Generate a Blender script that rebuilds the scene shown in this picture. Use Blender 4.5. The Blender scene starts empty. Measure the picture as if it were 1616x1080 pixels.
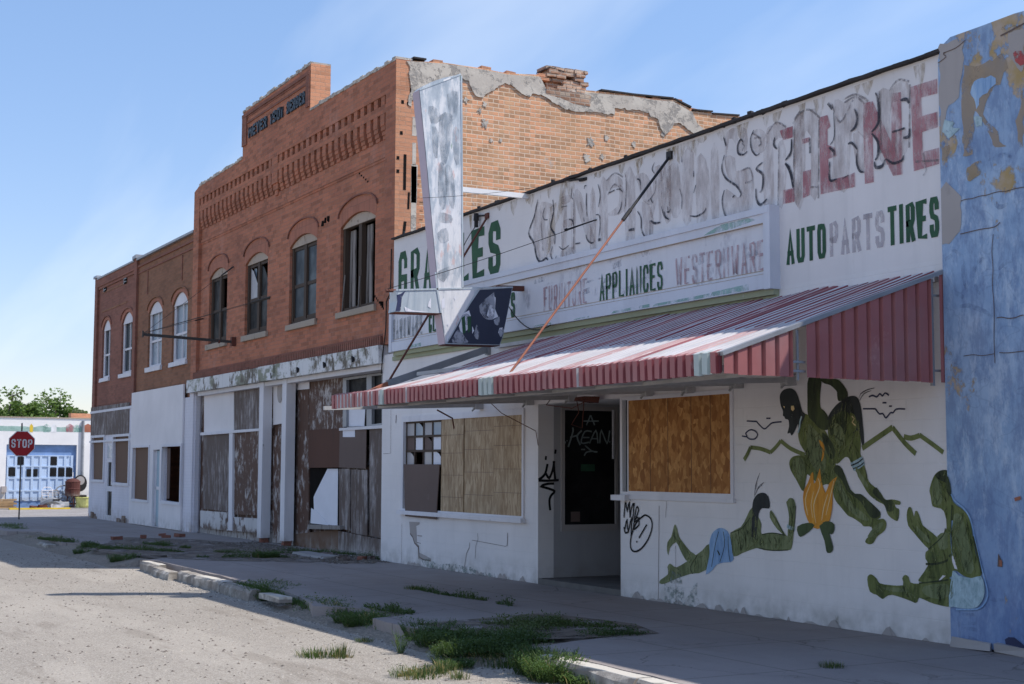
import bpy, bmesh, math, random
from mathutils import Vector, Matrix
from mathutils.geometry import tessellate_polygon
from mathutils import noise as mnoise
random.seed(7)
S = bpy.context.scene
COL = S.collection

# ------------------------------------------------------------------ camera
# world: X along the row of shop fronts (to the right), Y into the buildings, Z up; the fronts stand on Y = 0
F = 2270.0
Xc = -Vector((-1238, -193, -F)).normalized()
Zc = Vector((92, (F*F-1238*92)/193, -F)).normalized()
Yc = Zc.cross(Xc).normalized()
EYE = Vector((0, -9.8784, 1.6))
cam_d = bpy.data.cameras.new("camera"); cam = bpy.data.objects.new("camera", cam_d); COL.objects.link(cam)
R = Matrix((Xc, Yc, Zc))
cam.matrix_world = Matrix.Translation(EYE) @ R.to_4x4()
cam_d.sensor_width = 36.0; cam_d.lens = F/1616*36
cam_d.clip_end = 8000; cam_d.clip_start = 0.05
S.camera = cam
cam_d.dof.use_dof = True; cam_d.dof.focus_distance = 17.5; cam_d.dof.aperture_fstop = 5.6

# ------------------------------------------------------------------ light
SUN = Vector((.39, .61, 1.0)).normalized()
EL = math.asin(SUN.z); AZ = math.atan2(SUN.x, SUN.y)
world = bpy.data.worlds.new("World"); S.world = world; world.use_nodes = True
wn = world.node_tree; wl = wn.links
sky = wn.nodes.new('ShaderNodeTexSky'); sky.sky_type = 'NISHITA'; sky.sun_disc = False
sky.sun_elevation = EL; sky.sun_rotation = AZ; sky.altitude = 1400; sky.air_density = 1.15; sky.dust_density = .6; sky.ozone_density = 1.6
bg = wn.nodes['Background']; bg.inputs[1].default_value = 0.15
# thin high cirrus in the sky itself
tc = wn.nodes.new('ShaderNodeTexCoord'); sep = wn.nodes.new('ShaderNodeSeparateXYZ'); wl.new(tc.outputs['Generated'], sep.inputs[0])
def wmath(op, a, b=None):
    n = wn.nodes.new('ShaderNodeMath'); n.operation = op
    for i, v in enumerate((a, b)):
        if v is None: continue
        if isinstance(v, (int, float)): n.inputs[i].default_value = v
        else: wl.new(v, n.inputs[i])
    return n.outputs[0]
zz = wmath('ADD', wmath('MAXIMUM', sep.outputs[2], 0.0), 0.22)
cmb = wn.nodes.new('ShaderNodeCombineXYZ'); wl.new(wmath('DIVIDE', sep.outputs[0], zz), cmb.inputs[0]); wl.new(wmath('DIVIDE', sep.outputs[1], zz), cmb.inputs[1])
mp = wn.nodes.new('ShaderNodeMapping'); wl.new(cmb.outputs[0], mp.inputs[0]); mp.inputs['Rotation'].default_value = (0, 0, math.radians(62)); mp.inputs['Scale'].default_value = (0.55, 2.4, 1)
cn = wn.nodes.new('ShaderNodeTexNoise'); wl.new(mp.outputs[0], cn.inputs[0]); cn.inputs['Scale'].default_value = 1.1; cn.inputs['Detail'].default_value = 5; cn.inputs['Roughness'].default_value = .5; cn.inputs['Distortion'].default_value = .4
cr = wn.nodes.new('ShaderNodeValToRGB'); wl.new(cn.outputs[0], cr.inputs[0])
cr.color_ramp.elements[0].position = .46; cr.color_ramp.elements[0].color = (0, 0, 0, 1)
cr.color_ramp.elements[1].position = .82; cr.color_ramp.elements[1].color = (.42, .42, .42, 1)
cm = wn.nodes.new('ShaderNodeMixRGB'); wl.new(cr.outputs[0], cm.inputs[0]); 
hs = wn.nodes.new('ShaderNodeHueSaturation'); hs.inputs['Saturation'].default_value = 1.12; wl.new(sky.outputs[0], hs.inputs['Color'])
hr = wn.nodes.new('ShaderNodeValToRGB'); wl.new(sep.outputs[2], hr.inputs[0]); hr.color_ramp.elements[0].position = .0; hr.color_ramp.elements[0].color = (.66, .60, .69, 1); hr.color_ramp.elements[1].position = .34; hr.color_ramp.elements[1].color = (1.13, 1.0, .97, 1)
hm = wn.nodes.new('ShaderNodeMixRGB'); hm.blend_type = 'MULTIPLY'; hm.inputs[0].default_value = 1; wl.new(hs.outputs[0], hm.inputs[1]); wl.new(hr.outputs[0], hm.inputs[2]); wl.new(hm.outputs[0], cm.inputs[1]); cm.inputs[2].default_value = (5.0, 5.4, 5.9, 1)
wl.new(cm.outputs[0], bg.inputs[0])
sd = bpy.data.lights.new("sun", 'SUN'); sd.energy = 3.6; sd.angle = math.radians(.53); sd.color = (1, .955, .89)
so = bpy.data.objects.new("sun", sd); COL.objects.link(so); so.rotation_euler = SUN.to_track_quat('Z', 'Y').to_euler(); so.location = (0, 0, 30)
S.view_settings.view_transform = 'Standard'; S.view_settings.look = 'None'; S.view_settings.gamma = 1; S.view_settings.exposure = 0.5
S.render.engine = 'CYCLES'

# ------------------------------------------------------------------ surveying: where a line of sight meets a real plane
def ray(px, py): return R @ Vector((px-808, 540-py, -F))
def at(px, py, y=0.0):
    r = ray(px, py); p = EYE + r*((y-EYE.y)/r.y); return (p.x, p.z)
def atx(px, py, x):
    r = ray(px, py); p = EYE + r*((x-EYE.x)/r.x); return (p.y, p.z)
def gnd(px, py, z=0.0):
    r = ray(px, py); p = EYE + r*((z-EYE.z)/r.z); return (p.x, p.y)
def Z(ox, oy, s):
    return lambda pts: [(ox+x/s, oy+y/s) for x, y in pts]

# ------------------------------------------------------------------ node helper
class N:
    def __init__(s, name, rough=.85):
        s.m = bpy.data.materials.new(name); s.m.use_nodes = True; s.t = s.m.node_tree; s.b = s.t.nodes['Principled BSDF']
        s.b.inputs['Roughness'].default_value = rough
        s.b.inputs['Specular IOR Level'].default_value = .3
        s.pos = s.new('ShaderNodeNewGeometry').outputs['Position']
    def new(s, k): return s.t.nodes.new(k)
    def put(s, sock, v):
        if v is None: return
        if isinstance(v, (int, float)): sock.default_value = v
        elif isinstance(v, tuple): sock.default_value = v if len(v) != 3 or sock.type == 'VECTOR' else (*v, 1)
        else: s.t.links.new(v, sock)
    def math(s, op, a, b=None, c=None, clamp=False):
        n = s.new('ShaderNodeMath'); n.operation = op; n.use_clamp = clamp
        for i, v in enumerate((a, b, c)): s.put(n.inputs[i], v)
        return n.outputs[0]
    def sep(s, v=None):
        n = s.new('ShaderNodeSeparateXYZ'); s.put(n.inputs[0], v or s.pos); return n.outputs
    def comb(s, x, y, z=0.0):
        n = s.new('ShaderNodeCombineXYZ')
        for i, v in enumerate((x, y, z)): s.put(n.inputs[i], v)
        return n.outputs[0]
    def scale(s, sc, v=None, loc=(0, 0, 0)):
        n = s.new('ShaderNodeMapping'); s.put(n.inputs[0], v or s.pos); n.inputs['Scale'].default_value = sc; n.inputs['Location'].default_value = loc; return n.outputs[0]
    def noise(s, sc, detail=4, rough=.55, v=None, dist=0.0, col=False):
        n = s.new('ShaderNodeTexNoise'); s.put(n.inputs[0], v or s.pos); n.inputs['Scale'].default_value = sc; n.inputs['Detail'].default_value = detail
        n.inputs['Roughness'].default_value = rough; n.inputs['Distortion'].default_value = dist; return n.outputs[1 if col else 0]
    def vor(s, sc, v=None, feat='F1', rnd=1.0, out=0):
        n = s.new('ShaderNodeTexVoronoi'); s.put(n.inputs[0], v or s.pos); n.feature = feat; n.inputs['Scale'].default_value = sc; n.inputs['Randomness'].default_value = rnd; return n.outputs[out]
    def ramp(s, f, *st):
        n = s.new('ShaderNodeValToRGB'); s.put(n.inputs[0], f); e = n.color_ramp.elements
        while len(e) < len(st): e.new(.5)
        for i, (p, c) in enumerate(st):
            e[i].position = p; e[i].color = (c, c, c, 1) if isinstance(c, (int, float)) else (*c, 1)
        return n.outputs[0]
    def mix(s, f, a, b, mode='MIX'):
        n = s.new('ShaderNodeMixRGB'); n.blend_type = mode; s.put(n.inputs[0], f); s.put(n.inputs[1], a); s.put(n.inputs[2], b); return n.outputs[0]
    def uv(s):     # along-the-wall coordinate and height, for walls that run along X or along Y
        o = s.sep(); return s.math('ADD', o[0], o[1]), o[2]
    def bump(s, h, strength=.3, dist=.01, nrm=None):
        n = s.new('ShaderNodeBump'); s.put(n.inputs['Height'], h); n.inputs['Strength'].default_value = strength; n.inputs['Distance'].default_value = dist
        if nrm: s.put(n.inputs['Normal'], nrm)
        s.put(s.b.inputs['Normal'], n.outputs[0]); return n.outputs[0]
    def col(s, c): s.put(s.b.inputs['Base Color'], c); return s
    def alpha(s, a): s.put(s.b.inputs['Alpha'], a); return s

MT = {}
def flat(name, c, rough=.8, metal=0.0, var=.25, sc=3.0, bump=.15):
    if name in MT: return MT[name]
    n = N(name, rough); f = n.noise(sc, 5); f2 = n.noise(sc*9, 3)
    d = tuple(max(0, v*(1-var)) for v in c); l = tuple(min(1, v*(1+var*.6)) for v in c)
    n.col(n.mix(n.math('MULTIPLY', f2, .35), n.ramp(f, (.3, d), (.7, l)), d)); n.b.inputs['Metallic'].default_value = metal
    if bump: n.bump(f2, bump, .004)
    MT[name] = n.m; return n.m

def brick(name, c1, c2, mortar, bw=.215, rh=.0765, ms=.007, var=.5, stain=(.25, .14, .1), stain_amt=.35, patch=None, streak=None):
    n = N(name, .9); u, z = n.uv()
    w = n.noise(1.7, 2); uu = n.math('ADD', u, n.math('MULTIPLY', n.math('SUBTRACT', w, .5), .02)); zz = n.math('ADD', z, n.math('MULTIPLY', n.math('SUBTRACT', n.noise(.9, 3), .5), .035))
    b = n.new('ShaderNodeTexBrick'); n.put(b.inputs['Vector'], n.comb(uu, zz)); b.inputs['Color1'].default_value = (*c1, 1); b.inputs['Color2'].default_value = (*c2, 1)
    b.inputs['Mortar'].default_value = (*mortar, 1); b.inputs['Scale'].default_value = 1; b.inputs['Brick Width'].default_value = bw; b.inputs['Row Height'].default_value = rh
    b.inputs['Mortar Size'].default_value = ms; b.inputs['Mortar Smooth'].default_value = .35; b.inputs['Bias'].default_value = -.1
    c = b.outputs[0]
    # every brick its own tone: random per brick cell
    row = n.math('FLOOR', n.math('DIVIDE', zz, rh)); odd = n.math('MULTIPLY', n.math('MODULO', row, 2), .5)
    cell = n.math('FLOOR', n.math('ADD', n.math('DIVIDE', uu, bw), odd))
    wn_ = n.new('ShaderNodeTexWhiteNoise'); wn_.noise_dimensions = '2D'; n.put(wn_.inputs['Vector'], n.comb(cell, row))
    c = n.mix(n.math('MULTIPLY', n.math('SUBTRACT', 1.0, b.outputs[1]), var), c, n.ramp(wn_.outputs[0], (0, tuple(v*.55 for v in c1)), (.5, c1), (1, tuple(min(1, v*1.35) for v in c2))))
    c = n.mix(n.ramp(n.noise(.55, 6, .6), (.42, 0.0), (.75, stain_amt)), c, stain)
    c = n.mix(n.ramp(n.noise(1.0, 5, .6, n.scale((.5, .5, 3.5))), (.5, 0.0), (.8, stain_amt*.8)), c, tuple(v*.6 for v in stain))
    if streak: c = n.mix(n.ramp(n.noise(1.0, 6, .7, n.scale((1.6, 1.6, .9), loc=(3, 1, 7))), (.56, 0.0), (.72, .55)), c, streak)
    if patch: c = n.mix(n.ramp(n.noise(1.3, 7, .65, n.scale((1, 1, .7), loc=(9, 4, 2))), (.60, 0.0), (.64, .85)), c, patch)
    c = n.mix(n.math('MULTIPLY', n.noise(40, 3), .3), c, tuple(v*.6 for v in c1))
    n.col(c); h = n.math('ADD', n.math('MULTIPLY', n.math('SUBTRACT', 1.0, b.outputs[1]), .8), n.math('MULTIPLY', n.noise(30, 4), .5))
    n.bump(h, .6, .012); MT[name] = n.m; return n.m

def painted(name, base, under, chip=.66, chipw=.04, csc=2.2, dirt=(.28, .25, .22), dirtz=.35, streak=.25, block=None, rough=.75, vert=.5, brickj=False, bstr=.25, chip2=None, stains=None):
    """old paint: weathered tone, run marks, chips that show what is under, soiling just over the pavement"""
    n = N(name, rough); u, z = n.uv()
    c = n.ramp(n.noise(.8, 6, .6), (.3, tuple(v*.86 for v in base)), (.7, base))
    c = n.mix(n.ramp(n.noise(1, 5, .6, n.scale((5, 5, .55))), (.52, 0.0), (.8, streak)), c, tuple(v*.62 for v in base))
    h = n.math('MULTIPLY', n.noise(12, 5), .4)
    if block:
        b = n.new('ShaderNodeTexBrick'); n.put(b.inputs['Vector'], n.comb(u, z)); b.inputs['Scale'].default_value = 1; b.inputs['Brick Width'].default_value = block[0]; b.inputs['Row Height'].default_value = block[1]
        b.inputs['Mortar Size'].default_value = block[2]; b.inputs['Mortar Smooth'].default_value = .6
        c = n.mix(n.math('MULTIPLY', b.outputs[1], block[3]), c, tuple(v*.5 for v in base)); h = n.math('SUBTRACT', h, n.math('MULTIPLY', b.outputs[1], .8))
    if stains: c = n.mix(n.ramp(n.noise(1.6, 7, .7, n.scale((1, 1, 1.6), loc=(2, 8, 1))), (stains[1], 0.0), (stains[1]+.08, stains[2])), c, stains[0])
    ch = n.math('ADD', n.noise(csc, 9, .72, n.scale((1, 1, vert))), n.math('MULTIPLY', n.math('SUBTRACT', n.noise(1.1, 3, .5, n.scale((1, 1, 1), loc=(3, 5, 8))), .5), .3))
    lowz = n.math('MULTIPLY', n.math('SUBTRACT', 1.0, n.math('DIVIDE', z, dirtz), clamp=True), .16)
    f = n.ramp(n.math('ADD', ch, lowz), (chip, 0.0), (chip+chipw, 1.0))
    uc = n.ramp(n.noise(6, 5), (.35, tuple(v*.6 for v in under)), (.65, under))
    c = n.mix(f, c, uc); h = n.math('SUBTRACT', h, n.math('MULTIPLY', f, .6))
    d = n.math('MULTIPLY', n.math('SUBTRACT', 1.0, n.math('DIVIDE', z, dirtz), clamp=True), n.ramp(n.noise(5, 5), (.35, 0.0), (.7, .8)))
    c = n.mix(d, c, dirt)
    n.col(c); n.bump(h, bstr, .01); MT[name] = n.m; return n.m

def thin_paint(name, c, cover=.45, soft=.1, sc=9, vert=.25, c2=None, rough=.8, amax=1.0):
    """a coat of paint worn so the wall shows through it"""
    n = N(name, rough)
    cc = n.ramp(n.noise(3, 5), (.3, tuple(v*.75 for v in c)), (.7, c2 or c))
    a = n.ramp(n.noise(sc, 8, .68, n.scale((1, 1, vert))), (cover-soft, 0.0), (cover+soft, amax))
    n.col(cc); n.alpha(a); MT[name] = n.m; return n.m

# ------------------------------------------------------------------ mesh helper
class MB:
    def __init__(s): s.v = []; s.f = []; s.mi = []; s.cur = 0; s.smooth = False
    def quad(s, *p):
        i = len(s.v); s.v += [Vector(q) for q in p]; s.f.append(tuple(range(i, i+len(p)))); s.mi.append(s.cur)
    def box(s, x0, x1, y0, y1, z0, z1):
        i = len(s.v); s.v += [Vector(q) for q in ((x0, y0, z0), (x1, y0, z0), (x1, y1, z0), (x0, y1, z0), (x0, y0, z1), (x1, y0, z1), (x1, y1, z1), (x0, y1, z1))]
        for f in ((0, 1, 5, 4), (1, 2, 6, 5), (2, 3, 7, 6), (3, 0, 4, 7), (4, 5, 6, 7), (3, 2, 1, 0)): s.f.append(tuple(i+k for k in f)); s.mi.append(s.cur)
        return s
    def wbox(s, x0, x1, y0, y1, z0, z1, j=.006):   # a box with worn, uneven corners
        k = len(s.v); s.box(x0, x1, y0, y1, z0, z1)
        for q in range(k, len(s.v)): s.v[q] += Vector((random.uniform(-j, j), random.uniform(-j, j), random.uniform(-j, j)))
        return s
    def bar(s, p, q, w, h=None, up=Vector((0, 0, 1))):
        p = Vector(p); q = Vector(q); d = (q-p).normalized(); h = h or w
        if abs(d.dot(up)) > .98: up = Vector((0, 1, 0))
        a = d.cross(up).normalized()*(w/2); b = a.cross(d).normalized()*(h/2); i = len(s.v)
        for o in (p, q): s.v += [o-a-b, o+a-b, o+a+b, o-a+b]
        for f in ((0, 1, 5, 4), (1, 2, 6, 5), (2, 3, 7, 6), (3, 0, 4, 7), (4, 5, 6, 7), (3, 2, 1, 0)): s.f.append(tuple(i+k for k in f)); s.mi.append(s.cur)
        return s
    def tube(s, pts, r, n=8):
        pts = [Vector(p) for p in pts]; rs = r if isinstance(r, (list, tuple)) else [r]*len(pts); rings = []; a = None
        for k, p in enumerate(pts):
            d = (pts[min(k+1, len(pts)-1)]-pts[max(k-1, 0)]).normalized()
            if a is None: a = d.cross(Vector((0, 0, 1)) if abs(d.z) < .9 else Vector((1, 0, 0))).normalized()
            else: a = (a - d*a.dot(d)).normalized()
            b = d.cross(a); rings.append(len(s.v))
            for j in range(n): t = 2*math.pi*j/n; s.v.append(p+(a*math.cos(t)+b*math.sin(t))*rs[k])
        for k in range(len(rings)-1):
            for j in range(n): s.f.append((rings[k]+j, rings[k]+(j+1) % n, rings[k+1]+(j+1) % n, rings[k+1]+j)); s.mi.append(s.cur)
        for k, fl in ((0, 1), (-1, 0)): s.f.append(tuple(rings[k]+j for j in (range(n-1, -1, -1) if fl else range(n)))); s.mi.append(s.cur)
        return s
    def lathe(s, c, prof, n=20):
        c = Vector(c); rings = []
        for r, z in prof:
            rings.append(len(s.v))
            for j in range(n): t = 2*math.pi*j/n; s.v.append(c+Vector((r*math.cos(t), r*math.sin(t), z)))
        for k in range(len(rings)-1):
            for j in range(n): s.f.append((rings[k]+j, rings[k]+(j+1) % n, rings[k+1]+(j+1) % n, rings[k+1]+j)); s.mi.append(s.cur)
        s.f.append(tuple(rings[0]+j for j in range(n-1, -1, -1))); s.mi.append(s.cur)
        s.f.append(tuple(rings[-1]+j for j in range(n))); s.mi.append(s.cur)
        return s
    def plate(s, outer, holes=(), fn=None, depth=None):
        """polygon (with holes) in wall coordinates, laid out by fn, with real thickness"""
        fn = fn or (lambda u, v: Vector((u, 0, v))); loops = [[Vector(fn(*p)) for p in l] for l in [outer, *holes]]
        flatv = [p for l in loops for p in l]; tris = tessellate_polygon([[Vector((q[0], q[1], 0)) for q in l] for l in [outer, *holes]])
        i = len(s.v); s.v += flatv
        for t in tris: s.f.append(tuple(i+k for k in t)); s.mi.append(s.cur)
        if depth is not None:
            dv = Vector(depth); j = len(s.v); s.v += [p+dv for p in flatv]
            for t in tris: s.f.append(tuple(j+k for k in reversed(t))); s.mi.append(s.cur)
            o = 0
            for l in loops:
                for k in range(len(l)):
                    a = o+k; b = o+(k+1) % len(l); s.f.append((i+a, i+b, j+b, j+a)); s.mi.append(s.cur)
                o += len(l)
        return s
    def stroke(s, pts, w, y, taper=False):
        """a brush stroke: flat ribbon on the plane Y = y, (x, z) points"""
        P = [Vector((a, b)) for a, b in pts]; n = len(P); L = []; Rr = []
        for k in range(n):
            d = (P[min(k+1, n-1)]-P[max(k-1, 0)])
            if d.length < 1e-6: d = Vector((1, 0))
            d.normalize(); q = Vector((-d.y, d.x)); ww = w/2
            if 0 < k < n-1:
                d1 = (P[k]-P[k-1]).normalized(); c = max(.5, abs(Vector((-d1.y, d1.x)).dot(q))); ww /= c
            if taper: ww *= (.35+.65*math.sin(math.pi*min(1, max(0, (k+.6)/(n+.2)))))
            L.append(P[k]+q*ww); Rr.append(P[k]-q*ww)
        for k in range(n-1): s.quad(*[(a.x, y, a.y) for a in (Rr[k], Rr[k+1], L[k+1], L[k])])
        return s

def smooth_pts(pts, n=5):
    P = [Vector(p) for p in pts]
    if len(P) < 3: return [tuple(p) for p in P]
    out = []
    for k in range(len(P)-1):
        p0 = P[max(k-1, 0)]; p1 = P[k]; p2 = P[k+1]; p3 = P[min(k+2, len(P)-1)]
        for j in range(n):
            t = j/n; out.append(tuple(.5*((2*p1)+(-p0+p2)*t+(2*p0-5*p1+4*p2-p3)*t*t+(-p0+3*p1-3*p2+p3)*t**3)))
    out.append(tuple(P[-1])); return out
def smooth_loop(pts, n=4):
    P = [Vector(p) for p in pts]; m = len(P); out = []
    for k in range(m):
        p0, p1, p2, p3 = P[k-1], P[k], P[(k+1) % m], P[(k+2) % m]
        for j in range(n):
            t = j/n; out.append(tuple(.5*((2*p1)+(-p0+p2)*t+(2*p0-5*p1+4*p2-p3)*t*t+(-p0+3*p1-3*p2+p3)*t**3)))
    return out

def obj(name, mb, mats, parent=None, smooth=False, bevel=0):
    me = bpy.data.meshes.new(name); off = Vector((0, 0, 0)); q = parent
    while q is not None: off += q.location; q = q.parent
    me.from_pydata([v-off for v in mb.v], [], mb.f)
    mats = mats if isinstance(mats, (list, tuple)) else [mats]
    for m in mats: me.materials.append(m)
    if len(mats) > 1: me.polygons.foreach_set('material_index', mb.mi)
    if smooth: me.polygons.foreach_set('use_smooth', [True]*len(me.polygons))
    me.update(); o = bpy.data.objects.new(name, me); COL.objects.link(o); o.parent = parent
    if bevel:
        b = o.modifiers.new('bevel', 'BEVEL'); b.width = bevel; b.segments = 2; b.limit_method = 'ANGLE'
    return o
def pieces(name, mb, mats, parent=None):
    """the same as obj(), but every separate patch of paint, mortar or metal becomes a part of its own"""
    par = list(range(len(mb.v)))
    def find(a):
        while par[a] != a: par[a] = par[par[a]]; a = par[a]
        return a
    for f in mb.f:
        for k in f[1:]: par[find(k)] = find(f[0])
    groups = {}
    for f, mi in zip(mb.f, mb.mi): groups.setdefault(find(f[0]), []).append((f, mi))
    # quads of one brush stroke share places, not vertices: merge groups that touch
    key = {}; link = {g: g for g in groups}
    def fl(g):
        while link[g] != g: g = link[g]
        return g
    for g, fs in groups.items():
        for f, _ in fs:
            for k in f:
                q = tuple(round(c, 5) for c in mb.v[k])
                if q in key: link[fl(g)] = fl(key[q])
                else: key[q] = g
    out = {}
    for g, fs in groups.items(): out.setdefault(fl(g), []).extend(fs)
    res = []
    for fs in out.values():
        m = MB(); rem = {}
        for f, mi in fs:
            for k in f:
                if k not in rem: rem[k] = len(m.v); m.v.append(mb.v[k])
            m.f.append(tuple(rem[k] for k in f)); m.mi.append(mi)
        res.append(obj(name, m, mats, parent))
    return res[0]
def tag(o, label=None, cat=None, group=None, kind=None):
    for k, v in (('label', label), ('category', cat), ('group', group), ('kind', kind)):
        if v: o[k] = v
    return o
def thing(name, loc, label, cat, group=None):
    o = bpy.data.objects.new(name, None); COL.objects.link(o); o.location = loc; o.empty_display_size = .3
    tag(o, label, cat, group); return o
def copy_tree(o, parent=None):
    c = o.copy(); COL.objects.link(c); c.parent = parent
    for ch in [k for k in o.children]: copy_tree(ch, c)
    return c
def onwall(y=0.0): return lambda u, v: Vector((u, y, v))
def onside(x): return lambda u, v: Vector((x, u, v))
def W(pts, y=0.0): return [at(px, py, y) for px, py in pts]
def rect(x0, x1, z0, z1): return [(x0, z0), (x1, z0), (x1, z1), (x0, z1)]
def arch(x0, x1, z0, zs, zt, n=9):
    """opening with a segmental head; zs springing, zt crown"""
    w = (x1-x0)/2; h = zt-zs; r = (w*w+h*h)/(2*h); cx = (x0+x1)/2; cz = zt-r; a = math.asin(min(1, w/r)); p = [(x0, z0), (x1, z0)]
    for k in range(n+1):
        t = a-2*a*k/n; p.append((cx+r*math.sin(t), cz+r*math.cos(t)))
    return p
def ragged(x0, z0, x1, z1, n, j):
    return [(x0+(x1-x0)*k/n, z0+(z1-z0)*k/n+(random.uniform(-j, j) if 0 < k < n else 0)) for k in range(n+1)]

# stroke alphabet, unit box
_u = [(0, 1), (0, .14), (.2, 0), (.8, 0), (1, .14), (1, 1)]
_S = [(1, .78), (1, .88), (.8, 1), (.2, 1), (0, .86), (0, .66), (.15, .54), (.85, .46), (1, .34), (1, .14), (.8, 0), (.2, 0), (0, .12), (0, .22)]
_P = [[(0, 0), (0, 1), (.8, 1), (1, .9), (1, .56), (.8, .46), (0, .46)]]
FONT = {'A': [[(0, 0), (.5, 1), (1, 0)], [(.2, .3), (.8, .3)]], 'U': [_u], 'T': [[(0, 1), (1, 1)], [(.5, 1), (.5, 0)]],
 'O': [[(.5, 1), (.2, 1), (0, .86), (0, .14), (.2, 0), (.8, 0), (1, .14), (1, .86), (.8, 1), (.5, 1)]], 'P': _P, 'R': _P+[[(.5, .46), (1, 0)]], 'S': [_S],
 'I': [[(.5, 0), (.5, 1)]], 'E': [[(1, 1), (0, 1), (0, 0), (1, 0)], [(0, .52), (.8, .52)]], 'F': [[(1, 1), (0, 1), (0, 0)], [(0, .52), (.8, .52)]], 'L': [[(0, 1), (0, 0), (1, 0)]],
 'N': [[(0, 0), (0, 1), (1, 0), (1, 1)]], 'C': [[(1, .74), (1, .86), (.8, 1), (.2, 1), (0, .86), (0, .14), (.2, 0), (.8, 0), (1, .14), (1, .26)]],
 'G': [[(1, .74), (1, .86), (.8, 1), (.2, 1), (0, .86), (0, .14), (.2, 0), (.8, 0), (1, .14), (1, .42), (.55, .42)]],
 'H': [[(0, 0), (0, 1)], [(1, 0), (1, 1)], [(0, .5), (1, .5)]], 'D': [[(0, 0), (0, 1), (.75, 1), (1, .85), (1, .15), (.75, 0), (0, 0)]], 'W': [[(0, 1), (.25, 0), (.5, .8), (.75, 0), (1, 1)]],
 'M': [[(0, 0), (0, 1), (.5, .35), (1, 1), (1, 0)]], 'Y': [[(0, 1), (.5, .5), (1, 1)], [(.5, .5), (.5, 0)]], 'B': [[(0, 0), (0, 1), (.8, 1), (1, .9), (1, .6), (.8, .52), (0, .52)], [(.8, .52), (1, .42), (1, .1), (.8, 0), (0, 0)]],
 '1': [[(.1, .8), (.5, 1), (.5, 0)]], '9': [[(1, .45), (0, .45), (0, 1), (1, 1), (1, 0), (0, 0)]], '0': [[(.5, 1), (0, 1), (0, 0), (1, 0), (1, 1), (.5, 1)]]}
def word(mb, text, x0, x1, z0, z1, w, y, gap=.32, fn=None, depth=None):
    ws = [(.45 if c in 'I1' else 1.25 if c in 'WM' else .6 if c == ' ' else 1) for c in text]; tot = sum(ws)+gap*(len(text)-1); k = (x1-x0)/tot; x = x0
    for c, cw in zip(text, ws):
        if c != ' ':
            a = x+w/2; b = x+cw*k-w/2
            for st in FONT[c]:
                y -= .0002
                pts = [(a+(b-a)*u, z0+w/2+(z1-z0-w)*v) for u, v in st]
                # square ends
                if depth is None: mb.stroke(ext(pts, w/2), w, y)
                else:
                    e = ext(pts, w/2)
                    for p, q in zip(e, e[1:]): mb.bar((p[0], y, p[1]), (q[0], y, q[1]), w, depth, up=Vector((0, 1, 0)))
        x += (cw+gap)*k
def ext(pts, e):
    P = [Vector(p) for p in pts]
    if (P[0]-P[-1]).length < 1e-6: return pts
    a = P[0]+(P[0]-P[1]).normalized()*e; b = P[-1]+(P[-1]-P[-2]).normalized()*e
    return [tuple(a)]+[tuple(p) for p in P[1:-1]]+[tuple(b)]
# ------------------------------------------------------------------ materials
brick('brick_red', (.52, .205, .115), (.43, .155, .088), (.39, .21, .15), ms=.006, var=.8, stain=(.22, .085, .06), stain_amt=.5, streak=(.50, .27, .21))
brick('brick_quoin', (.68, .33, .19), (.60, .27, .15), (.52, .34, .24), ms=.006, var=.55, stain=(.35, .15, .09), stain_amt=.3)
brick('brick_maroon', (.31, .13, .09), (.26, .105, .075), (.25, .14, .10), ms=.006, var=.5, stain=(.14, .06, .045), stain_amt=.5)
brick('brick_brown', (.33, .155, .085), (.27, .12, .07), (.26, .16, .11), ms=.006, var=.6, stain=(.17, .085, .05), stain_amt=.5)
brick('brick_tan', (.68, .375, .215), (.62, .29, .16), (.78, .62, .47), ms=.010, var=.85, stain=(.46, .26, .13), stain_amt=.3, streak=(.66, .46, .28), patch=(.5, .44, .38))
brick('brick_voussoir', (.47, .19, .12), (.40, .15, .095), (.33, .16, .11), bw=.0765, rh=.4, ms=.006, var=.4)
brick('brick_chimney', (.60, .30, .18), (.60, .50, .38), (.55, .46, .38), ms=.014, var=.8, stain=(.16, .10, .07), stain_amt=.6)
painted('store_white', (.81, .775, .765), (.42, .38, .33), chip=.74, csc=2.0, streak=.22, block=(.42, .206, .006, .05), dirt=(.35, .33, .30))
painted('fascia_white', (.80, .76, .75), (.48, .38, .25), chip=.76, csc=1.5, streak=.3, dirtz=.01, vert=.8, block=(1.22, 2.6, .004, .12), stains=((.62, .55, .44), .64, .35))
painted('panel_white', (.80, .76, .755), (.55, .5, .47), chip=.80, streak=.12, dirt=(.4, .38, .36), block=(1.2, 9, .004, .2))
painted('white_brick', (.75, .725, .77), (.33, .17, .12), chip=.72, csc=3, streak=.25, block=(.215, .0765, .007, .16), dirt=(.30, .24, .19), dirtz=.5)
painted('white_trim', (.76, .74, .76), (.40, .36, .32), chip=.68, csc=4, streak=.35)
painted('peeling_beam', (.76, .75, .74), (.20, .17, .13), chip=.535, chipw=.08, csc=3.6, vert=.7, streak=.7, dirtz=.01, stains=((.16, .17, .09), .52, .8), bstr=.5)
painted('peeling_brown', (.12, .065, .045), (.56, .52, .50), chip=.52, chipw=.10, csc=7, vert=.5, streak=.5, bstr=.6, stains=((.10, .06, .045), .54, .8))
painted('peeling_grey', (.135, .10, .085), (.44, .40, .39), chip=.49, chipw=.18, csc=7, vert=.22, streak=.6, bstr=.5, stains=((.11, .08, .07), .55, .7))
painted('peeling_white', (.60, .58, .57), (.14, .085, .065), chip=.50, chipw=.08, csc=3, vert=.7, streak=.5, bstr=.5)
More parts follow.
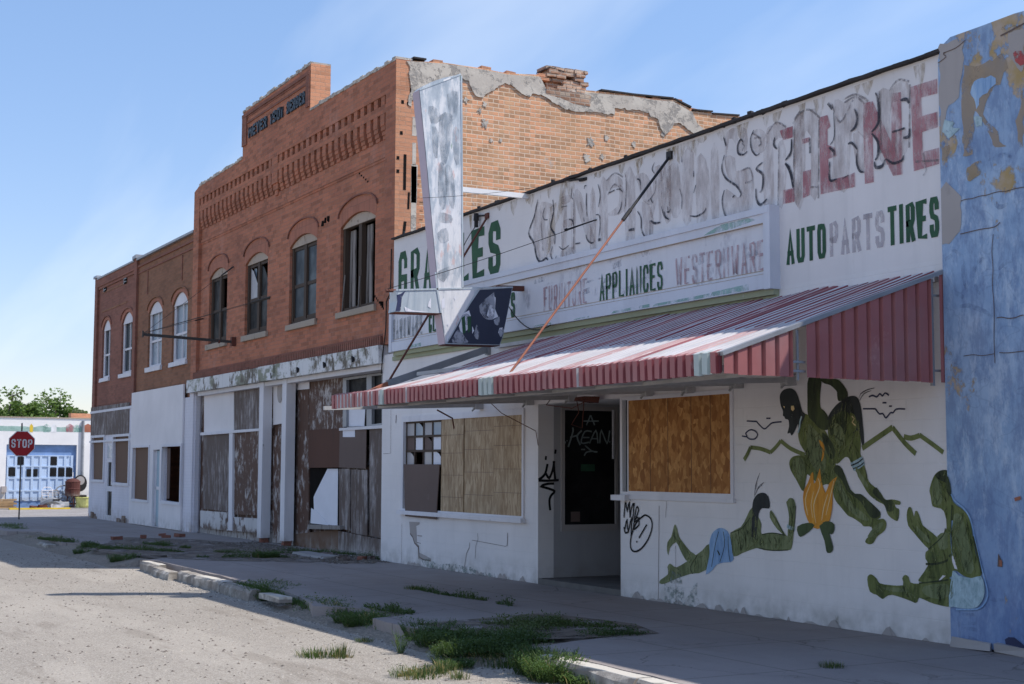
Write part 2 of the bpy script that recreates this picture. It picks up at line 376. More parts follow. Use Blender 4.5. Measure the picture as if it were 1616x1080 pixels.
painted('brown_board', (.16, .09, .055), (.3, .24, .2), chip=.66, chipw=.12, csc=5, vert=.12, streak=.6)
painted('dark_board', (.15, .105, .09), (.27, .22, .2), chip=.6, chipw=.2, csc=5, vert=.8, streak=.3)
painted('rust_sheet', (.10, .042, .026), (.06, .035, .028), chip=.56, chipw=.2, csc=2.5, vert=.5, streak=.4)
painted('sill_stone', (.40, .33, .26), (.22, .18, .14), chip=.6, chipw=.1, csc=6)
painted('arch_board', (.46, .37, .29), (.24, .17, .12), chip=.56, chipw=.1, csc=7, vert=.8)
painted('wood_dark', (.075, .05, .035), (.26, .22, .19), chip=.64, chipw=.12, csc=9, vert=.12, streak=.4)
painted('wood_weathered', (.30, .27, .25), (.10, .075, .06), chip=.54, chipw=.14, csc=8, vert=.1, streak=.6)
painted('parging', (.56, .50, .43), (.33, .30, .27), chip=.50, chipw=.12, csc=6, vert=1, streak=.2, dirtz=.01, bstr=1.0, rough=.95, stains=((.62, .56, .48), .5, .7))
painted('plaster_grey', (.42, .38, .36), (.33, .3, .28), chip=.6, chipw=.2, csc=3, dirtz=.01, bstr=.4)
painted('concrete', (.36, .335, .32), (.25, .235, .225), chip=.6, chipw=.2, csc=2, vert=1, dirtz=.001, streak=.1, rough=.95, bstr=.4)
painted('trim_blue', (.68, .70, .77), (.45, .5, .55), chip=.64, chipw=.1, csc=4, streak=.4, dirtz=.01)
painted('trim_green', (.36, .38, .25), (.5, .5, .45), chip=.68, csc=6, dirtz=.01)
painted('sign_board_white', (.72, .72, .76), (.50, .50, .56), chip=.57, chipw=.1, csc=2.4, vert=.55, streak=.35, dirtz=.01, block=(2.44, 2.6, .004, .4))
painted('return_grey', (.40, .39, .40), (.3, .3, .3), chip=.74, csc=2, streak=.2)
painted('door_red', (.09, .028, .022), (.08, .03, .02), chip=.65, csc=4)
painted('blue_panel_door', (.40, .52, .58), (.6, .6, .6), chip=.66, csc=5)
painted('garage_white', (.84, .82, .80), (.6, .55, .5), chip=.76, csc=1, streak=.1)
painted('garage_blue', (.50, .62, .80), (.5, .6, .7), chip=.75, csc=2, streak=.1, dirtz=.01)
flat('garage_header', (.19, .30, .52)); flat('black_iron', (.025, .022, .022), .55); flat('grey_steel', (.33, .34, .36), .5, .3)
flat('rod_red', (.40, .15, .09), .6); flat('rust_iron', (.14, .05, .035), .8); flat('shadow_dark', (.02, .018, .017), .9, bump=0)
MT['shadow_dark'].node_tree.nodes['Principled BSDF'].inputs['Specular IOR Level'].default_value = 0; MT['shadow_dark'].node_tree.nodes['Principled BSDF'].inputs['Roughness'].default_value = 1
flat('roofing', (.05, .045, .045), .95); flat('interior_grey', (.16, .15, .14), .95); flat('pole_dark', (.07, .065, .06), .7)
flat('green_paint', (.035, .10, .055), .6, var=.35, sc=6); flat('navy_paint', (.035, .04, .09), .7); flat('black_paint', (.03, .03, .035), .7)
flat('letter_metal', (.05, .065, .08), .5); flat('yellow_paint', (.75, .52, .05), .8)
flat('stop_red', (.42, .02, .025), .4); flat('stop_white', (.80, .80, .80), .4)
flat('curtain_pale', (.42, .5, .58), .8, sc=8); flat('white_sheet', (.78, .78, .83), .8, var=.06)

def glass(name, c, rough=.12, dirty=.3):
    n = N(name, rough); f = n.noise(2.5, 6, .65); n.col(n.ramp(f, (.4, c), (.75, tuple(v+.05*dirty for v in c)))); n.b.inputs['Specular IOR Level'].default_value = .18 if c[0] < .06 else .5
    n.put(n.b.inputs['Roughness'], n.ramp(n.noise(3, 5), (.35, rough), (.7, rough+.3))); MT[name] = n.m
glass('glass_dark', (.008, .008, .008), .45); glass('glass_dusty', (.035, .048, .058), .3); glass('glass_bright', (.30, .36, .42), .25); glass('glass_black', (.006, .006, .007), .5)
glass('glass_milky', (.38, .37, .38), .3)

def osb(name, a, b, c, flake, vert):
    n = N(name, .85); u, z = n.uv(); v = n.comb(u, z)
    f = n.vor(flake, n.scale((1, vert, 1), n.comb(n.math('ADD', u, n.math('MULTIPLY', n.noise(5, 3), .12)), n.math('ADD', z, n.math('MULTIPLY', n.noise(6, 3, v=n.scale((1, 1, 1), loc=(4, 4, 4))), .12)))), out=1)
    o = n.sep(f); k = n.ramp(o[0], (0, a), (.5, b), (1, c))
    k = n.mix(n.ramp(n.noise(30, 4, .6, n.scale((1, 1, vert))), (.4, 0.0), (.7, .5)), k, a)
    k = n.mix(n.ramp(n.noise(1.6, 5), (.45, 0.0), (.8, .5)), k, tuple(q*.55 for q in b))
    n.col(k); n.bump(o[0], .3, .004); MT[name] = n.m
osb('osb_straw', (.32, .215, .125), (.45, .33, .205), (.58, .45, .30), 34, .16)
osb('osb_orange', (.27, .105, .03), (.42, .185, .055), (.62, .32, .11), 18, .6)

# blue weathered mural wall
def blue_wall():
    n = N('blue_mural_wall', .85); u, z = n.uv()
    c = n.ramp(n.noise(1.2, 7, .65), (.28, (.20, .30, .47)), (.45, (.28, .40, .58)), (.6, (.38, .50, .66)), (.75, (.54, .61, .70)))
    c = n.mix(n.ramp(n.noise(3, 7, .75, n.scale((1.5, 1.5, .8), loc=(5, 5, 5))), (.56, 0.0), (.68, .7)), c, (.48, .58, .72))
    w = n.math('ABSOLUTE', n.math('SUBTRACT', n.noise(1.4, 3, .5, n.scale((1, 1, .8), loc=(1, 7, 3)), 1.2), .5))
    c = n.mix(n.ramp(n.noise(9, 8, .75, n.scale((1, 1, .35), loc=(6, 6, 6))), (.42, .55), (.56, 0.0)), c, (.15, .21, .36))
    c = n.mix(n.ramp(n.noise(5, 8, .75, n.scale((1.2, 1.2, .45), loc=(1, 9, 6))), (.53, 0.0), (.66, .7)), c, (.52, .62, .74))
    c = n.mix(n.ramp(w, (.002, .18), (.008, 0.0)), c, (.07, .08, .18))
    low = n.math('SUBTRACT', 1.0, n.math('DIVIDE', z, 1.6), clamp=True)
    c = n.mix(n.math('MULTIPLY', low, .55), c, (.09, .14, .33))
    hi = n.math('MULTIPLY', n.math('SUBTRACT', n.math('DIVIDE', z, 5.6), .62, clamp=True), .35)
    f = n.ramp(n.math('ADD', n.noise(1.6, 9, .7, n.scale((1, 1, .7), loc=(8, 2, 6))), hi), (.63, 0.0), (.66, 1.0))
    c = n.mix(f, c, n.ramp(n.noise(6, 4), (.35, (.42, .30, .14)), (.6, (.46, .37, .29))))
    n.col(c); n.bump(n.math('SUBTRACT', n.noise(7, 7, .6), f), .5, .02); MT['blue_mural_wall'] = n.m
blue_wall()

# awning tin
def awn(name, c, worn, amt):
    n = N(name, .55); f = n.ramp(n.noise(3.5, 8, .7, n.scale((2.5, .5, .5))), (amt, 0.0), (amt+.1, 1.0))
    k = n.mix(f, n.ramp(n.noise(2, 4), (.3, tuple(v*.8 for v in c)), (.7, c)), worn); k = n.mix(n.ramp(n.noise(1.2, 5), (.5, 0.0), (.8, .35)), k, (.3, .27, .27)); n.col(k); n.bump(n.noise(6, 3), .15, .02); MT[name] = n.m
awn('awning_red', (.40, .145, .14), (.50, .25, .23), .62); awn('awning_white', (.64, .61, .61), (.50, .36, .36), .62); awn('awning_maroon', (.30, .075, .085), (.50, .33, .33), .62); awn('awning_pink', (.55, .34, .33), (.62, .55, .55), .52)
awn('awning_grey_green', (.50, .56, .53), (.4, .42, .4), .6)

def sign_mat():
    n = N('sign_enamel', .6)
    hz_ = n.math('MULTIPLY', n.math('SUBTRACT', 5.6, n.sep()[2]), .045); c = n.ramp(n.math('ADD', n.noise(4.2, 9, .68, n.scale((1, 1.8, .5), loc=(2, 3, 4))), hz_), (.36, (.36, .41, .46)), (.47, (.50, .54, .58)), (.53, (.70, .70, .71)), (.62, (.78, .77, .77)))
    c = n.mix(n.ramp(n.noise(4.5, 7, .7, n.scale((1, 1.3, .5), loc=(9, 1, 3))), (.60, 0.0), (.64, .8)), c, (.66, .48, .45))
    c = n.mix(n.ramp(n.noise(3.7, 6, .6, n.scale((1, 2, .8), loc=(3, 9, 8))), (.655, 0.0), (.67, .7)), c, (.22, .32, .24))
    c = n.mix(n.ramp(n.noise(14, 5, .7, n.scale((1, 1, .15))), (.52, 0.0), (.7, .4)), c, (.40, .43, .48))
    n.col(c); n.bump(n.noise(9, 6), .3, .006); MT['sign_enamel'] = n.m
    n = N('sign_metal', .5)
    c = n.ramp(n.noise(6, 6, .6, n.scale((1, 1.4, .18))), (.35, (.36, .42, .47)), (.6, (.50, .55, .58)), (.8, (.62, .64, .65)))
    c = n.mix(n.ramp(n.noise(3.2, 5, .5, n.scale((1, 1, .6), loc=(4, 4, 9))), (.665, 0.0), (.675, 1.0)), c, (.80, .79, .79))
    n.col(c); n.bump(n.noise(5, 5), .2, .006); MT['sign_metal'] = n.m
sign_mat(); painted('sign_edge', (.56, .47, .53), (.32, .28, .3), chip=.68, csc=5, vert=.4, dirtz=.01)

# murals and lettering paint
def mural(name, a, b, c=None, sc=5, vert=.45):
    n = N(name, .7); g = n.math('ADD', n.math('MULTIPLY', n.noise(sc, 7, .65, n.scale((1, 1, vert)), .8), .6), n.math('MULTIPLY', n.noise(26, 5, .7, n.scale((1, 1, .16))), .4))
    k = n.ramp(g, (.36, a), (.5, b), (.62, c or b)); n.col(k); n.alpha(n.ramp(n.noise(16, 8, .8, n.scale((1, 1, .6))), (.30, .0), (.36, 1.0))); n.bump(n.noise(12, 5), .25, .01); MT[name] = n.m
mural('skin_dark', (.016, .022, .012), (.04, .052, .022), (.07, .09, .03)); mural('skin_olive', (.05, .065, .02), (.125, .15, .042), (.21, .225, .085))
mural('skin_green', (.08, .10, .04), (.17, .20, .09), (.27, .29, .15)); mural('hair_dark', (.012, .014, .016), (.03, .035, .035))
mural('cloth_blue', (.13, .25, .45), (.25, .40, .62), (.4, .55, .72)); mural('cloth_pale', (.2, .32, .34), (.38, .5, .54), (.48, .62, .66), 14, 1)
mural('fire_orange', (.50, .19, .02), (.66, .28, .03), (.74, .36, .05)); mural('flame_light', (.75, .55, .25), (.8, .6, .3)); mural('log_green', (.03, .045, .02), (.07, .10, .04)); mural('ridge_olive', (.08, .10, .03), (.17, .2, .07))
thin_paint('faded_brown', (.46, .365, .335), .5, .14, 9, .3, amax=.40); thin_paint('faded_mauve', (.42, .33, .36), .5, .12, 7, .3, amax=.55)
thin_paint('faded_red', (.46, .13, .16), .46, .13, 7, .35, (.55, .25, .27), amax=.75); thin_paint('faded_pink', (.50, .32, .34), .46, .1, 12, .3, amax=.7)
thin_paint('faded_grey', (.38, .40, .42), .44, .14, 12, .25, amax=.7); thin_paint('faded_lilac', (.55, .50, .53), .4, .1, 12, .4, amax=.6)
thin_paint('brush_black', (.05, .05, .065), .40, .1, 20, .5, amax=.85); thin_paint('pencil_line', (.25, .22, .22), .46, .08, 18, .6, amax=.6)
thin_paint('green_letter', (.035, .10, .055), .13, .04, 14, .4, (.05, .13, .07)); thin_paint('turquoise_smear', (.33, .55, .48), .5, .1, 5, .9, amax=.7)
thin_paint('red_smear', (.5, .1, .1), .5, .05, 8, 1); thin_paint('tan_letter', (.45, .37, .30), .42, .05, 5, .8, (.45, .34, .23), amax=.75)
thin_paint('grey_smudge', (.42, .45, .52), .55, .08, 5, .7, amax=.55); thin_paint('rust_run', (.48, .37, .23), .52, .1, 12, .25, amax=.5)
thin_paint('spray_pale', (.30, .36, .36), .3, .15, 20, 1, amax=.8); thin_paint('spray_black', (.01, .01, .012), .22, .06, 20, 1)
thin_paint('moss_green', (.30, .36, .33), .56, .1, 12, 1, amax=.9); thin_paint('blue_swirl', (.14, .19, .34), .56, .14, 9, 1, amax=.4)

# ------------------------------------------------------------------ ground
def road_mat(name, a, b, dark, fine=160):  # worn, patched surface
    n = N(name, .95); c = n.ramp(n.noise(.35, 6, .6), (.3, a), (.7, b))
    v = n.vor(fine, out=1); o = n.sep(v); c = n.mix(.45, c, n.ramp(o[0], (0, tuple(q*.5 for q in a)), (.5, a), (1, tuple(min(1, q*1.5) for q in b))))
    c = n.mix(n.ramp(n.noise(34, 3, .7), (.60, 0.0), (.68, .6)), c, dark)
    c = n.mix(n.ramp(n.noise(1.1, 7, .7, n.scale((1, 1, 1), loc=(7, 3, 1))), (.56, 0.0), (.74, .35)), c, dark)
    c = n.mix(n.ramp(n.noise(.45, 6, .65, n.scale((.5, 1.6, 1), loc=(2, 2, 2))), (.50, 0.0), (.58, .32)), c, tuple(min(1, q*1.25) for q in b))
    c = n.mix(n.ramp(n.noise(.8, 7, .7, n.scale((.4, 2.2, 1), loc=(5, 8, 1))), (.57, 0.0), (.62, .30)), c, dark)
    n.col(c); n.bump(n.math('ADD', o[0], n.math('MULTIPLY', n.noise(22, 5, .7), 1.5)), .7, .012); MT[name] = n.m
road_mat('old_asphalt', (.31, .275, .235), (.385, .345, .295), (.16, .13, .10), 90); road_mat('street_asphalt', (.27, .245, .23), (.31, .29, .275), (.2, .18, .17), 60); road_mat('dry_earth', (.30, .25, .19), (.36, .31, .24), (.18, .14, .1), 60)
def grid(name, x0, x1, y0, y1, nx, ny, zf, mat, label=None):
    mb = MB()
    for j in range(ny+1):
        for i in range(nx+1):
            x = x0+(x1-x0)*i/nx; y = y0+(y1-y0)*j/ny; mb.v.append(Vector((x, y, zf(x, y))))
    for j in range(ny):
        for i in range(nx): a = j*(nx+1)+i; mb.f.append((a, a+1, a+nx+2, a+nx+1)); mb.mi.append(0)
    return tag(obj(name, mb, mat, smooth=True), kind='structure')
def roadz(x):       # the cross street and what lies behind it are a little lower
    if x > -47: return -.15
    if x > -75: return -.15-(-47-x)/28*.42
    return -.57
def rz(x, y):
    k = min(1, max(0, (-3.6-y)/2)); return roadz(x)+.03*k*mnoise.noise(Vector((x*.35, y*.35, 0)))+.008*mnoise.noise(Vector((x*2, y*2, 1)))*min(1, k+.3)
road_mat('verge_earth', (.22, .185, .15), (.28, .24, .19), (.12, .10, .08), 45)
grid('road', -46.9, 45, -45, 20, 460, 320, rz, MT['old_asphalt'])
mb = MB(); xs = [-3000, -300, -76.9, -72.2, -47.0, 50, 3000]
for a, b in zip(xs, xs[1:]):
    za = -.62 if a < -76 else roadz(a)-.05; zb = -.62 if b < -76 else roadz(b)-.05
    mb.quad((a, -3000, za), (b, -3000, zb), (b, 3000, zb), (a, 3000, za))
tag(obj('ground', mb, MT['dry_earth']), kind='structure')
grid('cross_street', -72.8, -46.9, -60, 120, 26, 40, lambda x, y: roadz(x)+.006, MT['street_asphalt'])

# pavement: concrete slab with joints, broken away along the kerb
def pave_mat():
    n = N('pavement_concrete', .92); o = n.sep(); v = n.comb(n.math('ADD', o[0], n.math('MULTIPLY', n.noise(2, 3), .02)), n.math('ADD', o[1], n.math('MULTIPLY', n.noise(2, 3), .02)))
    c = n.ramp(n.noise(.7, 7, .65), (.3, (.29, .25, .235)), (.7, (.37, .325, .305)))
    c = n.mix(n.ramp(n.noise(.5, 5, .6, n.scale((.6, 2, 1), loc=(4, 1, 0))), (.48, 0.0), (.7, .5)), c, (.23, .18, .155))
    b = n.new('ShaderNodeTexBrick'); n.put(b.inputs['Vector'], v); b.inputs['Scale'].default_value = 1; b.inputs['Brick Width'].default_value = 1.52; b.inputs['Row Height'].default_value = 1.2; b.offset = 0; b.inputs['Mortar Size'].default_value = .01; b.inputs['Mortar Smooth'].default_value = .5
    c = n.mix(n.math('MULTIPLY', b.outputs[1], .75), c, (.10, .085, .07))
    cr = n.vor(.55, n.comb(n.math('ADD', o[0], n.math('MULTIPLY', n.noise(1.5, 5), .9)), n.math('ADD', o[1], n.math('MULTIPLY', n.noise(1.7, 5), .9))), 'DISTANCE_TO_EDGE')
    cf = n.ramp(cr, (.0, 1.0), (.008, 0.0)); cf = n.math('MULTIPLY', cf, n.ramp(n.noise(.8, 2), (.45, 0.0), (.55, 1.0))); c = n.mix(n.math('MULTIPLY', cf, .6), c, (.09, .075, .06))
    c = n.mix(n.math('MULTIPLY', n.noise(45, 4), .35), c, (.2, .18, .165))
    c = n.mix(n.ramp(n.noise(9, 6, .7), (.62, 0.0), (.7, .5)), c, (.16, .13, .11))
    n.col(c); n.bump(n.math('SUBTRACT', n.math('MULTIPLY', n.noise(18, 6), .5), n.math('ADD', b.outputs[1], cf)), .5, .015); MT['pavement_concrete'] = n.m
pave_mat()
edge = [(-46.8, -3.5), (-46.0, -3.82), (-42, -3.8), (-38.5, -3.9), (-36.9, -3.82), (-36.2, -3.15), (-33.5, -3.05), (-32.8, -3.62), (-31.0, -3.7), (-30.2, -3.05), (-29, -2.95), (-28.4, -3.5), (-27.2, -3.45), (-26.2, -2.8), (-25.3, -2.95), (-24.75, -3.62), (-24.5, -3.4), (-17.9, -3.52), (-16.9, -3.62), (-15.8, -3.88), (-15.3, -3.5), (-14.9, -3.1), (-14.4, -3.4), (-14.25, -3.8), (-13.2, -3.82), (-12.95, -3.4), (-12.5, -2.45), (-12.0, -2.05), (-11.75, -1.98), (-11.8, -2.25), (-11.55, -2.95), (-11.35, -3.5), (-10.8, -3.56), (8, -3.56)]
ed2 = []
for a, b in zip(edge, edge[1:]):
    L = math.dist(a, b); k = max(1, int(L/.35)); ed2 += [(a[0]+(b[0]-a[0])*i/k+random.uniform(-.03, .03), a[1]+(b[1]-a[1])*i/k+random.uniform(-.025, .025)) for i in range(k)]
ed2.append(edge[-1])
mb = MB(); mb.plate(ed2+[(8, 3.0), (-46.8, 3.0)], (), lambda u, v: Vector((u, v, 0)), (0, 0, -.35)); tag(obj('pavement', mb, MT['pavement_concrete']), kind='structure')
mb = MB(); mb.box(-46.8, -45.9, 3.0, 30, -.3, 0.0); tag(obj('side_pavement', mb, MT['pavement_concrete']), kind='structure')
def kerb(x0, x1, y0, y1, dz=0.0, tilt=0.0, label=None):
    y0 -= .2; y1 -= .2
    mb = MB(); n = max(2, int((x1-x0)/.22)); P = []
    for i in range(n+1):
        x = x0+(x1-x0)*i/n; y = y0+(y1-y0)*i/n; j = lambda a: random.uniform(-a, a); t = tilt*i/n
        P.append([(x, y-.19+j(.022), -.3), (x, y-.17+j(.02), -.03+dz+t+j(.012)), (x, y-.13+j(.015), .004+dz+t+j(.006)), (x, y+j(.004), .006+dz+t+j(.004)), (x, y, -.3)])
    for a, b in zip(P, P[1:]):
        for k in range(4): mb.quad(a[k], b[k], b[k+1], a[k+1])
    mb.quad(*P[0]); mb.quad(*reversed(P[-1]))
    return tag(obj('kerb', mb, MT['kerb_concrete'] if 'kerb_concrete' in MT else MT['concrete']), kind='structure')
painted('kerb_concrete', (.60, .555, .485), (.30, .26, .22), chip=.56, chipw=.15, csc=4, vert=1, dirtz=.001, rough=.95, bstr=.7)
def bankz(x, y):
    near = min(1, max(0, (x+17.6)/.5))*min(1, max(0, (-11.0-x)/.4)) if x > -18.2 else (1.0 if x < -25.2 else 0.0)
    t = min(1, max(0, (-3.35-y)/.85)); z = -.03-.135*t*t*(3-2*t)+.012*mnoise.noise(Vector((x*3, y*3, 0)))
    return z-(1-near)*.25
thin_paint('loose_dirt', (.17, .135, .105), .47, .07, 2.2, 1, (.24, .20, .165), .95)
mb = MB(); mb.plate([gnd(*q) for q in ((190, 848), (310, 852), (420, 860), (600, 886), (590, 890), (470, 888), (330, 885), (235, 880), (140, 868))], (), lambda u, v: Vector((u, v, .004))); tag(obj('dirt_patch', mb, MT['loose_dirt']), kind='structure')
mb = MB(); mb.plate([gnd(*q) for q in ((660, 985), (860, 968), (1000, 985), (1040, 1000), (980, 1006), (800, 1012))], (), lambda u, v: Vector((u, v, .005))); tag(obj('dirt_patch', mb, MT['loose_dirt']), kind='structure')
grid('verge', -46, -9.6, -4.6, -1.7, 260, 36, bankz, MT['verge_earth'])
for a in [(-24.45, -23.35, -3.35, -3.36), (-23.3, -22.05, -3.45, -3.5, -.035), (-22.0, -20.9, -3.38, -3.42, -.01), (-20.87, -19.6, -3.44, -3.44, .0), (-19.57, -18.2, -3.46, -3.5, -.01), (-10.85, -9.3, -3.4, -3.41), (-9.27, -7.7, -3.41, -3.41), (-7.67, 8, -3.42, -3.42),
          (-32.7, -31.3, -3.5, -3.55, -.06)]: kerb(*a)
mb = MB(); mb.bar((-17.9, -3.75, -.05), (-16.7, -3.9, -.005), .16, .07); tag(obj('broken_kerb_slab', mb, MT['kerb_concrete']), 'loose broken strip of kerb concrete tipped out beside the kerbside weeds', 'rubble')

# garage side of the cross street
XG = -75.0
mb = MB(); mb.box(-74.98, -72.8, -40, 9.5, -1, -.5); tag(obj('far_pavement', mb, MT['concrete']), kind='structure')
mb = MB()
y0 = atx(14, 803, -72.78)[0]; y1 = atx(110, 803, -72.78)[0]; mb.box(-72.86, -72.6, y0, y1, -1, -.455); tag(obj('yellow_kerb', mb, MT['yellow_paint']), kind='structure')
# ------------------------------------------------------------------ windows of the upper floors
def win(parent, L, Rr, T, SL, BL, BR, y, style, arch_n=9):
    """px of: left/right edge (at sill), crown, left springing, sill corners. Returns opening polygon"""
    x0 = at(*BL, y)[0]; x1 = at(*BR, y)[0]; zs = at(*SL, y)[1]; zt = at(T[0], T[1], y)[1]; z0 = (at(*BL, y)[1]+at(*BR, y)[1])/2
    return (x0, x1, z0, zs, max(zt, zs+.12))
def make_window(parent, g, y, style, seed=0):
    x0, x1, z0, zs, zt = g; rnd = random.Random(seed); yb = y+.055; w = x1-x0; xm = (x0+x1)/2
    fm = MT['wood_dark'] if style != 'white' else MT['white_trim']
    mb = MB(); outer = arch(x0+.002, x1-.002, z0+.002, zs, zt-.002); 
    if style == 'white': inn = [rect(x0+.07, x1-.07, z0+.07, zs-.0)]
    else: inn = [rect(x0+.10, xm-.07, z0+.07, zs-.03), rect(xm+.07, x1-.10, z0+.07, zs-.03)]
    mb.plate(outer, inn, onwall(yb), (0, .09, 0)); fr = obj('window', mb, fm, parent)
    mb = MB(); tp = [(x0+.01, zs-.02)]+[(x1-.01, zs-.02)]+arch(x0+.01, x1-.01, z0, zs, zt-.01)[2:]
    mb.plate(tp, (), onwall(yb-.012), (0, .011, 0)); obj('arch_panel', mb, MT['arch_board'] if style != 'white' else MT['white_trim'], fr)
    mb = MB(); mb.wbox(x0-.08, x1+.08, y-.06, y+.08, z0-.12, z0-.002, .008); obj('sill', mb, MT['sill_stone'] if style != 'white' else MT['white_trim'], fr, bevel=.008)
    zm = (z0+zs)/2-.02
    halves = [(x0+.08, xm-.05), (xm+.05, x1-.08)] if style != 'white' else [(x0+.07, x1-.07)]
    for k, (a, b) in enumerate(halves):
        if style == 'white':
            mb = MB(); mb.box(a, b, yb+.03, yb+.07, zm-.03, zm+.03); mb.box((a+b)/2-.02, (a+b)/2+.02, yb+.03, yb+.06, zm+.03, zs); mb.box((a+b)/2-.02, (a+b)/2+.02, yb+.03, yb+.06, z0+.07, zm-.03)
            for q in (a, b-.04): mb.box(q, q+.04, yb+.02, yb+.028, z0+.07, zs)
            obj('sash', mb, MT['white_trim'], fr)
            mb = MB(); mb.quad((a, yb+.075, z0+.05), (b, yb+.075, z0+.05), (b, yb+.075, zs), (a, yb+.075, zs)); obj('pane', mb, MT['glass_bright' if seed > 1 else 'glass_dusty'], fr)
            mb = MB(); n = 14
            for i in range(n):
                u0 = a+(b-a)*i/n; u1 = a+(b-a)*(i+1)/n; o0 = .02*(i % 2); o1 = .02*((i+1) % 2); mb.quad((u0, yb+.12+o0, z0), (u1, yb+.12+o1, z0), (u1, yb+.12+o1, zs), (u0, yb+.12+o0, zs))
            obj('curtain', mb, MT['curtain_pale'], fr)
        else:
            miss = (style == 'wreck') or (style == 'old' and k == 1 and seed == 1)
            mb = MB(); sw = .045
            mb.box(a, a+sw, yb+.02, yb+.06, z0+.07, zs-.03); mb.box(b-sw, b, yb+.02, yb+.06, z0+.07, zs-.03); mb.box(a+sw, b-sw, yb+.02, yb+.06, zm-.035, zm+.035)
            mb.box(a+sw, b-sw, yb+.02, yb+.06, z0+.07, z0+.14); mb.box(a+sw, b-sw, yb+.02, yb+.06, zs-.09, zs-.03)
            if style != 'wreck': obj('sash', mb, MT['wood_dark'] if style != 'wreck' else MT['wood_weathered'], fr)
            if style != 'wreck':
                for (q0, q1), m in (((z0+.14, zm-.035), 'glass_dark' if seed != 2 else 'glass_dusty'), ((zm+.035, zs-.09), ['glass_dark', 'glass_milky', 'glass_dusty'][seed] if k == 0 or seed == 2 else 'glass_dark')):
                    if seed == 0 and k == 1 and q0 > zm: continue
                    mb = MB()
                    if seed == 1 and q0 > zm:      # broken pane, jagged
                        mb.plate([(a+sw, q0), (b-sw, q0), (b-sw, q0+.45), (b-.12, q0+.3), (a+.2, q0+.62), (a+sw, q1)], (), onwall(yb+.04))
                    else: mb.quad((a+sw, yb+.04, q0), (b-sw, yb+.04, q0), (b-sw, yb+.04, q1), (a+sw, yb+.04, q1))
                    obj('pane', mb, MT[m], fr)
            if style == 'wreck':
                mb = MB()
                for q, lean, ww, zz in ((a+.03, .04, .10, 0), (a+.22, -.02, .12, .0), (b-.12, -.03, .10, .1)):
                    mb.bar((q, yb+.11, z0+.05+zz), (q+lean, yb+.12, zs-.06), ww, .025, up=Vector((0, 1, 0)))
                obj('loose_board', mb, MT['wood_weathered'], fr)
    if style == 'wreck':
        mb = MB(); mb.bar((x0+.04, y+.03, z0+.02), (x0+.16, yb-.02, zs-.9), .02, .015); mb.bar((xm-.02, y+.04, z0+.02), (xm+.05, yb-.02, zs-1.0), .018, .015); pieces('splintered_lath', mb, MT['wood_weathered'], fr)
    elif style == 'old' and seed == 2:      # torn sheet hanging behind the glass
        mb = MB(); mb.plate([(x1-.32, zs-1.0), (x1-.1, zs-.7), (x1-.09, zs-.05), (x1-.42, zs-.05)], (), onwall(yb+.1)); obj('torn_sheet', mb, MT['white_sheet'], fr)
    elif style == 'old':
        mb = MB(); mb.plate([(x0+.12, zs-.8), (x0+.3, zs-.85), (x0+.33, zs-.1), (x0+.14, zs-.08)], (), onwall(yb+.1)); obj('torn_sheet', mb, MT['curtain_pale' if seed else 'arch_board'], fr)
    return fr
def hood(parent, g, y, mat, n=12, rise=.30, full=True):
    x0, x1, z0, zs, zt = g; w = (x1-x0)/2+.10; cx = (x0+x1)/2; b = zs+rise-.10; h = .30
    mb = MB(); pts = []
    for k in range(n+1):
        t = math.pi*(k/n); pts.append((cx-w*math.cos(t), y-.015, b+h*math.sin(t)))
    for a, c in zip(pts, pts[1:]): mb.bar(a, c, .035, .026)
    obj('hood_mould', mb, mat, parent)
    v = MB(); inner = arch(x0, x1, z0, zs, zt)[2:]; outp = [(cx+w*.97*math.cos(math.pi*k/n), b-.02+(h-.03)*math.sin(math.pi*k/n)) for k in range(n+1)]
    poly = outp+[(x0-.0, zs)]+list(reversed(inner))[1:-1]+[(x1, zs)]
    v.plate(poly, (), onwall(y-.004)); obj('brick_arch', v, MT['brick_voussoir'], parent)

# ================================================================== the big red brick building
BX0, BX1, YF = -34.72, -22.45, .08
D = thing('brick_building', (-28.6, 0, 0), 'tall two-storey red brick building with a stepped parapet and dark broken arched windows', 'building')
wins = [win(D, 0, 0, (346.8, 423.4), (328.8, 445), (328.6, 543.8), (357, 538), YF, ''),
        win(D, 0, 0, (411, 397.5), (388.3, 417.5), (385.5, 530.2), (420.8, 523.4), YF, ''),
        win(D, 0, 0, (485, 366.6), (457.5, 391.5), (455.5, 513.4), (498.3, 505), YF, ''),
        win(D, 0, 0, (572, 329.5), (540, 357), (536, 493), (591, 482.5), YF, '')]
zs_ = sum(w[3] for w in wins)/4; zt_ = sum(w[4] for w in wins)/4; z0_ = sum(w[2] for w in wins)/4
wins = [(a, b, z0_, zs_, zt_) for a, b, *_ in wins]
mb = MB()   # recessed brick field
field = [(BX0+.45, 3.70), (BX1-.42, 3.70), (BX1-.42, 7.36), (BX0+.45, 7.36)]
mb.plate(field, [arch(*w) for w in wins], onwall(YF), (0, .25, 0)); mb.box(BX0+.45, BX1-.42, .19, .33, 7.36, 8.12); obj('front_wall', mb, MT['brick_red'], D)
mb = MB()   # pilasters, parapet band, stepped gable
par = [(BX0, 3.70), (BX0+.45, 3.70), (BX0+.45, 8.12), (BX1-.42, 8.12), (BX1-.42, 3.70), (BX1, 3.70), (BX1, 8.66)]
par += ragged(BX1, 8.66, -26.65, 8.68, 14, .02)[1:]+[(-26.65, 9.60)]+ragged(-26.65, 9.60, -30.93, 9.56, 16, .03)[1:]+[(-30.93, 8.50)]+ragged(-30.93, 8.5, -34.3, 8.46, 12, .02)[1:]+[(-34.45, 8.42), (BX0, 8.36)]
mb.plate(par, (), onwall(0), (0, .32, 0))
obj('parapet', mb, MT['brick_red'], D)
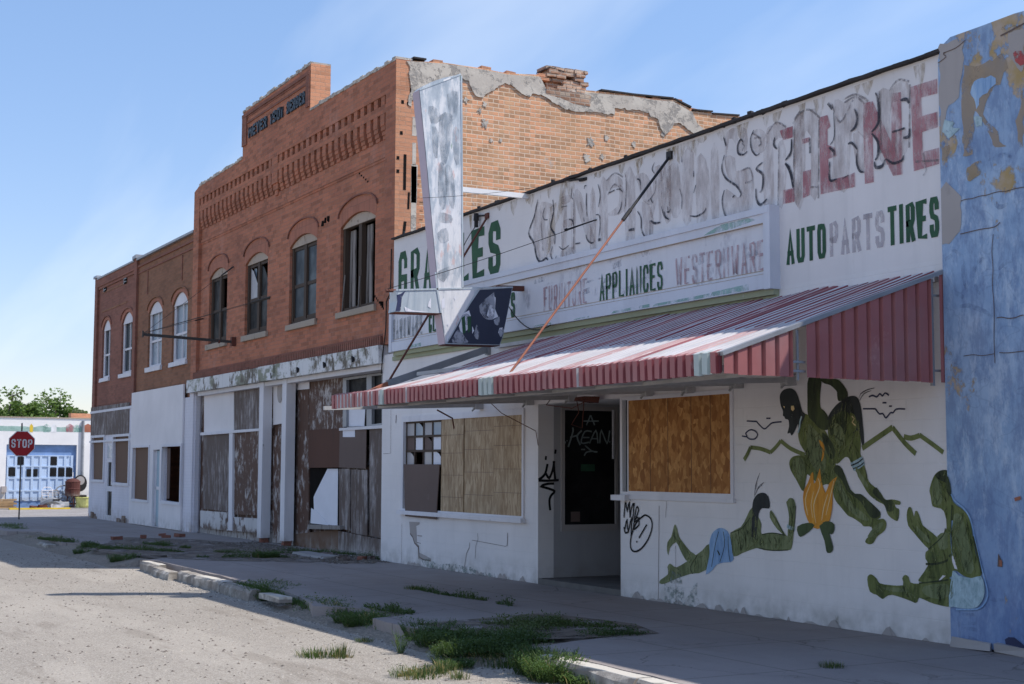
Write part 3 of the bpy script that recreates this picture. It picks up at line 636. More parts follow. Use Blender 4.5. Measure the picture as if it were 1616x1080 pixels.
mb = MB(); mb.box(-26.66, -26.646, .001, .425, 8.60, 9.62); mb.box(BX1, BX1+.004, .0015, .3185, 3.6, 8.64); mb.box(-30.9, -26.66, .321, .425, 8.4, 9.55)
pieces('parapet_return', mb, MT['brick_quoin'], D)
mb = MB()   # corbel table: dentils above, brackets with stepped feet below, between them a plain band
for a, b, n in ((BX0+.45, -28.92, 17), (-28.55, BX1-.42, 18)):
    mb.box(a, b, .005, .19, 7.80, 7.95); st = (b-a)/n
    for i in range(n):
        x = a+st*(i+.25)
        mb.box(x, x+st*.52, .012, .19, 7.95, 8.12)
        x = a+st*(i+.2); w = st*.58; P = []
        prof = [(.19, 7.36), (YF-.02, 7.36), (YF-.02, 7.43), (YF-.04, 7.43), (YF-.04, 7.51), (YF-.06, 7.51), (YF-.06, 7.59), (.008, 7.59), (.008, 7.80), (.19, 7.80)]
        k = len(mb.v); mb.v += [Vector((x, q, z)) for q, z in prof]+[Vector((x+w, q, z)) for q, z in prof]; m = len(prof)
        mb.f.append(tuple(k+i2 for i2 in range(m))); mb.mi.append(0); mb.f.append(tuple(k+m+i2 for i2 in reversed(range(m)))); mb.mi.append(0)
        for i2 in range(m-1): mb.f.append((k+i2, k+m+i2, k+m+i2+1, k+i2+1)); mb.mi.append(0)
mb.box(-28.92, -28.55, .002, YF, 7.55, 8.12); mb.box(-28.88, -28.6, .03, YF, 7.42, 7.55); mb.box(-28.84, -28.66, .05, YF, 7.3, 7.42)
obj('corbel_table', mb, MT['brick_red'], D)
mb = MB(); mb.box(BX0+.45, BX1-.42, YF-.025, YF, 7.03, 7.09); mb.box(BX0+.45, BX1-.42, YF-.012, YF, 6.985, 7.03); obj('string_course', mb, MT['brick_red'], D)
mb = MB(); n = 118
for i in range(n):
    x = BX0+.3+(BX1-BX0-.75)*i/n; mb.box(x, x+.068, -.028, YF+.01, 3.70, 3.86)
mb.box(BX0+.3, BX1-.45, YF-.05, YF, 3.86, 3.90)
obj('soldier_course', mb, MT['brick_maroon'], D)
# gable panel frame and letters
mb = MB()
for b in ((-30.62, -26.85, -.02, 9.22, 9.27), (-30.62, -26.85, -.012, 9.36, 9.40)): mb.box(b[0], b[1], b[2], 0, b[3], b[4])
mb.box(-30.93, -30.62, -.03, 0, 8.75, 9.40); mb.box(-26.85, -26.66, -.03, 0, 8.75, 9.40)
mb.box(-30.93, -26.66, -.035, 0, 9.40, 9.47)
pieces('name_panel', mb, MT['brick_maroon'], D)
mb = MB(); word(mb, 'MEYER', -30.45, -29.22, 8.86, 9.11, .055, -.02, .25, depth=.035); word(mb, '1901', -28.98, -28.2, 8.86, 9.11, .055, -.02, .3, depth=.035); word(mb, 'BERGER', -27.95, -26.88, 8.86, 9.11, .055, -.02, .22, depth=.035)
pieces('raised_letter', mb, MT['letter_metal'], D)
# crumbling mortar capping
mb = MB()
def cap(mb, x0, x1, z0, z1, y0=-.015, y1=.33, st=.16):
    n = int((x1-x0)/st)
    for i in range(n):
        a = x0+(x1-x0)*i/n; b = x0+(x1-x0)*(i+1)/n; z = z0+(z1-z0)*i/n; h = random.uniform(.012, .05) if random.random() > .12 else .005
        mb.wbox(a, b-.002, y0+random.uniform(-.008, .012), y1+random.uniform(-.02, .01), z-.03, z+h, .006)
cap(mb, -34.3, -30.95, 8.46, 8.50); cap(mb, -26.62, BX1, 8.68, 8.66); cap(mb, -30.92, -26.65, 9.56, 9.62, y1=.43)
for i in range(7): mb.wbox(-27.3+i*.09, -27.22+i*.09, .02, .35, 9.6, 9.66+random.uniform(0, .05), .01)
pieces('mortar_capping', mb, MT['parging'], D)
# side wall (tan common brick) with its ragged top, and the roof
S0 = lambda pts: [atx(px, py, BX1) for px, py in pts]
top = S0([(650, 96), (700, 99), (760, 108), (800, 116), (850, 118), (853, 124), (862, 140), (930, 143), (960, 146), (1000, 150), (1006, 153), (1030, 156), (1064, 158), (1090, 172), (1092, 176), (1122, 177), (1124, 181), (1168, 184)])
side = [(.32, 3.6), (.32, top[0][1])]+[(max(a, .33), b) for a, b in top]; last = side[-1]; side += [(last[0]+3, last[1]-.3), (last[0]+3, 3.6)]
mb = MB(); mb.plate(side, (), onside(BX1), (-.32, 0, 0)); obj('side_wall', mb, MT['brick_tan'], D)
YB = last[0]+3
mb = MB(); mb.box(BX0, BX1-.32, .34, YB, 7.7, 7.85); obj('roof', mb, MT['roofing'], D)
mb = MB(); mb.box(BX0, BX0+.3, .33, YB, 0, 8.3); mb.box(BX0+.3, BX1, YB, YB+.3, 0, 8.2); mb.box(BX1-.32, BX1, .33, YB, 0, 3.6); obj('rear_wall', mb, MT['brick_brown'], D)
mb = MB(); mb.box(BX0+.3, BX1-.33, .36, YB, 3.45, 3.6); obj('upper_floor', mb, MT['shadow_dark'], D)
# mortar render smeared over the top of the side wall
par_px = [(641, 97), (700, 101), (760, 110), (800, 118), (852, 122), (862, 143), (905, 143), (930, 147), (1000, 153), (1030, 158), (1062, 161), (1092, 178), (1100, 196), (1112, 206), (1098, 212), (1080, 203), (1062, 196), (1050, 214), (1044, 205), (1040, 192), (1024, 187), (1020, 178), (990, 176), (985, 170), (972, 172), (972, 186), (955, 183), (938, 179), (918, 180), (900, 174), (885, 168), (868, 163), (858, 153),
          (848, 150), (840, 150), (836, 155), (826, 152), (815, 140), (800, 132), (790, 136), (780, 144), (766, 148), (757, 153), (748, 146), (742, 132), (728, 126), (722, 128), (700, 140), (672, 148), (662, 160), (655, 158), (651, 172), (646, 170), (643, 140)]
mb = MB(); P = S0(par_px); PS = []
for a, b in zip(P, P[1:]+P[:1]):
    m = max(2, int(math.dist(a, b)/.035))
    for k in range(m):
        y_ = a[0]+(b[0]-a[0])*k/m; z_ = a[1]+(b[1]-a[1])*k/m
        if a[0] > b[0] or z_ < 8.2: y_ += .09*mnoise.noise(Vector((y_*3, z_*3, 0)))+.03*mnoise.noise(Vector((y_*14, z_*14, 4))); z_ += .10*mnoise.noise(Vector((y_*2.5, z_*2.5, 9)))+.035*mnoise.noise(Vector((y_*13, z_*13, 2)))
        PS.append((y_, z_))
mb.plate(PS, (), onside(BX1+.022), (-.02, 0, 0))
for px, py, r in ((765, 165, .07), (757, 175, .06), (765, 195, .11), (775, 222, .05), (790, 222, .05), (735, 158, .07), (932, 225, .13), (926, 250, .12), (957, 218, .08), (950, 248, .07), (1046, 212, .08), (1000, 228, .08)):
    c = atx(px, py, BX1); r *= .75; q = [(c[0]+r*(.75+1.1*mnoise.noise(Vector((t*.45, px, 0)))+.25*mnoise.noise(Vector((t*1.7, py, 3))))*math.cos(t*math.pi/16), c[1]+r*(.9+1.0*mnoise.noise(Vector((t*.45, px, 0)))+.25*mnoise.noise(Vector((t*1.7, py, 3))))*math.sin(t*math.pi/16)) for t in range(32)]; mb.plate(q, (), onside(BX1+.012), (-.01, 0, 0))
for (ax, ay), (bx, by), w in (((655, 185), (654, 215), .10), ((648, 225), (645, 260), .07), ((645, 262), (640, 372), .10), ((654, 260), (648, 320), .12)):
    a = atx(ax, ay, BX1); b = atx(bx, by, BX1); mb.bar((BX1+.006, max(.36, a[0]), a[1]), (BX1+.006, max(.36, b[0]), b[1]), w, .012, up=Vector((1, 0, 0)))
pieces('mortar_render', mb, MT['parging'], D)
# toothed red quoin bricks at the corner, and the open joints beside them
mb = MB(); r0 = 0; z = 3.66; rows = []
while z < 8.6:
    rows.append((z, z+.0745)); z += .0765
def qy(z):
    for lim, v in ((4.7, .50), (5.15, .42), (5.75, .46), (6.3, .50), (6.62, .42), (7.3, .62), (7.55, .78), (7.95, .72), (8.25, .42)):
        if z < lim: return v
    return .36
for i, (a, b) in enumerate(rows):
    q = qy(a)+(.05 if i % 2 else -.03); mb.box(BX1+.004, BX1+.009, .004, q, a, b)
obj('quoin_bricks', mb, MT['brick_quoin'], D)
mb = MB()
for (ax, ay), (bx, by), w in (((639, 244), (638, 300), .05), ((639, 350), (636, 376), .05), ((645, 304), (644, 330), .035), ((648, 140), (648, 155), .03)):
    a = atx(ax, ay, BX1); b = atx(bx, by, BX1); mb.bar((BX1+.012, a[0], a[1]), (BX1+.012, b[0], b[1]), w, .006, up=Vector((1, 0, 0)))
for px, py in ((633, 160), (631, 209), (642, 163), (606, 246), (613, 268)):
    a = atx(px, py, BX1); mb.box(BX1+.010, BX1+.0135, max(a[0], .03), max(a[0], .03)+.05, a[1]-.04, a[1]+.02)
pieces('open_joint', mb, MT['shadow_dark'], D)
# bricks and roofing felt left on top of the side wall
mb = MB()
for (a, b) in zip(top, top[1:]):
    n = max(1, int((b[0]-a[0])/.2))
    for i in range(n):
        y = max(.36, a[0]+(b[0]-a[0])*i/n); zz = a[1]+(b[1]-a[1])*i/n
        if random.random() < .55 and not (2.9 < y < 4.0): mb.wbox(BX1-.27, BX1-.005, y, y+.19, zz-.02, zz+random.choice((.02, .03, .05)), .008)
pieces('loose_brick', mb, MT['brick_quoin'], D)
mb = MB()
for (ax, ay), (bx, by) in (((948, 144), (1000, 151)), ((1000, 151), (1062, 157)), ((1064, 158), (1090, 171)), ((1092, 175), (1124, 178)), ((1124, 181), (1166, 184)), ((652, 93), (672, 96))):
    a = atx(ax, ay, BX1); b = atx(bx, by, BX1); mb.bar((BX1-.14, a[0], a[1]+.02), (BX1-.14, b[0], b[1]+.02), .34, .03)
pieces('roofing_felt', mb, MT['roofing'], D)
# ruined chimney stub
c0 = atx(862, 141, BX1); c1 = atx(930, 143, BX1)
mb = MB(); z = c0[1]-.12; k = 0
mb.wbox(BX1-.44, BX1+.03, c0[0]-.0, c1[0]+.02, c0[1]-.2, c0[1]+.02, .03)
while z < c0[1]+.40:
    y = c0[0]+.06*math.sin(k*1.3); y2 = c1[0]-.04+.05*math.sin(k*2.1)
    u = y; 
    while u < y2-.06:
        L = min(.205, y2-u)
        if not (k in (1, 2, 3) and u-y < .3 and random.random() < .75) and random.random() > .1: mb.wbox(BX1-.38, BX1+random.uniform(-.06, .03), u, u+L-.012, z, z+.066, .008)
        u += L if k % 2 else L*.97
    z += .074; k += 1
mb.wbox(BX1-.42, BX1-.1, c0[0]+.04, c1[0]-.02, c0[1]-.1, c0[1]+.30, .03)
ch = obj('chimney', mb, MT['brick_chimney'], D)
mb = MB(); pts = [(c0[0]-.0, c0[1]+.385), (c0[0]+.08, c0[1]+.43), (c0[0]+.4, c0[1]+.39)]
for a, b in zip(pts, pts[1:]): mb.bar((BX1-.2, a[0], a[1]), (BX1-.2, b[0], b[1]), .34, .02)
obj('chimney_felt', mb, MT['roofing'], ch)
for i, (g, st) in enumerate(zip(wins, ('old', 'old', 'old', 'wreck'))): make_window(D, g, YF, st, i); hood(D, g, YF, MT['brick_maroon'])
mb = MB()
for px, py in ((689, 268),): pass
for (px, py) in ((515, 345), (520, 343), (511, 350)): a = at(px, py, YF); mb.wbox(a[0]-.05, a[0], YF-.03, YF+.01, a[1]-.08, a[1]+.02, .01)
for k in range(6): mb.box(-24.35+.1*k, -24.30+.1*k, YF-.006, YF+.01, 7.0-.055*k, 7.03-.055*k)
for k in range(7):
    a = at(592+k*2.2, 468+k*3.2, YF if k < 3 else 0); mb.box(a[0]-.02, a[0]+.02, -.004 if k > 2 else YF-.004, .09, a[1]-.02, a[1]+.02)
pieces('wall_hole', mb, MT['shadow_dark'], D)

# ---- ground floor shop front of the red building
mb = MB()
bx = BX0+.02; k = 0
for i, w in enumerate((5.55, .95, 5.38)):
    mb.wbox(bx, bx+w-.01, -.10 if i != 1 else -.14, .35, 3.37, 3.685, .006); bx += w
obj('painted_beam', mb, MT['peeling_beam'], D)
mb = MB()
for px, py in ((429, 593), (470, 584), (512, 576), (557, 567)):
    a = at(px, py, -.12); mb.lathe((0, 0, 0), [(.001, 0), (.001, 0)], 3) if 0 else None
    mb.tube([(a[0], -.13, a[1]-.0), (a[0], -.10, a[1])], .045, 10); mb.bar((a[0], -.14, a[1]+.05), (a[0]+.04, -.145, a[1]-.06), .03, .02)
pieces('tie_rod_plate', mb, MT['black_iron'], D)
mb = MB(); mb.box(BX0+.6, -22.9, .02, .3, 3.28, 3.37); obj('beam_lining', mb, MT['white_trim'], D)
mb = MB(); mb.box(BX0, BX0+.32, 0, .3, 0, 3.37); obj('end_pier', mb, MT['white_brick'], D)
for (pa, pb) in (((410, 600), (418, 600)), ((445.5, 600), (454, 600))):
    x0 = at(*pa)[0]; x1 = x0+.25; mb = MB(); mb.wbox(x0, x1, 0, .20, .10, 3.37, .004); c = obj('iron_column', mb, MT['white_trim'], D)
    mb = MB(); mb.wbox(x0+.03, x1-.03, .02, .18, -.01, .11, .02); obj('broken_base', mb, MT['brick_maroon'], c)
C1x = at(410, 600)[0]; C2x = at(445.5, 600)[0]+.25
YR = .16
# left bay, set back
LB0 = BX0+.32; LB1 = C1x+.1
def pl(name, px, y, mat, t=.03, parent=None):
    mb = MB(); mb.plate(W(px, y), (), onwall(y), (0, t, 0)); return obj(name, mb, MT[mat], parent or D)
mb = MB(); mb.box(LB0-.1, C1x+.2, .21, .3, 0, 3.4); mb.box(C1x+.2, C2x-.1, .27, .34, 0, 3.4); mb.box(C2x-.1, -22.9, .36, .45, 0, 2.1); mb.box(C2x-.1, at(541, 640, .36)[0], .36, .45, 2.1, 3.4)
bw_ = at(545, 600, YR+.05); w2 = at(543, 596, .28)
obj('recess_back', mb, MT['peeling_brown'], D)
pl('upper_panel', [(322, 623), (369, 616), (369, 679), (322, 684)], YR, 'panel_white')
pl('upper_board', [(370, 617), (413, 612), (413, 676), (370, 680)], YR-.01, 'peeling_grey')
pl('transom_rail', [(316, 683), (413, 676), (413, 680), (316, 687.5)], YR-.08, 'white_trim', .08)
pl('boarded_window', [(321, 687), (361, 684), (361, 808), (320, 803)], YR-.01, 'peeling_grey')
pl('mullion', [(361.5, 683), (367, 683), (366, 838), (360, 837)], YR-.07, 'white_trim', .06)
pl('boarded_window', [(368, 683), (413, 680), (413, 814), (368, 812)], YR-.02, 'peeling_brown')
pl('bulkhead', [(316, 806), (361, 809), (361, 838), (316, 833)], YR-.03, 'peeling_white')
pl('bulkhead', [(367, 816), (413, 819), (412, 842), (367, 838)], YR-.04, 'peeling_white')
mb = MB(); mb.box(LB0, LB0+.05, .05, YR, 0, 3.3); obj('recess_cheek', mb, MT['white_brick'], D)
# between the columns
pl('side_door', [(431, 688), (450, 686), (448, 858), (430, 856)], .22, 'peeling_brown', .05)
pl('transom_light', [(431, 603), (449, 601), (449, 668), (431, 671)], .22, 'panel_white', .03)
a = at(441, 618, .2); mb = MB(); mb.plate([(a[0]+.16*math.cos(t*.3927), a[1]+.24*math.sin(t*.3927)) for t in range(16)], (), onwall(.205), (0, .01, 0)); obj('oval_plaque', mb, MT['plaster_grey'], D)
# right bay
y = .30
pl('boarded_strip', [(467, 606), (487, 604), (487, 846), (464, 843)], y-.03, 'peeling_brown')
pl('white_strip', [(467, 602), (488, 600), (488, 614), (467, 616)], y-.045, 'white_trim', .01)
pl('upper_board', [(487, 602), (541, 595), (541, 676), (487, 680)], y-.02, 'peeling_brown')
hole = W([(542.5, 597), (605, 588), (605, 672), (542.5, 674)], y)
mb = MB(); o = hole; ins = W([(548, 600), (580, 595.5), (580, 673), (548, 673.5)], y); ins2 = W([(588, 594), (604, 592), (604, 668), (588, 670)], y)
mb.plate(o, [ins, ins2], onwall(y-.02), (0, .06, 0)); wn1 = obj('window', mb, MT['grey_steel'], D)
mb = MB(); q = W([(549, 646), (579, 642), (577, 674), (550, 675)], y+.06); mb.plate(q, (), onwall(y+.03), (0, .005, 0)); obj('inner_sheet', mb, MT['white_sheet'], wn1)
mb = MB(); mb.quad((hole[0][0]-.2, y+.045, 2.0), (hole[1][0]+.1, y+.045, 2.0), (hole[1][0]+.1, y+.045, 3.3), (hole[0][0]-.2, y+.045, 3.3)); obj('pane', mb, MT['glass_black'], wn1)
pl('window_ledge', [(535, 676), (605, 671), (605, 676), (535, 680)], y-.1, 'white_trim', .1)
pl('rusty_sheet', [(487, 679), (536, 676), (535, 738), (487, 738.5)], y-.06, 'rust_sheet', .01)
pl('grey_board', [(536, 680), (578, 678), (577, 740), (535, 738)], y-.07, 'dark_board', .012)
pl('white_scrap', [(541, 679), (560, 678), (560, 690), (541, 690)], y-.075, 'white_sheet', .003)
for q in ([(535, 740), (552, 740), (552, 838), (535, 833)], [(554, 741), (579, 742), (579, 846), (554, 841)], [(583, 678), (607, 676), (603, 850), (583, 846)]): pl('boarding', q, y-.05, 'peeling_grey')
pl('opening_dark', [(489, 738), (535, 738), (535, 829), (489, 828)], y-.0, 'shadow_dark', .01)
mb = MB(); mb.plate(W([(517, 740), (533.5, 740), (532.5, 830), (500, 826), (496, 822), (495, 785), (497, 780)], y-.01), (), onwall(y-.012), (0, .006, 0)); obj('broken_sheet', mb, MT['white_sheet'], D)
mb = MB(); mb.plate(W([(490, 826), (491, 802), (498, 806), (510, 818), (518, 829)], y-.02), (), onwall(y-.02), (0, .005, 0)); obj('broken_shard', mb, MT['white_sheet'], D)
pl('opening_ledge', [(486, 828), (536, 830), (536, 836), (486, 835)], y-.12, 'wood_weathered', .1)
pl('bulkhead', [(464, 843), (534, 836), (534, 880), (462, 868)], y-.035, 'brown_board')
pl('bulkhead', [(534, 838), (604, 852), (604, 892), (534, 882)], y-.045, 'peeling_grey')

# ================================================================== two smaller brick shops at the corner
def shop(x0, x1, label, mat, gs, zt, y):
    T = thing('brick_shop', ((x0+x1)/2, 0, 0), label, 'building')
    mb = MB(); mb.plate(rect(x0+.35 if x0 < -42 else x0+.0, x1-(.32 if x1 < -38 else 0), 3.28, zt), [arch(*g) for g in gs], onwall(y), (0, .25, 0)); obj('front_wall', mb, MT[mat], T)
    return T
yA = .07
gA = [win(0, 0, 0, (169, 504.5), (161, 517), (160, 594), (172.8, 590), yA, ''), win(0, 0, 0, (203, 491), (192.5, 506), (190.5, 586), (208.5, 581), yA, '')]
gB = [win(0, 0, 0, (247, 475), (234.5, 490), (232.5, 576), (254.5, 570), yA, ''), win(0, 0, 0, (286, 460), (271, 476), (270.5, 566.5), (294.5, 560.5), yA, '')]
gA = [(a, b, 4.25, 5.72, 6.02) for a, b, *_ in gA]; gB = [(a, b, 4.25, 5.72, 6.02) for a, b, *_ in gB]
AX = -45.6; MX = -40.35
A = shop(AX, MX, 'dark red brick corner shop with two thin white windows and boarded lower front', 'brick_maroon', gA, 7.36, yA)
B = shop(MX, BX0, 'brown brick shop beside the taller red building, plain white boarding over its ground floor', 'brick_brown', gB, 7.36, yA)
mb = MB(); mb.box(AX, AX+.35, 0, .3, 3.28, 7.42); mb.box(MX-.32, MX-.002, 0, .3, 3.28, 7.42); mb.box(AX+.35, MX-.32, 0, yA, 7.12, 7.36); mb.box(AX+.35, MX-.32, .03, yA, 7.04, 7.12); obj('pilaster', mb, MT['brick_maroon'], A)
mb = MB(); mb.box(AX+.35, MX-.3, -.03, .33, 7.36, 7.41); mb.wbox(AX-.04, AX+.4, -.05, .36, 7.42, 7.50, .01); mb.wbox(MX-.38, MX+.06, -.05, .36, 7.42, 7.52, .01); obj('coping', mb, MT['grey_steel'], A)
mb = MB(); mb.box(MX, BX0, -.02, .33, 7.36, 7.42); obj('coping', mb, MT['grey_steel'], B)
mb = MB(); mb.box(MX, BX0, .03, yA, 7.16, 7.22); mb.box(MX, BX0, .045, yA, 6.98, 7.02)
for x in (MX+1.0, BX0-1.2): mb.box(x, x+.05, .05, yA, 6.3, 6.95)
pieces('brick_panel', mb, MT['brick_maroon'], B)
mb = MB()
for q in ((AX+.75, AX+3.95, 6.88, 6.93), (AX+.75, AX+3.95, 6.30, 6.35)): mb.box(q[0], q[1], yA-.012, yA, q[2], q[3])
pieces('brick_panel', mb, MT['brick_brown'], A)
for px, py in ((167, 453), (199, 440)):
    a = at(px, py, yA); mb = MB(); mb.box(a[0]-.14, a[0]+.14, yA-.02, yA-.002, a[1]-.15, a[1]+.15); v = obj('vent', mb, MT['shadow_dark'], A); mb = MB()
    for k in (-.09, 0, .09): mb.box(a[0]-.15, a[0]+.15, yA-.035, yA-.02, a[1]+k-.012, a[1]+k+.012)
    mb.box(a[0]-.16, a[0]-.13, yA-.035, yA-.02, a[1]-.15, a[1]+.15); obj('vent_bars', mb, MT['grey_steel'], v)
for T, gs, o in ((A, gA, 0), (B, gB, 2)):
    for i, g in enumerate(gs): make_window(T, g, yA, 'white', i+o); hood(T, g, yA, MT['brick_maroon' if T is A else 'brick_brown'], rise=.22)
# shells
mb = MB(); mb.box(AX, AX+.3, .302, 14, 0, 7.3); mb.box(AX+.3, MX, 14, 14.3, 0, 7.2); obj('side_wall', mb, MT['brick_maroon'], A)
mb = MB(); mb.box(AX+.3, MX, .35, 14, 6.9, 7.0); obj('roof', mb, MT['roofing'], A)
mb = MB(); mb.box(MX, BX0, .35, 14, 6.9, 7.0); obj('roof', mb, MT['roofing'], B)
mb = MB(); mb.box(MX, MX+.2, .34, 14, 0, 6.9); mb.box(MX, BX0, 14, 14.3, 0, 7.2); obj('rear_wall', mb, MT['brick_brown'], B)
# painted lower front of the corner shop
dx = at(168, 760)[0]; dx1 = at(178, 760)[0]
lw = rect(AX, MX, 0, 3.28)
holesA = [rect(dx, dx1, .02, 2.28), W([(146.5, 691), (164, 690), (164, 758.5), (146, 757)]), W([(180.5, 689.5), (205, 688.5), (203.5, 764), (180, 761)])]
mb = MB(); mb.plate(lw, holesA, onwall(-.01), (0, .07, 0)); obj('ground_floor_wall', mb, MT['white_brick'], A)
mb = MB(); mb.box(AX, MX, -.04, -.012, 3.20, 3.27); mb.box(AX, MX, -.04, -.012, 2.30, 2.36); pieces('ledger', mb, MT['white_trim'], A)
mb = MB(); mb.plate(W([(145, 643.5), (205.5, 635), (204.5, 685.5), (144.5, 687.5)]), (), onwall(-.03), (0, .018, 0)); obj('transom_boarding', mb, MT['peeling_grey'], A)
for q in holesA[1:]:
    xs_ = sorted(p[0] for p in q); zs2 = sorted(p[1] for p in q); mb = MB(); mb.plate(rect(xs_[0]+.0, xs_[-1]-.0, zs2[0]+.0, zs2[-1]), (), onwall(.04), (0, .02, 0)); f = obj('boarded_window', mb, MT['brown_board'], A)
    mb = MB(); mb.plate(rect(xs_[0]-.07, xs_[-1]+.07, zs2[0]-.06, zs2[-1]+.06), [rect(xs_[0]+.01, xs_[-1]-.01, zs2[0]+.02, zs2[-1]-.01)], onwall(-.045), (0, .033, 0)); obj('frame', mb, MT['white_trim'], f)
mb = MB(); mb.plate(rect(dx, dx1, .02, 2.28), [rect(dx+.12, dx1-.1, .15, .85), rect(dx+.12, dx1-.1, 1.0, 1.7)], onwall(.0), (0, .04, 0)); f = obj('door', mb, MT['white_trim'], A)
mb = MB(); mb.box(dx+.05, dx1-.05, .042, .05, .05, 1.8); obj('pane', mb, MT['glass_dark'], f)
mb = MB(); mb.box(dx+.08, dx1-.06, -.012, -.002, 1.82, 2.2); obj('transom_pane', mb, MT['glass_bright'], f)
mb = MB()
for k in range(9):
    x = AX+.1+random.random()*.9 if k < 4 else dx1+.1+random.random()*1.6; mb.wbox(x, x+.4, -.03, -.009, 0, .06+random.random()*.14, .02)
pieces('broken_plinth', mb, MT['brown_board'], A)
# painted lower front of the brown shop
mb = MB(); xa = at(243.5, 760)[0]; xb = at(254, 760)[0]
hB = [W([(213.5, 706.5), (238, 705.5), (236.5, 790.5), (211.5, 787)]), rect(xa, xb, .03, 2.02), W([(260, 705), (289, 704), (287.5, 794), (258.5, 790)])]
mb.plate(rect(MX+.02, BX0-.42, .02, 3.62), hB, onwall(-.05), (0, .045, 0)); obj('white_panel', mb, MT['panel_white'], B)
mb = MB(); mb.box(MX, BX0, 0, .25, 2.3, 3.28); mb.plate(rect(MX, BX0, 0, 2.3), [[(a+(.03 if a < (q[0][0]+q[1][0])/2 else -.03), b) for a, b in q] for q in hB], onwall(.0), (0, .06, 0)); obj('ground_floor_wall', mb, MT['white_brick'], B)
mb = MB(); mb.plate([(a, b) for a, b in hB[0]], (), onwall(.01), (0, .015, 0)); obj('boarded_window', mb, MT['brown_board'], B)
def ring(q, w, y, t, m, parent, nm='frame'):
    xs_ = [p[0] for p in q]; zz_ = [p[1] for p in q]; mb = MB(); mb.plate(rect(min(xs_)-w, max(xs_)+w, min(zz_)-w, max(zz_)+w), [rect(min(xs_)+.005, max(xs_)-.005, min(zz_)+.01, max(zz_)-.01)], onwall(y), (0, t, 0)); return obj(nm, mb, MT[m], parent)
ring(hB[0], .05, -.075, .024, 'white_trim', B); wf = ring(hB[2], .06, -.08, .029, 'white_trim', B, 'window')
q = hB[2]; mb = MB(); mb.plate([(a, b) for a, b in rect(q[0][0]+.02, q[0][0]+.3, q[3][1]+.05, q[0][1]-.05)], (), onwall(.06), (0, .02, 0)); obj('inner_jamb', mb, MT['dark_board'], wf)
mb = MB(); mb.box(xa+.02, xb-.02, .04, .08, .04, 2.0); f = obj('door', mb, MT['blue_panel_door'], B)
mb = MB(); mb.box(xa+.05, xb-.05, .02, .04, .98, 1.06); mb.box(xa+.02, xa+.09, .02, .04, .05, 1.98); obj('door_rail', mb, MT['white_trim'], f)
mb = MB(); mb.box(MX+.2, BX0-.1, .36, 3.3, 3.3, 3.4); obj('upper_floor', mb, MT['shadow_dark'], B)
# ================================================================== the white general store
SX0, SXL, SX1, ST = -22.44, -22.87, -9.68, 5.50
G = thing('general_store', (-16.2, 0, 0), 'long single-storey white store with faded painted lettering and boarded shop windows under its awning', 'building')
ENT0, ENT1, ENTZ = -17.42, -15.32, 2.47
wA = rect(at(640, 700)[0], at(827, 740)[0], .92, 2.37)      # left shop window
wB = rect(at(979, 700)[0], at(1158, 700)[0], .98, 2.42)     # right shop window
wA = rect(-21.98, -17.82, .86, 2.36); wB = rect(at(980.5, 700)[0], at(1158.5, 700)[0], at(1158, 787)[1], at(1158, 614)[1])
low = [(SXL, 0), (ENT0, 0), (ENT0, ENTZ), (ENT1, ENTZ), (ENT1, 0), (SX1, 0), (SX1, 3.55), (SX0, 3.55), (SX0, 3.52), (SXL, 3.52)]
mb = MB(); mb.plate(low, [wA, [(wB[0][0]+.002, wB[0][1])]+wB[1:3]+[(wB[3][0]+.002, wB[3][1])], rect(-21.7, -20.2, 2.62, 3.02)], onwall(0), (0, .25, 0)); obj('front_wall', mb, MT['store_white'], G)
mb = MB(); fa = [(SX0, 3.55), (SX1, 3.55), (SX1, 5.5)]+ragged(SX1, 5.50, SX0, 5.47, 40, .006)[1:]
mb.plate(fa, (), onwall(0), (0, .25, 0)); obj('fascia_wall', mb, MT['fascia_white'], G)
mb = MB(); tp = ragged(SX0, 5.47, SX1, 5.50, 60, .006)
for a, b in zip(tp, tp[1:]): mb.bar((a[0], .11, a[1]+.018), (b[0], .11, b[1]+.018), .34, .03+random.uniform(-.006, .006))
for k in range(14):
    x = random.uniform(SX0, SX1); mb.wbox(x, x+.06, -.03, .0, 5.49, 5.53+random.random()*.04, .01)
obj('tar_coping', mb, MT['roofing'], G)
mb = MB(); mb.box(SX0, SX1, .26, 16, 4.9, 5.0); obj('roof', mb, MT['roofing'], G)
mb = MB(); mb.box(SX0, SX1, 16, 16.3, 0, 5.2); mb.box(SX1-.2, SX1, .26, 16, 0, 4.9); obj('rear_wall', mb, MT['store_white'], G)
mb = MB(); mb.box(SX0, SX1-.22, .3, 16, 2.9, 3.0); obj('ceiling', mb, MT['interior_grey'], G)
mb = MB(); mb.box(SX0, SX1-.22, 5.0, 5.1, 0, 2.9); obj('partition', mb, MT['interior_grey'], G)
# entry: return wall with its own shop window, step, door, right reveal
gx = [(.365, .71), (1.30, .71), (1.30, 2.46), (.365, 2.46)]
mb = MB(); mb.plate([(.25, 0), (1.75, 0), (1.75, 2.62), (.25, 2.62)], [gx], onside(ENT0), (-.12, 0, 0)); obj('return_wall', mb, MT['return_grey'], G)
mb = MB(); mb.plate([(gx[0][0], gx[0][1]), (gx[1][0], gx[1][1]), (gx[2][0], gx[2][1]), (gx[3][0], gx[3][1])], [rect(.42, 1.26, .80, 2.40)], onside(ENT0+.02), (-.06, 0, 0)); ew = obj('window', mb, MT['plaster_grey'], G)
mb = MB(); mb.quad((ENT0-.01, .4, .78), (ENT0-.01, 1.28, .78), (ENT0-.01, 1.28, 2.42), (ENT0-.01, .4, 2.42)); obj('pane', mb, MT['glass_black'], ew)
mb = MB(); mb.box(ENT0-.006, ENT0-.002, .53, .68, .84, .98); obj('window_card', mb, MT['dark_board'], ew)
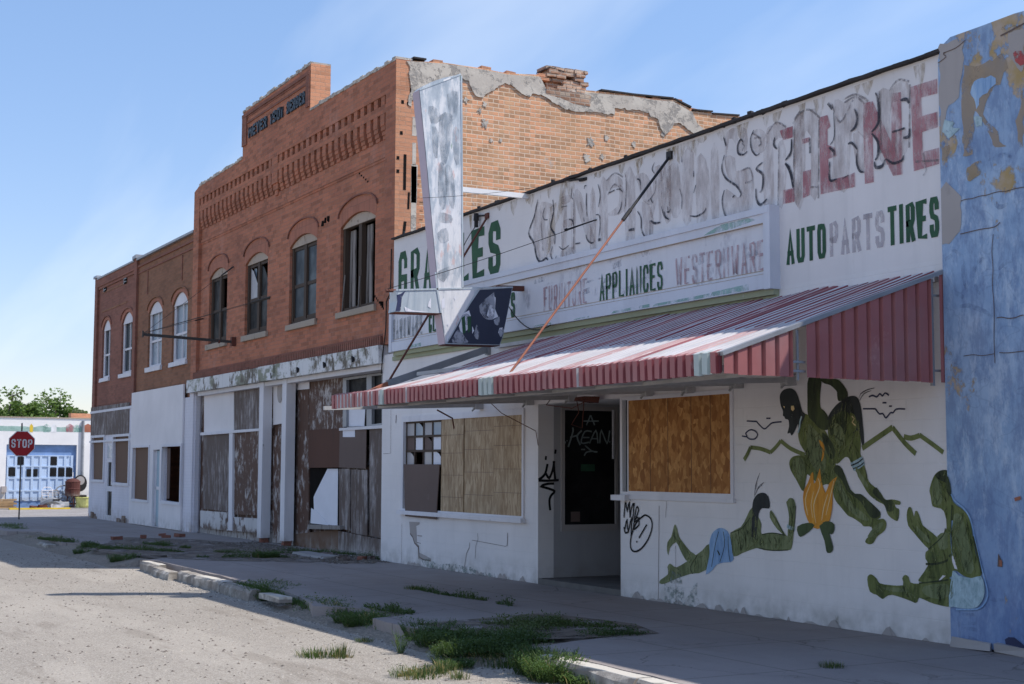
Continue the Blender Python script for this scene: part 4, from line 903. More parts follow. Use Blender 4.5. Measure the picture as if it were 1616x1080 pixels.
a = atx(917, 733, ENT0); b = atx(939, 744, ENT0); mb = MB(); mb.box(ENT0-.006, ENT0-.002, a[0], b[0], b[1], a[1]); obj('window_card', mb, MT['green_paint'], ew)
mb = MB(); mb.box(ENT0, ENT1, 0.0, 1.9, .0, .075); obj('entry_step', mb, MT['interior_grey'], G)
mb = MB(); mb.box(ENT0, ENT1, .25, 1.9, 2.50, 2.58); obj('entry_soffit', mb, MT['store_white'], G)
mb = MB(); mb.box(ENT0-.12, ENT1, 1.75, 1.85, .075, .12); mb.box(ENT0-.12, ENT0+.04, 1.70, 1.85, .12, 2.5); mb.box(ENT1-.06, ENT1, 1.70, 1.85, .12, 2.5); mb.box(ENT0+.04, ENT1-.06, 1.72, 1.82, 2.28, 2.34); dfr = obj('door_frame', mb, MT['door_red'], G)
mb = MB(); mb.box(ENT0+.06, ENT0+.10, 1.34, 1.70, .13, 2.27)
dd = obj('door', mb, MT['door_red'], G)
mb = MB(); mb.box(ENT0+.02, ENT0+.04, 1.2, 1.225, 1.72, 2.42); obj('door_bar', mb, MT['white_trim'], dd)
mb = MB(); mb.box(ENT1-.13, ENT1, .25, 1.75, 0, .98); obj('right_return', mb, MT['store_white'], G)
mb = MB(); mb.box(ENT1-.1, ENT1-.04, .22, .27, .98, 2.5); mb.box(ENT1-.1, ENT1-.04, 1.6, 1.66, .98, 2.5); rw = obj('window', mb, MT['white_trim'], G)
mb = MB(); mb.quad((ENT1-.07, .27, .98), (ENT1-.07, 1.6, .98), (ENT1-.07, 1.6, 2.5), (ENT1-.07, .27, 2.5)); obj('pane', mb, MT['glass_dusty'], rw)

# ---- left shop window: small panes, leaning dark board, three strand boards
x0, x1, z0, z1 = wA[0][0], wA[1][0], wA[0][1], wA[2][1]
mb = MB(); mb.plate(rect(x0-.02, x1+.02, z0-.02, z1+.07), [rect(x0+.05, x1-.03, z0+.05, z1-.02)], onwall(-.025), (0, .12, 0)); lf = obj('window', mb, MT['white_trim'], G)
mb = MB(); mb.wbox(x0-.06, x1+.06, -.085, .02, z0-.045, z0+.02, .004); obj('sill', mb, MT['white_trim'], lf)
pa = [at(641.5, 655, .03), at(697, 651, .03), at(697, 735, .03), at(641.5, 733, .03)]; xx0, xx1 = x0+.05, pa[1][0]; pz0, pz1 = pa[3][1]-.02, z1-.03
mb = MB(); cols = [xx0, xx0+.33*(xx1-xx0), xx0+.66*(xx1-xx0), xx1]; cols = [xx0+(xx1-xx0)*k/4 for k in range(5)]; rws = [pz0+(pz1-pz0)*k/3 for k in range(4)]
for c in cols: mb.box(c-.018, c+.018, .03, .065, pz0, pz1)
for r in rws: mb.box(xx0, xx1, .027, .062, r-.018, r+.018)
mu = obj('glazing_bars', mb, MT['wood_dark'], lf)
for i in range(4):
    for j in range(3):
        if (i, j) == (1, 0): continue
        mb = MB(); a, b, c, d = cols[i]+.018, cols[i+1]-.018, rws[j]+.018, rws[j+1]-.018
        q = rect(a, b, c, d) if (i+j) % 3 else [(a, c), (b, c), (b, d-.1), (b-.1, d-.03), (a+.12, d), (a, d)]
        mb.plate(q, (), onwall(.045)); obj('small_pane', mb, MT[('glass_milky', 'glass_bright', 'dark_board', 'white_sheet', 'glass_milky', 'white_sheet')[(i*3+j*2) % 6]], lf)
mb = MB(); q = [at(637.5, 733, -.04), at(694, 733, -.04), at(686.5, 820, -.06), at(638, 815, -.06)]; mb.plate(q, (), onwall(-.045), (0, .012, 0)); obj('leaning_board', mb, MT['dark_board'], lf)
mb = MB(); mb.quad((xx0, .11, z0), (xx1+.2, .11, z0), (xx1+.2, .11, pz0+.02), (xx0, .11, pz0+.02)); obj('black_gap', mb, MT['shadow_dark'], lf)
bs = [at(697, 700, .0)[0], at(733, 700, .0)[0], at(780, 700, .0)[0], x1-.03]
for k, (a, b) in enumerate(zip(bs, bs[1:])):
    mb = MB(); mb.wbox(a+.008, b-.012, -.012+.012*(k % 2), .03, z0+.05, z1-.02, .003); bd = obj('strand_board', mb, MT['osb_straw'], lf)
    mb = MB(); 
    for zl in (1.18, 1.52, 1.86, 2.14):
        zl += .05*((k*7) % 3-1); mb.box(a+.01, b-.01, -.0155+.012*(k % 2), -.0125+.012*(k % 2), zl, zl+.005)
    pieces('chalk_line', mb, MT['dark_board'], bd)
# ---- right shop window
x0, x1, z0, z1 = wB[0][0], wB[1][0], wB[0][1], wB[2][1]
mb = MB(); mb.plate(rect(x0, x1+.0, z0, z1), [rect(x0+.05, at(992, 700)[0]-.0, z0+.04, z1-.04), rect(at(993.5, 700)[0], x1-.05, z0+.05, z1-.05)], onwall(-.02), (0, .1, 0)); rf = obj('window', mb, MT['white_trim'], G)
mb = MB(); mb.wbox(x0-.09, at(996, 790)[0], -.10, .05, z0-.07, z0, .005); mb.box(at(996, 790)[0], x1+.02, -.035, 0, z0-.05, z0); obj('sill', mb, MT['white_trim'], rf)
mb = MB(); a = at(992, 700)[0]; mb.quad((x0+.04, .04, z0), (a, .04, z0), (a, .04, z1), (x0+.04, .04, z1)); obj('pane', mb, MT['glass_dusty'], rf)
mb = MB(); a = at(993.5, 700)[0]; mb.box(a, x1-.04, -.012, .03, z0+.04, z1-.04); bd = obj('strand_board', mb, MT['osb_orange'], rf)
mb = MB()
for k in range(1, 5): xx = a+(x1-a)*k/5+.05*(k % 2); mb.box(xx, xx+.006, -.0155, -.0125, z0+.05, z1-.05)
pieces('chalk_line', mb, MT['brown_board'], bd)
# transom boards over the left window
mb = MB(); mb.box(-21.72, -20.18, .05, .08, 2.6, 3.04); tb = obj('transom_boarding', mb, MT['osb_straw'], G)
mb = MB(); mb.box(-20.95, -20.6, .02, .05, 2.62, 3.02); obj('grey_patch', mb, MT['dark_board'], tb)
# exposed crack and broken stucco at the foot of the wall
Q = Z(580, 580, 2.843)
mb = MB()
for q in ([(188, 692), (235, 695), (233, 705), (219, 712), (222, 790), (232, 800), (230, 830), (262, 845), (286, 858), (284, 868), (228, 860), (226, 808), (212, 790), (205, 760), (192, 745)],): mb.plate(W(Q(q)), (), onwall(-.004))
obj('exposed_render', mb, MT['plaster_grey'], G)
mb = MB()
for q, w in (([(192, 745), (204, 762), (212, 788), (230, 806), (232, 850), (250, 862), (284, 868)], .02), ([(495, 745), (497, 770), (487, 800), (484, 858)], .008), ([(460, 785), (458, 810), (445, 835), (435, 905)], .01), ([(630, 742), (628, 800)], .012), ([(470, 775), (620, 803), (628, 800)], .006), ([(225, 755), (246, 757)], .01), ([(223, 785), (240, 790)], .008), ([(155, 700), (153, 880)], .006), ([(106, 190), (105, 385), (72, 388)], .007), ([(130, 215), (128, 250)], .02)):
    mb.stroke(W(Q(q)), w, -.006)
for q, w in (([(218, 590), (214, 1000)], .007), ([(250, 570), (245, 640)], .005), ([(288, 760), (290, 1005)], .005)): mb.stroke(W(Z(960, 580, 2.7)(q)), w, -.006)
pieces('wall_crack', mb, MT['dark_board'], G)
mb = MB()
for k in range(46):
    x = random.choice((random.uniform(-22, -17.6), random.uniform(-15.2, -9.9))); w = random.uniform(.05, .28); h = random.uniform(.02, .09)
    mb.plate([(x, .0), (x+w*.3, h*.8), (x+w*.55, h), (x+w*.8, h*.4), (x+w, .0)], (), onwall(-.003-.0002*k))
pieces('spalled_foot', mb, MT['plaster_grey'], G)
mb = MB()
for a, b, c, d in ((-21.2, -18.6, .0, .22), (-14.35, -13.6, 0, .45)): mb.plate([(a, c), (b, c), (b-.1, d*.3)]+[(b-(b-a)*k/9, d*random.uniform(.15, .9)) for k in range(1, 9)]+[(a, d*.5)], (), onwall(-.008))
pieces('moss_stain', mb, MT['moss_green'], G)

# ---- moulded name board across the front
NB0, NB1, NZ0, NZ1 = at(617, 560, -.12)[0], at(1216, 466, -.12)[0], 3.53, 4.40
mb = MB(); mb.box(NB0, NB1, -.09, -.001, NZ0, NZ1); nb = obj('name_board', mb, MT['sign_board_white'], G)
mb = MB(); mb.box(NB0-.02, NB1, -.125, -.09, NZ1-.15, NZ1+.01); mb.box(NB0-.02, NB1, -.145, -.0, NZ1-.05, NZ1+.02); mb.box(NB0-.02, NB1, -.13, -.09, NZ0, NZ0+.16); mb.box(NB1-.09, NB1+.02, -.14, 0.0, NZ0-.01, NZ1+.03); mb.box(NB0-.06, NB0+.04, -.14, 0.0, NZ0-.01, NZ1+.03); obj('moulding', mb, MT['trim_blue'], nb)
mb = MB(); mb.box(NB0, NB1, -.128, -.09, NZ1-.155, NZ1-.15); mb.box(NB0, NB1, -.097, -.09, NZ0+.20, NZ0+.206); mb.box(NB0, NB1, -.132, -.13, NZ0+.157, NZ0+.162); pieces('gilt_line', mb, MT['arch_board'], nb)
mb = MB(); mb.box(NB0, NB1, -.08, -.0, NZ0-.07, NZ0-.002); mb.box(-22.4, NB1, -.03, -.001, NZ0-.14, NZ0-.07); obj('underside_board', mb, MT['trim_green'], nb)
mb = MB()
for a, b, c, d in ((at(1130, 0, -.13)[0], at(1185, 0, -.13)[0], NZ1-.13, NZ1-.06),): pass
t0 = at(1110, 372, -.13)[0]; t1 = at(1180, 352, -.13)[0]
mb.plate([(t0, NZ1-.14), (t1-.25, NZ1-.135), (t1+.15, NZ1-.10), (t1, NZ1-.06), (t0+.35, NZ1-.06), (t0+.1, NZ1-.11)], (), onwall(-.1275))
for a, b, h in ((1120, 1182, .07), (1030, 1120, .04), (965, 1025, .04), (905, 930, .02), (640, 665, .06), (1000, 1010, .02), (840, 870, .02)):
    a = at(a, 480, -.13)[0]; b = at(b, 480, -.13)[0]; mb.plate([(a, NZ0+.01), (b, NZ0+.01), (b, NZ0+.01+h), (a+.05, NZ0+.01+h*.7)], (), onwall(-.1325))
pieces('turquoise_smear', mb, MT['turquoise_smear'], nb)
mb = MB()
for k in range(26):
    x = random.uniform(NB0+.1, NB1-.4); zc = random.uniform(3.75, 4.2); w = random.uniform(.1, .5); h = random.uniform(.03, .16); mb.plate([(x, zc), (x+w, zc+.02), (x+w*.9, zc+h), (x+.03, zc+h*.8)], (), onwall(-.0912-.0001*k))
pieces('grey_smudges', mb, MT['grey_smudge'], nb)
yb = -.0985
def lett(txt, L, Rr, z0, z1, w, mat, nm='painted_word', par=None, y=yb, gap=.35):
    mb = MB(); word(mb, txt, at(L, 460, y)[0], at(Rr, 440, y)[0], z0, z1, w, y, gap); return obj(nm, mb, MT[mat], par or nb)
la, lb = 3.735, 4.075
lett('APPLIANCES', 946, 1045.5, la, lb, .034, 'green_letter'); lett('WESTERNWARE', 1066, 1207, la, lb, .034, 'faded_pink'); lett('FURNITURE', 858, 926, la, lb, .034, 'faded_pink')
lett('HARDWARE', 619.5, 667, la, lb, .06, 'faded_grey'); lett('CL', 676.8, 688, la, lb+.02, .05, 'green_letter'); lett('S', 806, 812.5, la, lb+.02, .05, 'green_letter')

# ---- painted words on the wall itself
def wl_(txt, L, Rr, z0, z1, w, mat, gap=.3): 
    mb = MB(); word(mb, txt, at(L, 400)[0], at(Rr, 400)[0], z0, z1, w, -.004, gap); return obj('painted_word', mb, MT[mat], G)
wl_('AUTO', 1241.5, 1304, 3.765, 4.13, .052, 'green_letter', .28); wl_('PARTS', 1310, 1397, 3.765, 4.13, .052, 'faded_lilac', .3); wl_('TIRES', 1402.5, 1483.5, 3.765, 4.15, .052, 'green_letter', .3)
wl_('GRA', 629.5, 683, 4.43, 5.22, .12, 'green_letter', .42); mb = MB()
word(mb, 'S', at(771, 400)[0], at(790, 400)[0], 4.43, 5.24, .14, -.004); word(mb, 'E', at(746.3, 400)[0], at(764.5, 400)[0], 4.43, 5.22, .14, -.004); word(mb, 'L', at(726, 400)[0], at(740, 400)[0], 4.43, 5.22, .14, -.004); obj('painted_word', mb, MT['green_letter'], G)

# ---- old layered show lettering: brown letter bodies, red block letters, brush outlines
Z4 = Z(830, 230, 5.4); Z5 = Z(1040, 150, 4.32); Z6 = Z(1240, 100, 4.5)
brown = [Z4(q) for q in (
 [(80, 520), (120, 480), (230, 500), (240, 620), (215, 690), (250, 780), (235, 920), (150, 985), (110, 960), (75, 820), (60, 740)],
 [(300, 440), (345, 400), (350, 960), (310, 970)], [(300, 440), (380, 420), (380, 480), (305, 500)], [(320, 640), (400, 620), (400, 680), (320, 700)], [(300, 900), (410, 860), (400, 960), (310, 975)],
 [(385, 370), (420, 365), (425, 900), (390, 900)], [(420, 380), (470, 400), (560, 700), (590, 820), (540, 830), (470, 640), (425, 480)], [(550, 420), (590, 400), (600, 900), (550, 930)],
 [(630, 340), (690, 300), (700, 870), (640, 800)], [(690, 300), (760, 250), (820, 290), (820, 350), (740, 360), (690, 390)], [(800, 330), (850, 400), (840, 560), (740, 600), (700, 580), (780, 520), (800, 420)],
 [(850, 230), (930, 260), (930, 830), (850, 840)], [(930, 270), (1000, 230), (1060, 300), (1080, 500), (1000, 470), (960, 330)], [(990, 480), (1050, 500), (1090, 620), (1080, 780), (1030, 800), (1000, 640)],
 [(1100, 180), (1170, 200), (1130, 420), (1080, 620), (1060, 560), (1080, 400)], [(1150, 300), (1230, 130), (1235, 640), (1170, 600)])]
brown += [Z5(q) for q in (
 [(0, 520), (40, 480), (70, 620), (30, 800), (0, 870)], [(60, 500), (130, 470), (150, 620), (150, 800), (100, 840), (60, 700)], [(165, 405), (240, 395), (220, 860), (160, 840)], [(260, 430), (320, 440), (350, 620), (330, 840), (260, 890)],
 [(355, 385), (405, 380), (410, 870), (360, 880)], [(455, 260), (540, 220), (600, 240), (600, 380), (550, 400), (520, 330), (480, 300), (455, 480), (450, 400)], [(450, 420), (520, 430), (530, 520), (620, 500), (650, 600), (640, 760), (600, 810), (480, 830), (445, 760), (460, 640), (540, 700), (560, 640), (470, 560)],
 [(640, 260), (690, 230), (740, 280), (730, 370), (680, 400), (640, 360)], [(715, 300), (780, 200), (840, 190), (870, 240), (860, 300), (780, 330), (790, 760), (720, 780)], [(820, 320), (870, 380), (860, 700), (820, 760)],
 [(920, 240), (990, 120), (994, 700), (930, 740)])]
brown += [Z6(q) for q in (
 [(60, 430), (100, 360), (170, 330), (240, 380), (240, 900), (180, 940), (180, 520), (120, 540), (115, 960), (60, 970)], [(350, 260), (420, 280), (540, 230), (590, 280), (560, 420), (620, 500), (560, 540), (470, 480), (450, 880), (380, 900), (330, 820), (350, 520)],
 [(480, 500), (560, 520), (560, 770), (500, 700)], [(660, 200), (740, 190), (830, 120), (880, 160), (880, 260), (760, 280), (750, 480), (850, 460), (880, 540), (830, 690), (700, 720), (660, 600)])]
mb = MB()
for i, q in enumerate(brown): mb.plate(smooth_loop(W(q), 2), (), onwall(-.0035-.0001*(i % 20)))
pieces('faded_lettering', mb, MT['faded_brown'], G)
# RNE in red, partly lost
red = [Z6(q) for q in (
 [(0, 460), (52, 450), (50, 520), (0, 540)], [(0, 910), (60, 890), (65, 985), (0, 998)], [(118, 540), (175, 525), (172, 560), (118, 575)], [(125, 770), (182, 755), (178, 935), (125, 960)],
 [(240, 385), (300, 368), (322, 450), (300, 470), (300, 580), (350, 600), (365, 660), (305, 680), (320, 830), (440, 800), (495, 775), (497, 878), (250, 932)],
 [(550, 285), (620, 270), (752, 560), (755, 215), (822, 205), (833, 790), (765, 800), (620, 500), (628, 845), (565, 858)],
 [(888, 170), (1078, 110), (1080, 215), (965, 245), (972, 375), (1082, 345), (1083, 455), (972, 490), (978, 630), (1092, 600), (1094, 715), (912, 768)])]+[Z5([(825, 245), (915, 212), (915, 290), (850, 310)]), Z5([(850, 650), (925, 635), (930, 720), (850, 745)])]
mb = MB()
for i, q in enumerate(red): mb.plate(W(q), (), onwall(-.006-.0002*i))
pieces('faded_red_lettering', mb, MT['faded_red'], G)
brush = [(Z4, q, w) for q, w in (
 ([(105, 460), (75, 600), (28, 745), (70, 830), (95, 950), (130, 992), (180, 960), (205, 1045)], .05), ([(232, 462), (240, 560), (215, 690), (250, 760), (248, 840)], .045), ([(165, 530), (148, 590), (160, 630), (190, 632)], .025),
 ([(230, 860), (215, 920), (225, 965), (250, 975), (262, 940)], .025), ([(305, 525), (355, 515)], .015), ([(395, 370), (390, 430), (405, 460)], .02), ([(520, 405), (518, 500), (525, 605)], .035), ([(500, 370), (505, 345), (520, 342)], .02),
 ([(372, 628), (400, 640), (412, 690)], .03), ([(285, 860), (320, 885), (370, 850)], .02), ([(425, 838), (465, 830)], .03), ([(515, 760), (525, 800), (555, 830), (580, 825)], .03), ([(600, 590), (630, 600), (635, 700), (622, 790)], .025), ([(618, 805), (640, 800)], .06),
 ([(618, 330), (637, 420), (622, 525)], .025), ([(710, 405), (760, 380)], .025), ([(775, 375), (800, 372), (825, 390)], .025), ([(820, 480), (810, 540), (785, 585)], .025), ([(950, 285), (975, 300), (985, 380)], .03), ([(955, 560), (985, 620), (990, 720), (1030, 790), (1080, 805)], .035),
 ([(880, 722), (928, 712)], .05), ([(1100, 145), (1080, 200), (1100, 240)], .02), ([(1065, 450), (1085, 490)], .025), ([(1068, 640), (1100, 662), (1150, 655)], .04), ([(1180, 560), (1195, 610), (1225, 630)], .03), ([(1205, 565), (1225, 570)], .03), ([(330, 300), (400, 298), (490, 288)], .02))]
brush += [(Z5, q, w) for q, w in (
 ([(160, 420), (160, 460)], .025), ([(240, 520), (240, 560)], .025), ([(255, 615), (240, 670)], .02), ([(145, 640), (160, 700), (158, 780)], .02), ([(215, 825), (260, 828), (310, 800), (325, 770)], .03), ([(445, 290), (462, 350)], .035), ([(450, 410), (432, 500), (460, 570), (530, 620), (562, 670), (555, 700)], .035),
 ([(450, 650), (435, 720), (455, 820), (500, 845), (580, 815)], .035), ([(600, 800), (635, 830)], .05), ([(580, 325), (560, 305), (540, 350), (545, 400), (580, 408), (605, 385)], .035), ([(650, 240), (628, 300), (635, 370), (665, 412), (690, 400)], .03), ([(710, 460), (668, 505), (712, 545), (708, 640), (690, 665)], .04),
 ([(665, 640), (668, 710), (695, 750), (740, 710)], .04), ([(793, 290), (787, 340), (808, 370)], .04), ([(908, 300), (905, 380), (870, 440)], .03), ([(868, 470), (900, 530), (918, 635)], .045), ([(505, 700), (520, 685)], .025), ([(60, 760), (70, 800), (80, 780)], .02), ([(20, 760), (40, 830), (70, 848)], .02))]
brush += [(Z6, q, w) for q, w in (
 ([(305, 285), (335, 325)], .05), ([(345, 350), (350, 520), (320, 580)], .02), ([(175, 535), (177, 640)], .04), ([(45, 540), (40, 640), (0, 690)], .035), ([(0, 712), (35, 760), (60, 885)], .05), ([(492, 325), (512, 380), (500, 450), (465, 485)], .045), ([(447, 575), (475, 568), (515, 615)], .035), ([(515, 620), (508, 700), (530, 765), (565, 775)], .035),
 ([(643, 210), (662, 280), (663, 420), (615, 490)], .045), ([(615, 500), (660, 560), (660, 650), (640, 690)], .045), ([(635, 700), (645, 740), (690, 730), (712, 680)], .045), ([(718, 680), (770, 712), (830, 690), (842, 655)], .035), ([(820, 265), (860, 258), (882, 285)], .045), ([(885, 465), (880, 520), (840, 530)], .045), ([(760, 490), (850, 462)], .03),
 ([(318, 700), (318, 828), (368, 822)], .035), ([(410, 820), (450, 795)], .02), ([(312, 600), (345, 625), (350, 660)], .04))]
mb = MB()
for i, (zf, q, w) in enumerate(brush): mb.stroke(smooth_pts(W(zf(q)), 4), w*.8, -.0085-.00005*i, taper=True)
pieces('brush_outline', mb, MT['brush_black'], G)
pen = [(Z6, q) for q in ([(55, 430), (100, 360), (170, 330), (245, 390)], [(62, 400), (105, 340)], [(60, 460), (60, 980)], [(240, 400), (235, 960)], [(410, 260), (500, 222), (590, 270)], [(420, 280), (500, 240), (560, 290)], [(670, 200), (680, 640)], [(740, 195), (800, 120), (880, 130)], [(885, 150), (880, 600)], [(330, 290), (390, 420), (480, 260)], [(925, 700), (1090, 690)], [(980, 640), (1000, 760), (980, 800)], [(180, 880), (230, 880)])]
pen += [(Z4, q) for q in ([(130, 640), (140, 780), (150, 900)], [(410, 400), (410, 900)], [(470, 480), (500, 650)], [(690, 300), (760, 235), (830, 270)], [(700, 420), (760, 330), (830, 400)], [(845, 230), (860, 330), (850, 520)], [(1040, 480), (1100, 400), (1110, 300)], [(1060, 640), (1060, 800)])]
pen += [(Z5, q) for q in ([(740, 270), (800, 190), (870, 220)], [(700, 300), (640, 260)], [(560, 520), (620, 500), (640, 580), (590, 600)], [(650, 300), (680, 290), (700, 330), (680, 350)], [(820, 330), (815, 760)], [(570, 330), (585, 350), (570, 380)])]
mb = MB()
for i, (zf, q) in enumerate(pen): mb.stroke(smooth_pts(W(zf(q)), 4), .022, -.0075-.00003*i)
pieces('pencil_outline', mb, MT['pencil_line'], G)
mb = MB()
for k in range(34):
    x = random.uniform(SX0+.1, SX1-.2); w = random.uniform(.05, .3); h = random.uniform(.05, .30); mb.plate([(x, 5.46), (x+w, 5.465), (x+w*.8, 5.46-h*.5), (x+w*.5, 5.46-h), (x+w*.2, 5.46-h*.6)], (), onwall(-.0028-.00005*k))
a = at(884, 320); mb.plate([(a[0]-.12, a[1]-.3), (a[0]+.1, a[1]-.1), (a[0]+.2, a[1]+.35), (a[0]+.05, a[1]+.3)], (), onwall(-.0078)); a = at(868, 350); mb.plate([(a[0]-.1, a[1]-.5), (a[0]+.12, a[1]-.3), (a[0]+.2, a[1]+.25), (a[0], a[1]+.2)], (), onwall(-.0079))
pieces('rust_stain', mb, MT['rust_run'], G)

# ---- mural of figures round a fire
M4 = Z(1150, 580, 2.399); M3 = Z(960, 580, 2.7)
def clipx(q, x, left):
    out = []; ins = lambda p: (p[0] <= x) if left else (p[0] >= x)
    for a, b in zip(q, q[1:]+q[:1]):
        if ins(a): out.append(a)
        if ins(a) != ins(b): t = (x-a[0])/(b[0]-a[0]); out.append((x, a[1]+(b[1]-a[1])*t))
    return out
EDGE = -9.722
SHAPES = {}
def paint(nm, polys, mat, y, sm=3, par=None):
    """painted shapes; the ones numbered below -.069 run over from the store onto the blue wall, which stands 6 cm proud"""
    mb = MB(); SHAPES[nm] = polys
    for i, (zf, q) in enumerate(polys):
        L = smooth_loop(W(zf(q), y), sm) if sm > 1 else W(zf(q), y)
        if y < -.069:
            for left, yy in ((True, y+.0655), (False, y)):
                c = clipx(L, EDGE, left)
                if len(c) > 2: mb.plate(c, (), onwall(yy-.0001*i))
        else: mb.plate(L, (), onwall(y-.0001*i))
    return pieces(nm, mb, MT[mat], par)
def lines(nm, L, mat, y, par=None, taper=False):
    mb = MB()
    for i, (zf, q, w) in enumerate(L): 
        k = len(mb.v); mb.stroke(smooth_pts(W(zf(q), y), 3), w, y-.00005*i, taper)
        if y < -.069:
            for v in mb.v[k:]:
                if v.x < EDGE: v.y += .0655
    return pieces(nm, mb, MT[mat], par)
mu = paint('mural_crouching_figure', [(M4, [(285, 178), (305, 183), (335, 205), (365, 240), (380, 270), (388, 310), (400, 350), (405, 370), (400, 440), (370, 442), (345, 445), (305, 410), (295, 410), (283, 470), (258, 430), (235, 390), (229, 360), (240, 340), (262, 333), (292, 330), (270, 290), (262, 250), (270, 210)]),
  (M4, [(392, 375), (412, 385), (430, 420), (450, 450), (480, 480), (510, 500), (545, 530), (570, 548), (574, 568), (562, 576), (585, 573), (597, 590), (590, 618), (562, 640), (548, 664), (532, 670), (517, 662), (522, 648), (540, 630), (540, 604), (512, 602), (500, 590), (470, 570), (450, 560), (425, 530), (405, 505), (395, 470)])], 'skin_olive', -.005, par=G)
paint('mural_shade', [(M4, [(405, 370), (430, 385), (465, 470), (500, 480), (530, 505), (575, 550), (560, 570), (535, 565), (500, 510), (450, 470), (430, 430), (400, 395)]), (M4, [(302, 40), (348, 40), (346, 100), (347, 150), (362, 165), (378, 192), (380, 232), (350, 235), (320, 205), (300, 180), (298, 120)]), (M4, [(355, 245), (395, 290), (400, 340), (385, 345), (360, 300)]),
  (M4, [(345, 43), (375, 42), (412, 46), (430, 62), (448, 90), (450, 115), (432, 125), (415, 127), (410, 105), (408, 90), (385, 68), (360, 60)])], 'skin_dark', -.0058, par=mu)
paint('mural_shade_light', [(M4, [(300, 230), (340, 250), (370, 320), (360, 400), (330, 390), (300, 330)]), (M4, [(430, 470), (470, 520), (520, 560), (530, 580), (490, 570), (440, 520)]), (M4, [(245, 350), (280, 345), (290, 400), (270, 430), (245, 385)])], 'skin_green', -.0062, par=mu)
paint('mural_head', [(M4, [(193, 115), (197, 97), (210, 84), (230, 79), (245, 84), (258, 100), (268, 130), (278, 165), (290, 180), (275, 215), (268, 245), (264, 235), (262, 215), (250, 240), (238, 258), (232, 248), (222, 250), (228, 225), (226, 200), (214, 195), (210, 186), (205, 183), (205, 165), (197, 145)])], 'hair_dark', -.0066, par=mu)
paint('mural_face_mark', [(M4, [(236, 146), (246, 145), (249, 158), (243, 166), (236, 160)]), (M4, [(206, 146), (212, 148), (211, 156)])], 'flame_light', -.0072, 1, par=mu)
lines('mural_necklace', [(M4, [(276, 185), (270, 205), (268, 225), (262, 248)], .02)], 'cloth_pale', -.0074, mu)
mv = paint('mural_bending_figure', [(M4, [(378, 190), (400, 150), (430, 125), (465, 112), (485, 130), (495, 200), (500, 290), (498, 325), (508, 352), (520, 395), (530, 432), (555, 455), (575, 475), (592, 500), (618, 500), (648, 507), (648, 520), (630, 520), (632, 530), (645, 540), (640, 580), (622, 575), (606, 562), (597, 545), (590, 522), (560, 505), (530, 480), (505, 440), (485, 400), (466, 370), (455, 345), (440, 340), (412, 365), (400, 352), (388, 300), (376, 250)])], 'skin_olive', -.0054, par=G)
paint('mural_shade', [(M4, [(560, 455), (590, 500), (620, 503), (625, 540), (600, 545), (585, 515), (545, 475)]), (M4, [(378, 190), (400, 155), (440, 128), (450, 180), (440, 260), (410, 240), (385, 260)])], 'skin_dark', -.006, par=mv)
paint('mural_head', [(M4, [(372, 200), (385, 170), (408, 142), (440, 118), (465, 108), (487, 115), (500, 150), (507, 210), (512, 285), (504, 292), (496, 252), (484, 238), (472, 250), (462, 210), (452, 172), (430, 165), (400, 180)])], 'hair_dark', -.0066, par=mv)
paint('mural_face', [(M4, [(458, 175), (474, 178), (484, 205), (482, 235), (468, 245), (460, 225)])], 'skin_olive', -.007, par=mv)
lines('mural_face_line', [(M4, [(466, 185), (475, 195), (468, 208), (480, 220)], .012)], 'flame_light', -.0075, mv)
paint('mural_armband', [(M4, [(460, 362), (480, 352), (506, 337), (515, 368), (496, 382), (474, 393)])], 'cloth_pale', -.0072, 1, par=mv)
lines('mural_armband_line', [(M4, [(463, 372), (490, 360), (508, 345)], .015), (M4, [(470, 384), (495, 374), (512, 360)], .012)], 'hair_dark', -.0076, mv)
lines('mural_feather', [(M4, [(490, 125), (500, 100), (525, 85), (552, 78)], .012), (M4, [(492, 130), (512, 100), (540, 88)], .01)], 'brush_black', -.0062, mv, True)
mf = paint('mural_campfire', [(M4, [(281, 490), (286, 462), (300, 436), (312, 402), (320, 400), (322, 440), (332, 425), (345, 382), (350, 425), (366, 475), (380, 440), (410, 414), (394, 465), (393, 515), (388, 555), (378, 588), (358, 602), (335, 612), (308, 596), (290, 555), (283, 520)]), (M4, [(341, 275), (356, 285), (363, 310), (358, 345), (350, 356), (355, 322), (350, 300)])], 'fire_orange', -.0082, 2, par=G)
lines('mural_flame_line', [(M4, [(300, 560), (290, 500), (310, 440)], .014), (M4, [(330, 590), (322, 520), (345, 450), (338, 420)], .014), (M4, [(352, 580), (360, 530), (375, 480)], .014), (M4, [(368, 560), (382, 500), (398, 430)], .012), (M4, [(318, 570), (312, 520), (322, 470)], .01)], 'flame_light', -.0092, mf, True)
paint('mural_log', [(M4, [(260, 602), (300, 588), (325, 598), (300, 625), (272, 642), (262, 630)]), (M4, [(343, 600), (370, 595), (384, 640), (395, 680), (390, 698), (378, 703), (369, 695), (362, 655)]), (M4, [(355, 588), (380, 582), (400, 596), (398, 620), (388, 633), (378, 622), (365, 605)])], 'log_green', -.0088, 2, par=mf)
lines('mural_ridge_line', [(M4, [(505, 306), (560, 268), (620, 227)], .055), (M4, [(620, 228), (665, 285), (708, 327)], .05), (M4, [(663, 262), (690, 268), (722, 258)], .05), (M4, [(722, 256), (770, 290), (812, 322)], .045), (M4, [(58, 350), (70, 330), (82, 303)], .05), (M4, [(82, 303), (120, 308), (158, 322)], .045), (M4, [(158, 322), (180, 300), (197, 278)], .045), (M4, [(197, 278), (235, 308), (288, 331)], .045)], 'ridge_olive', -.0048, G)
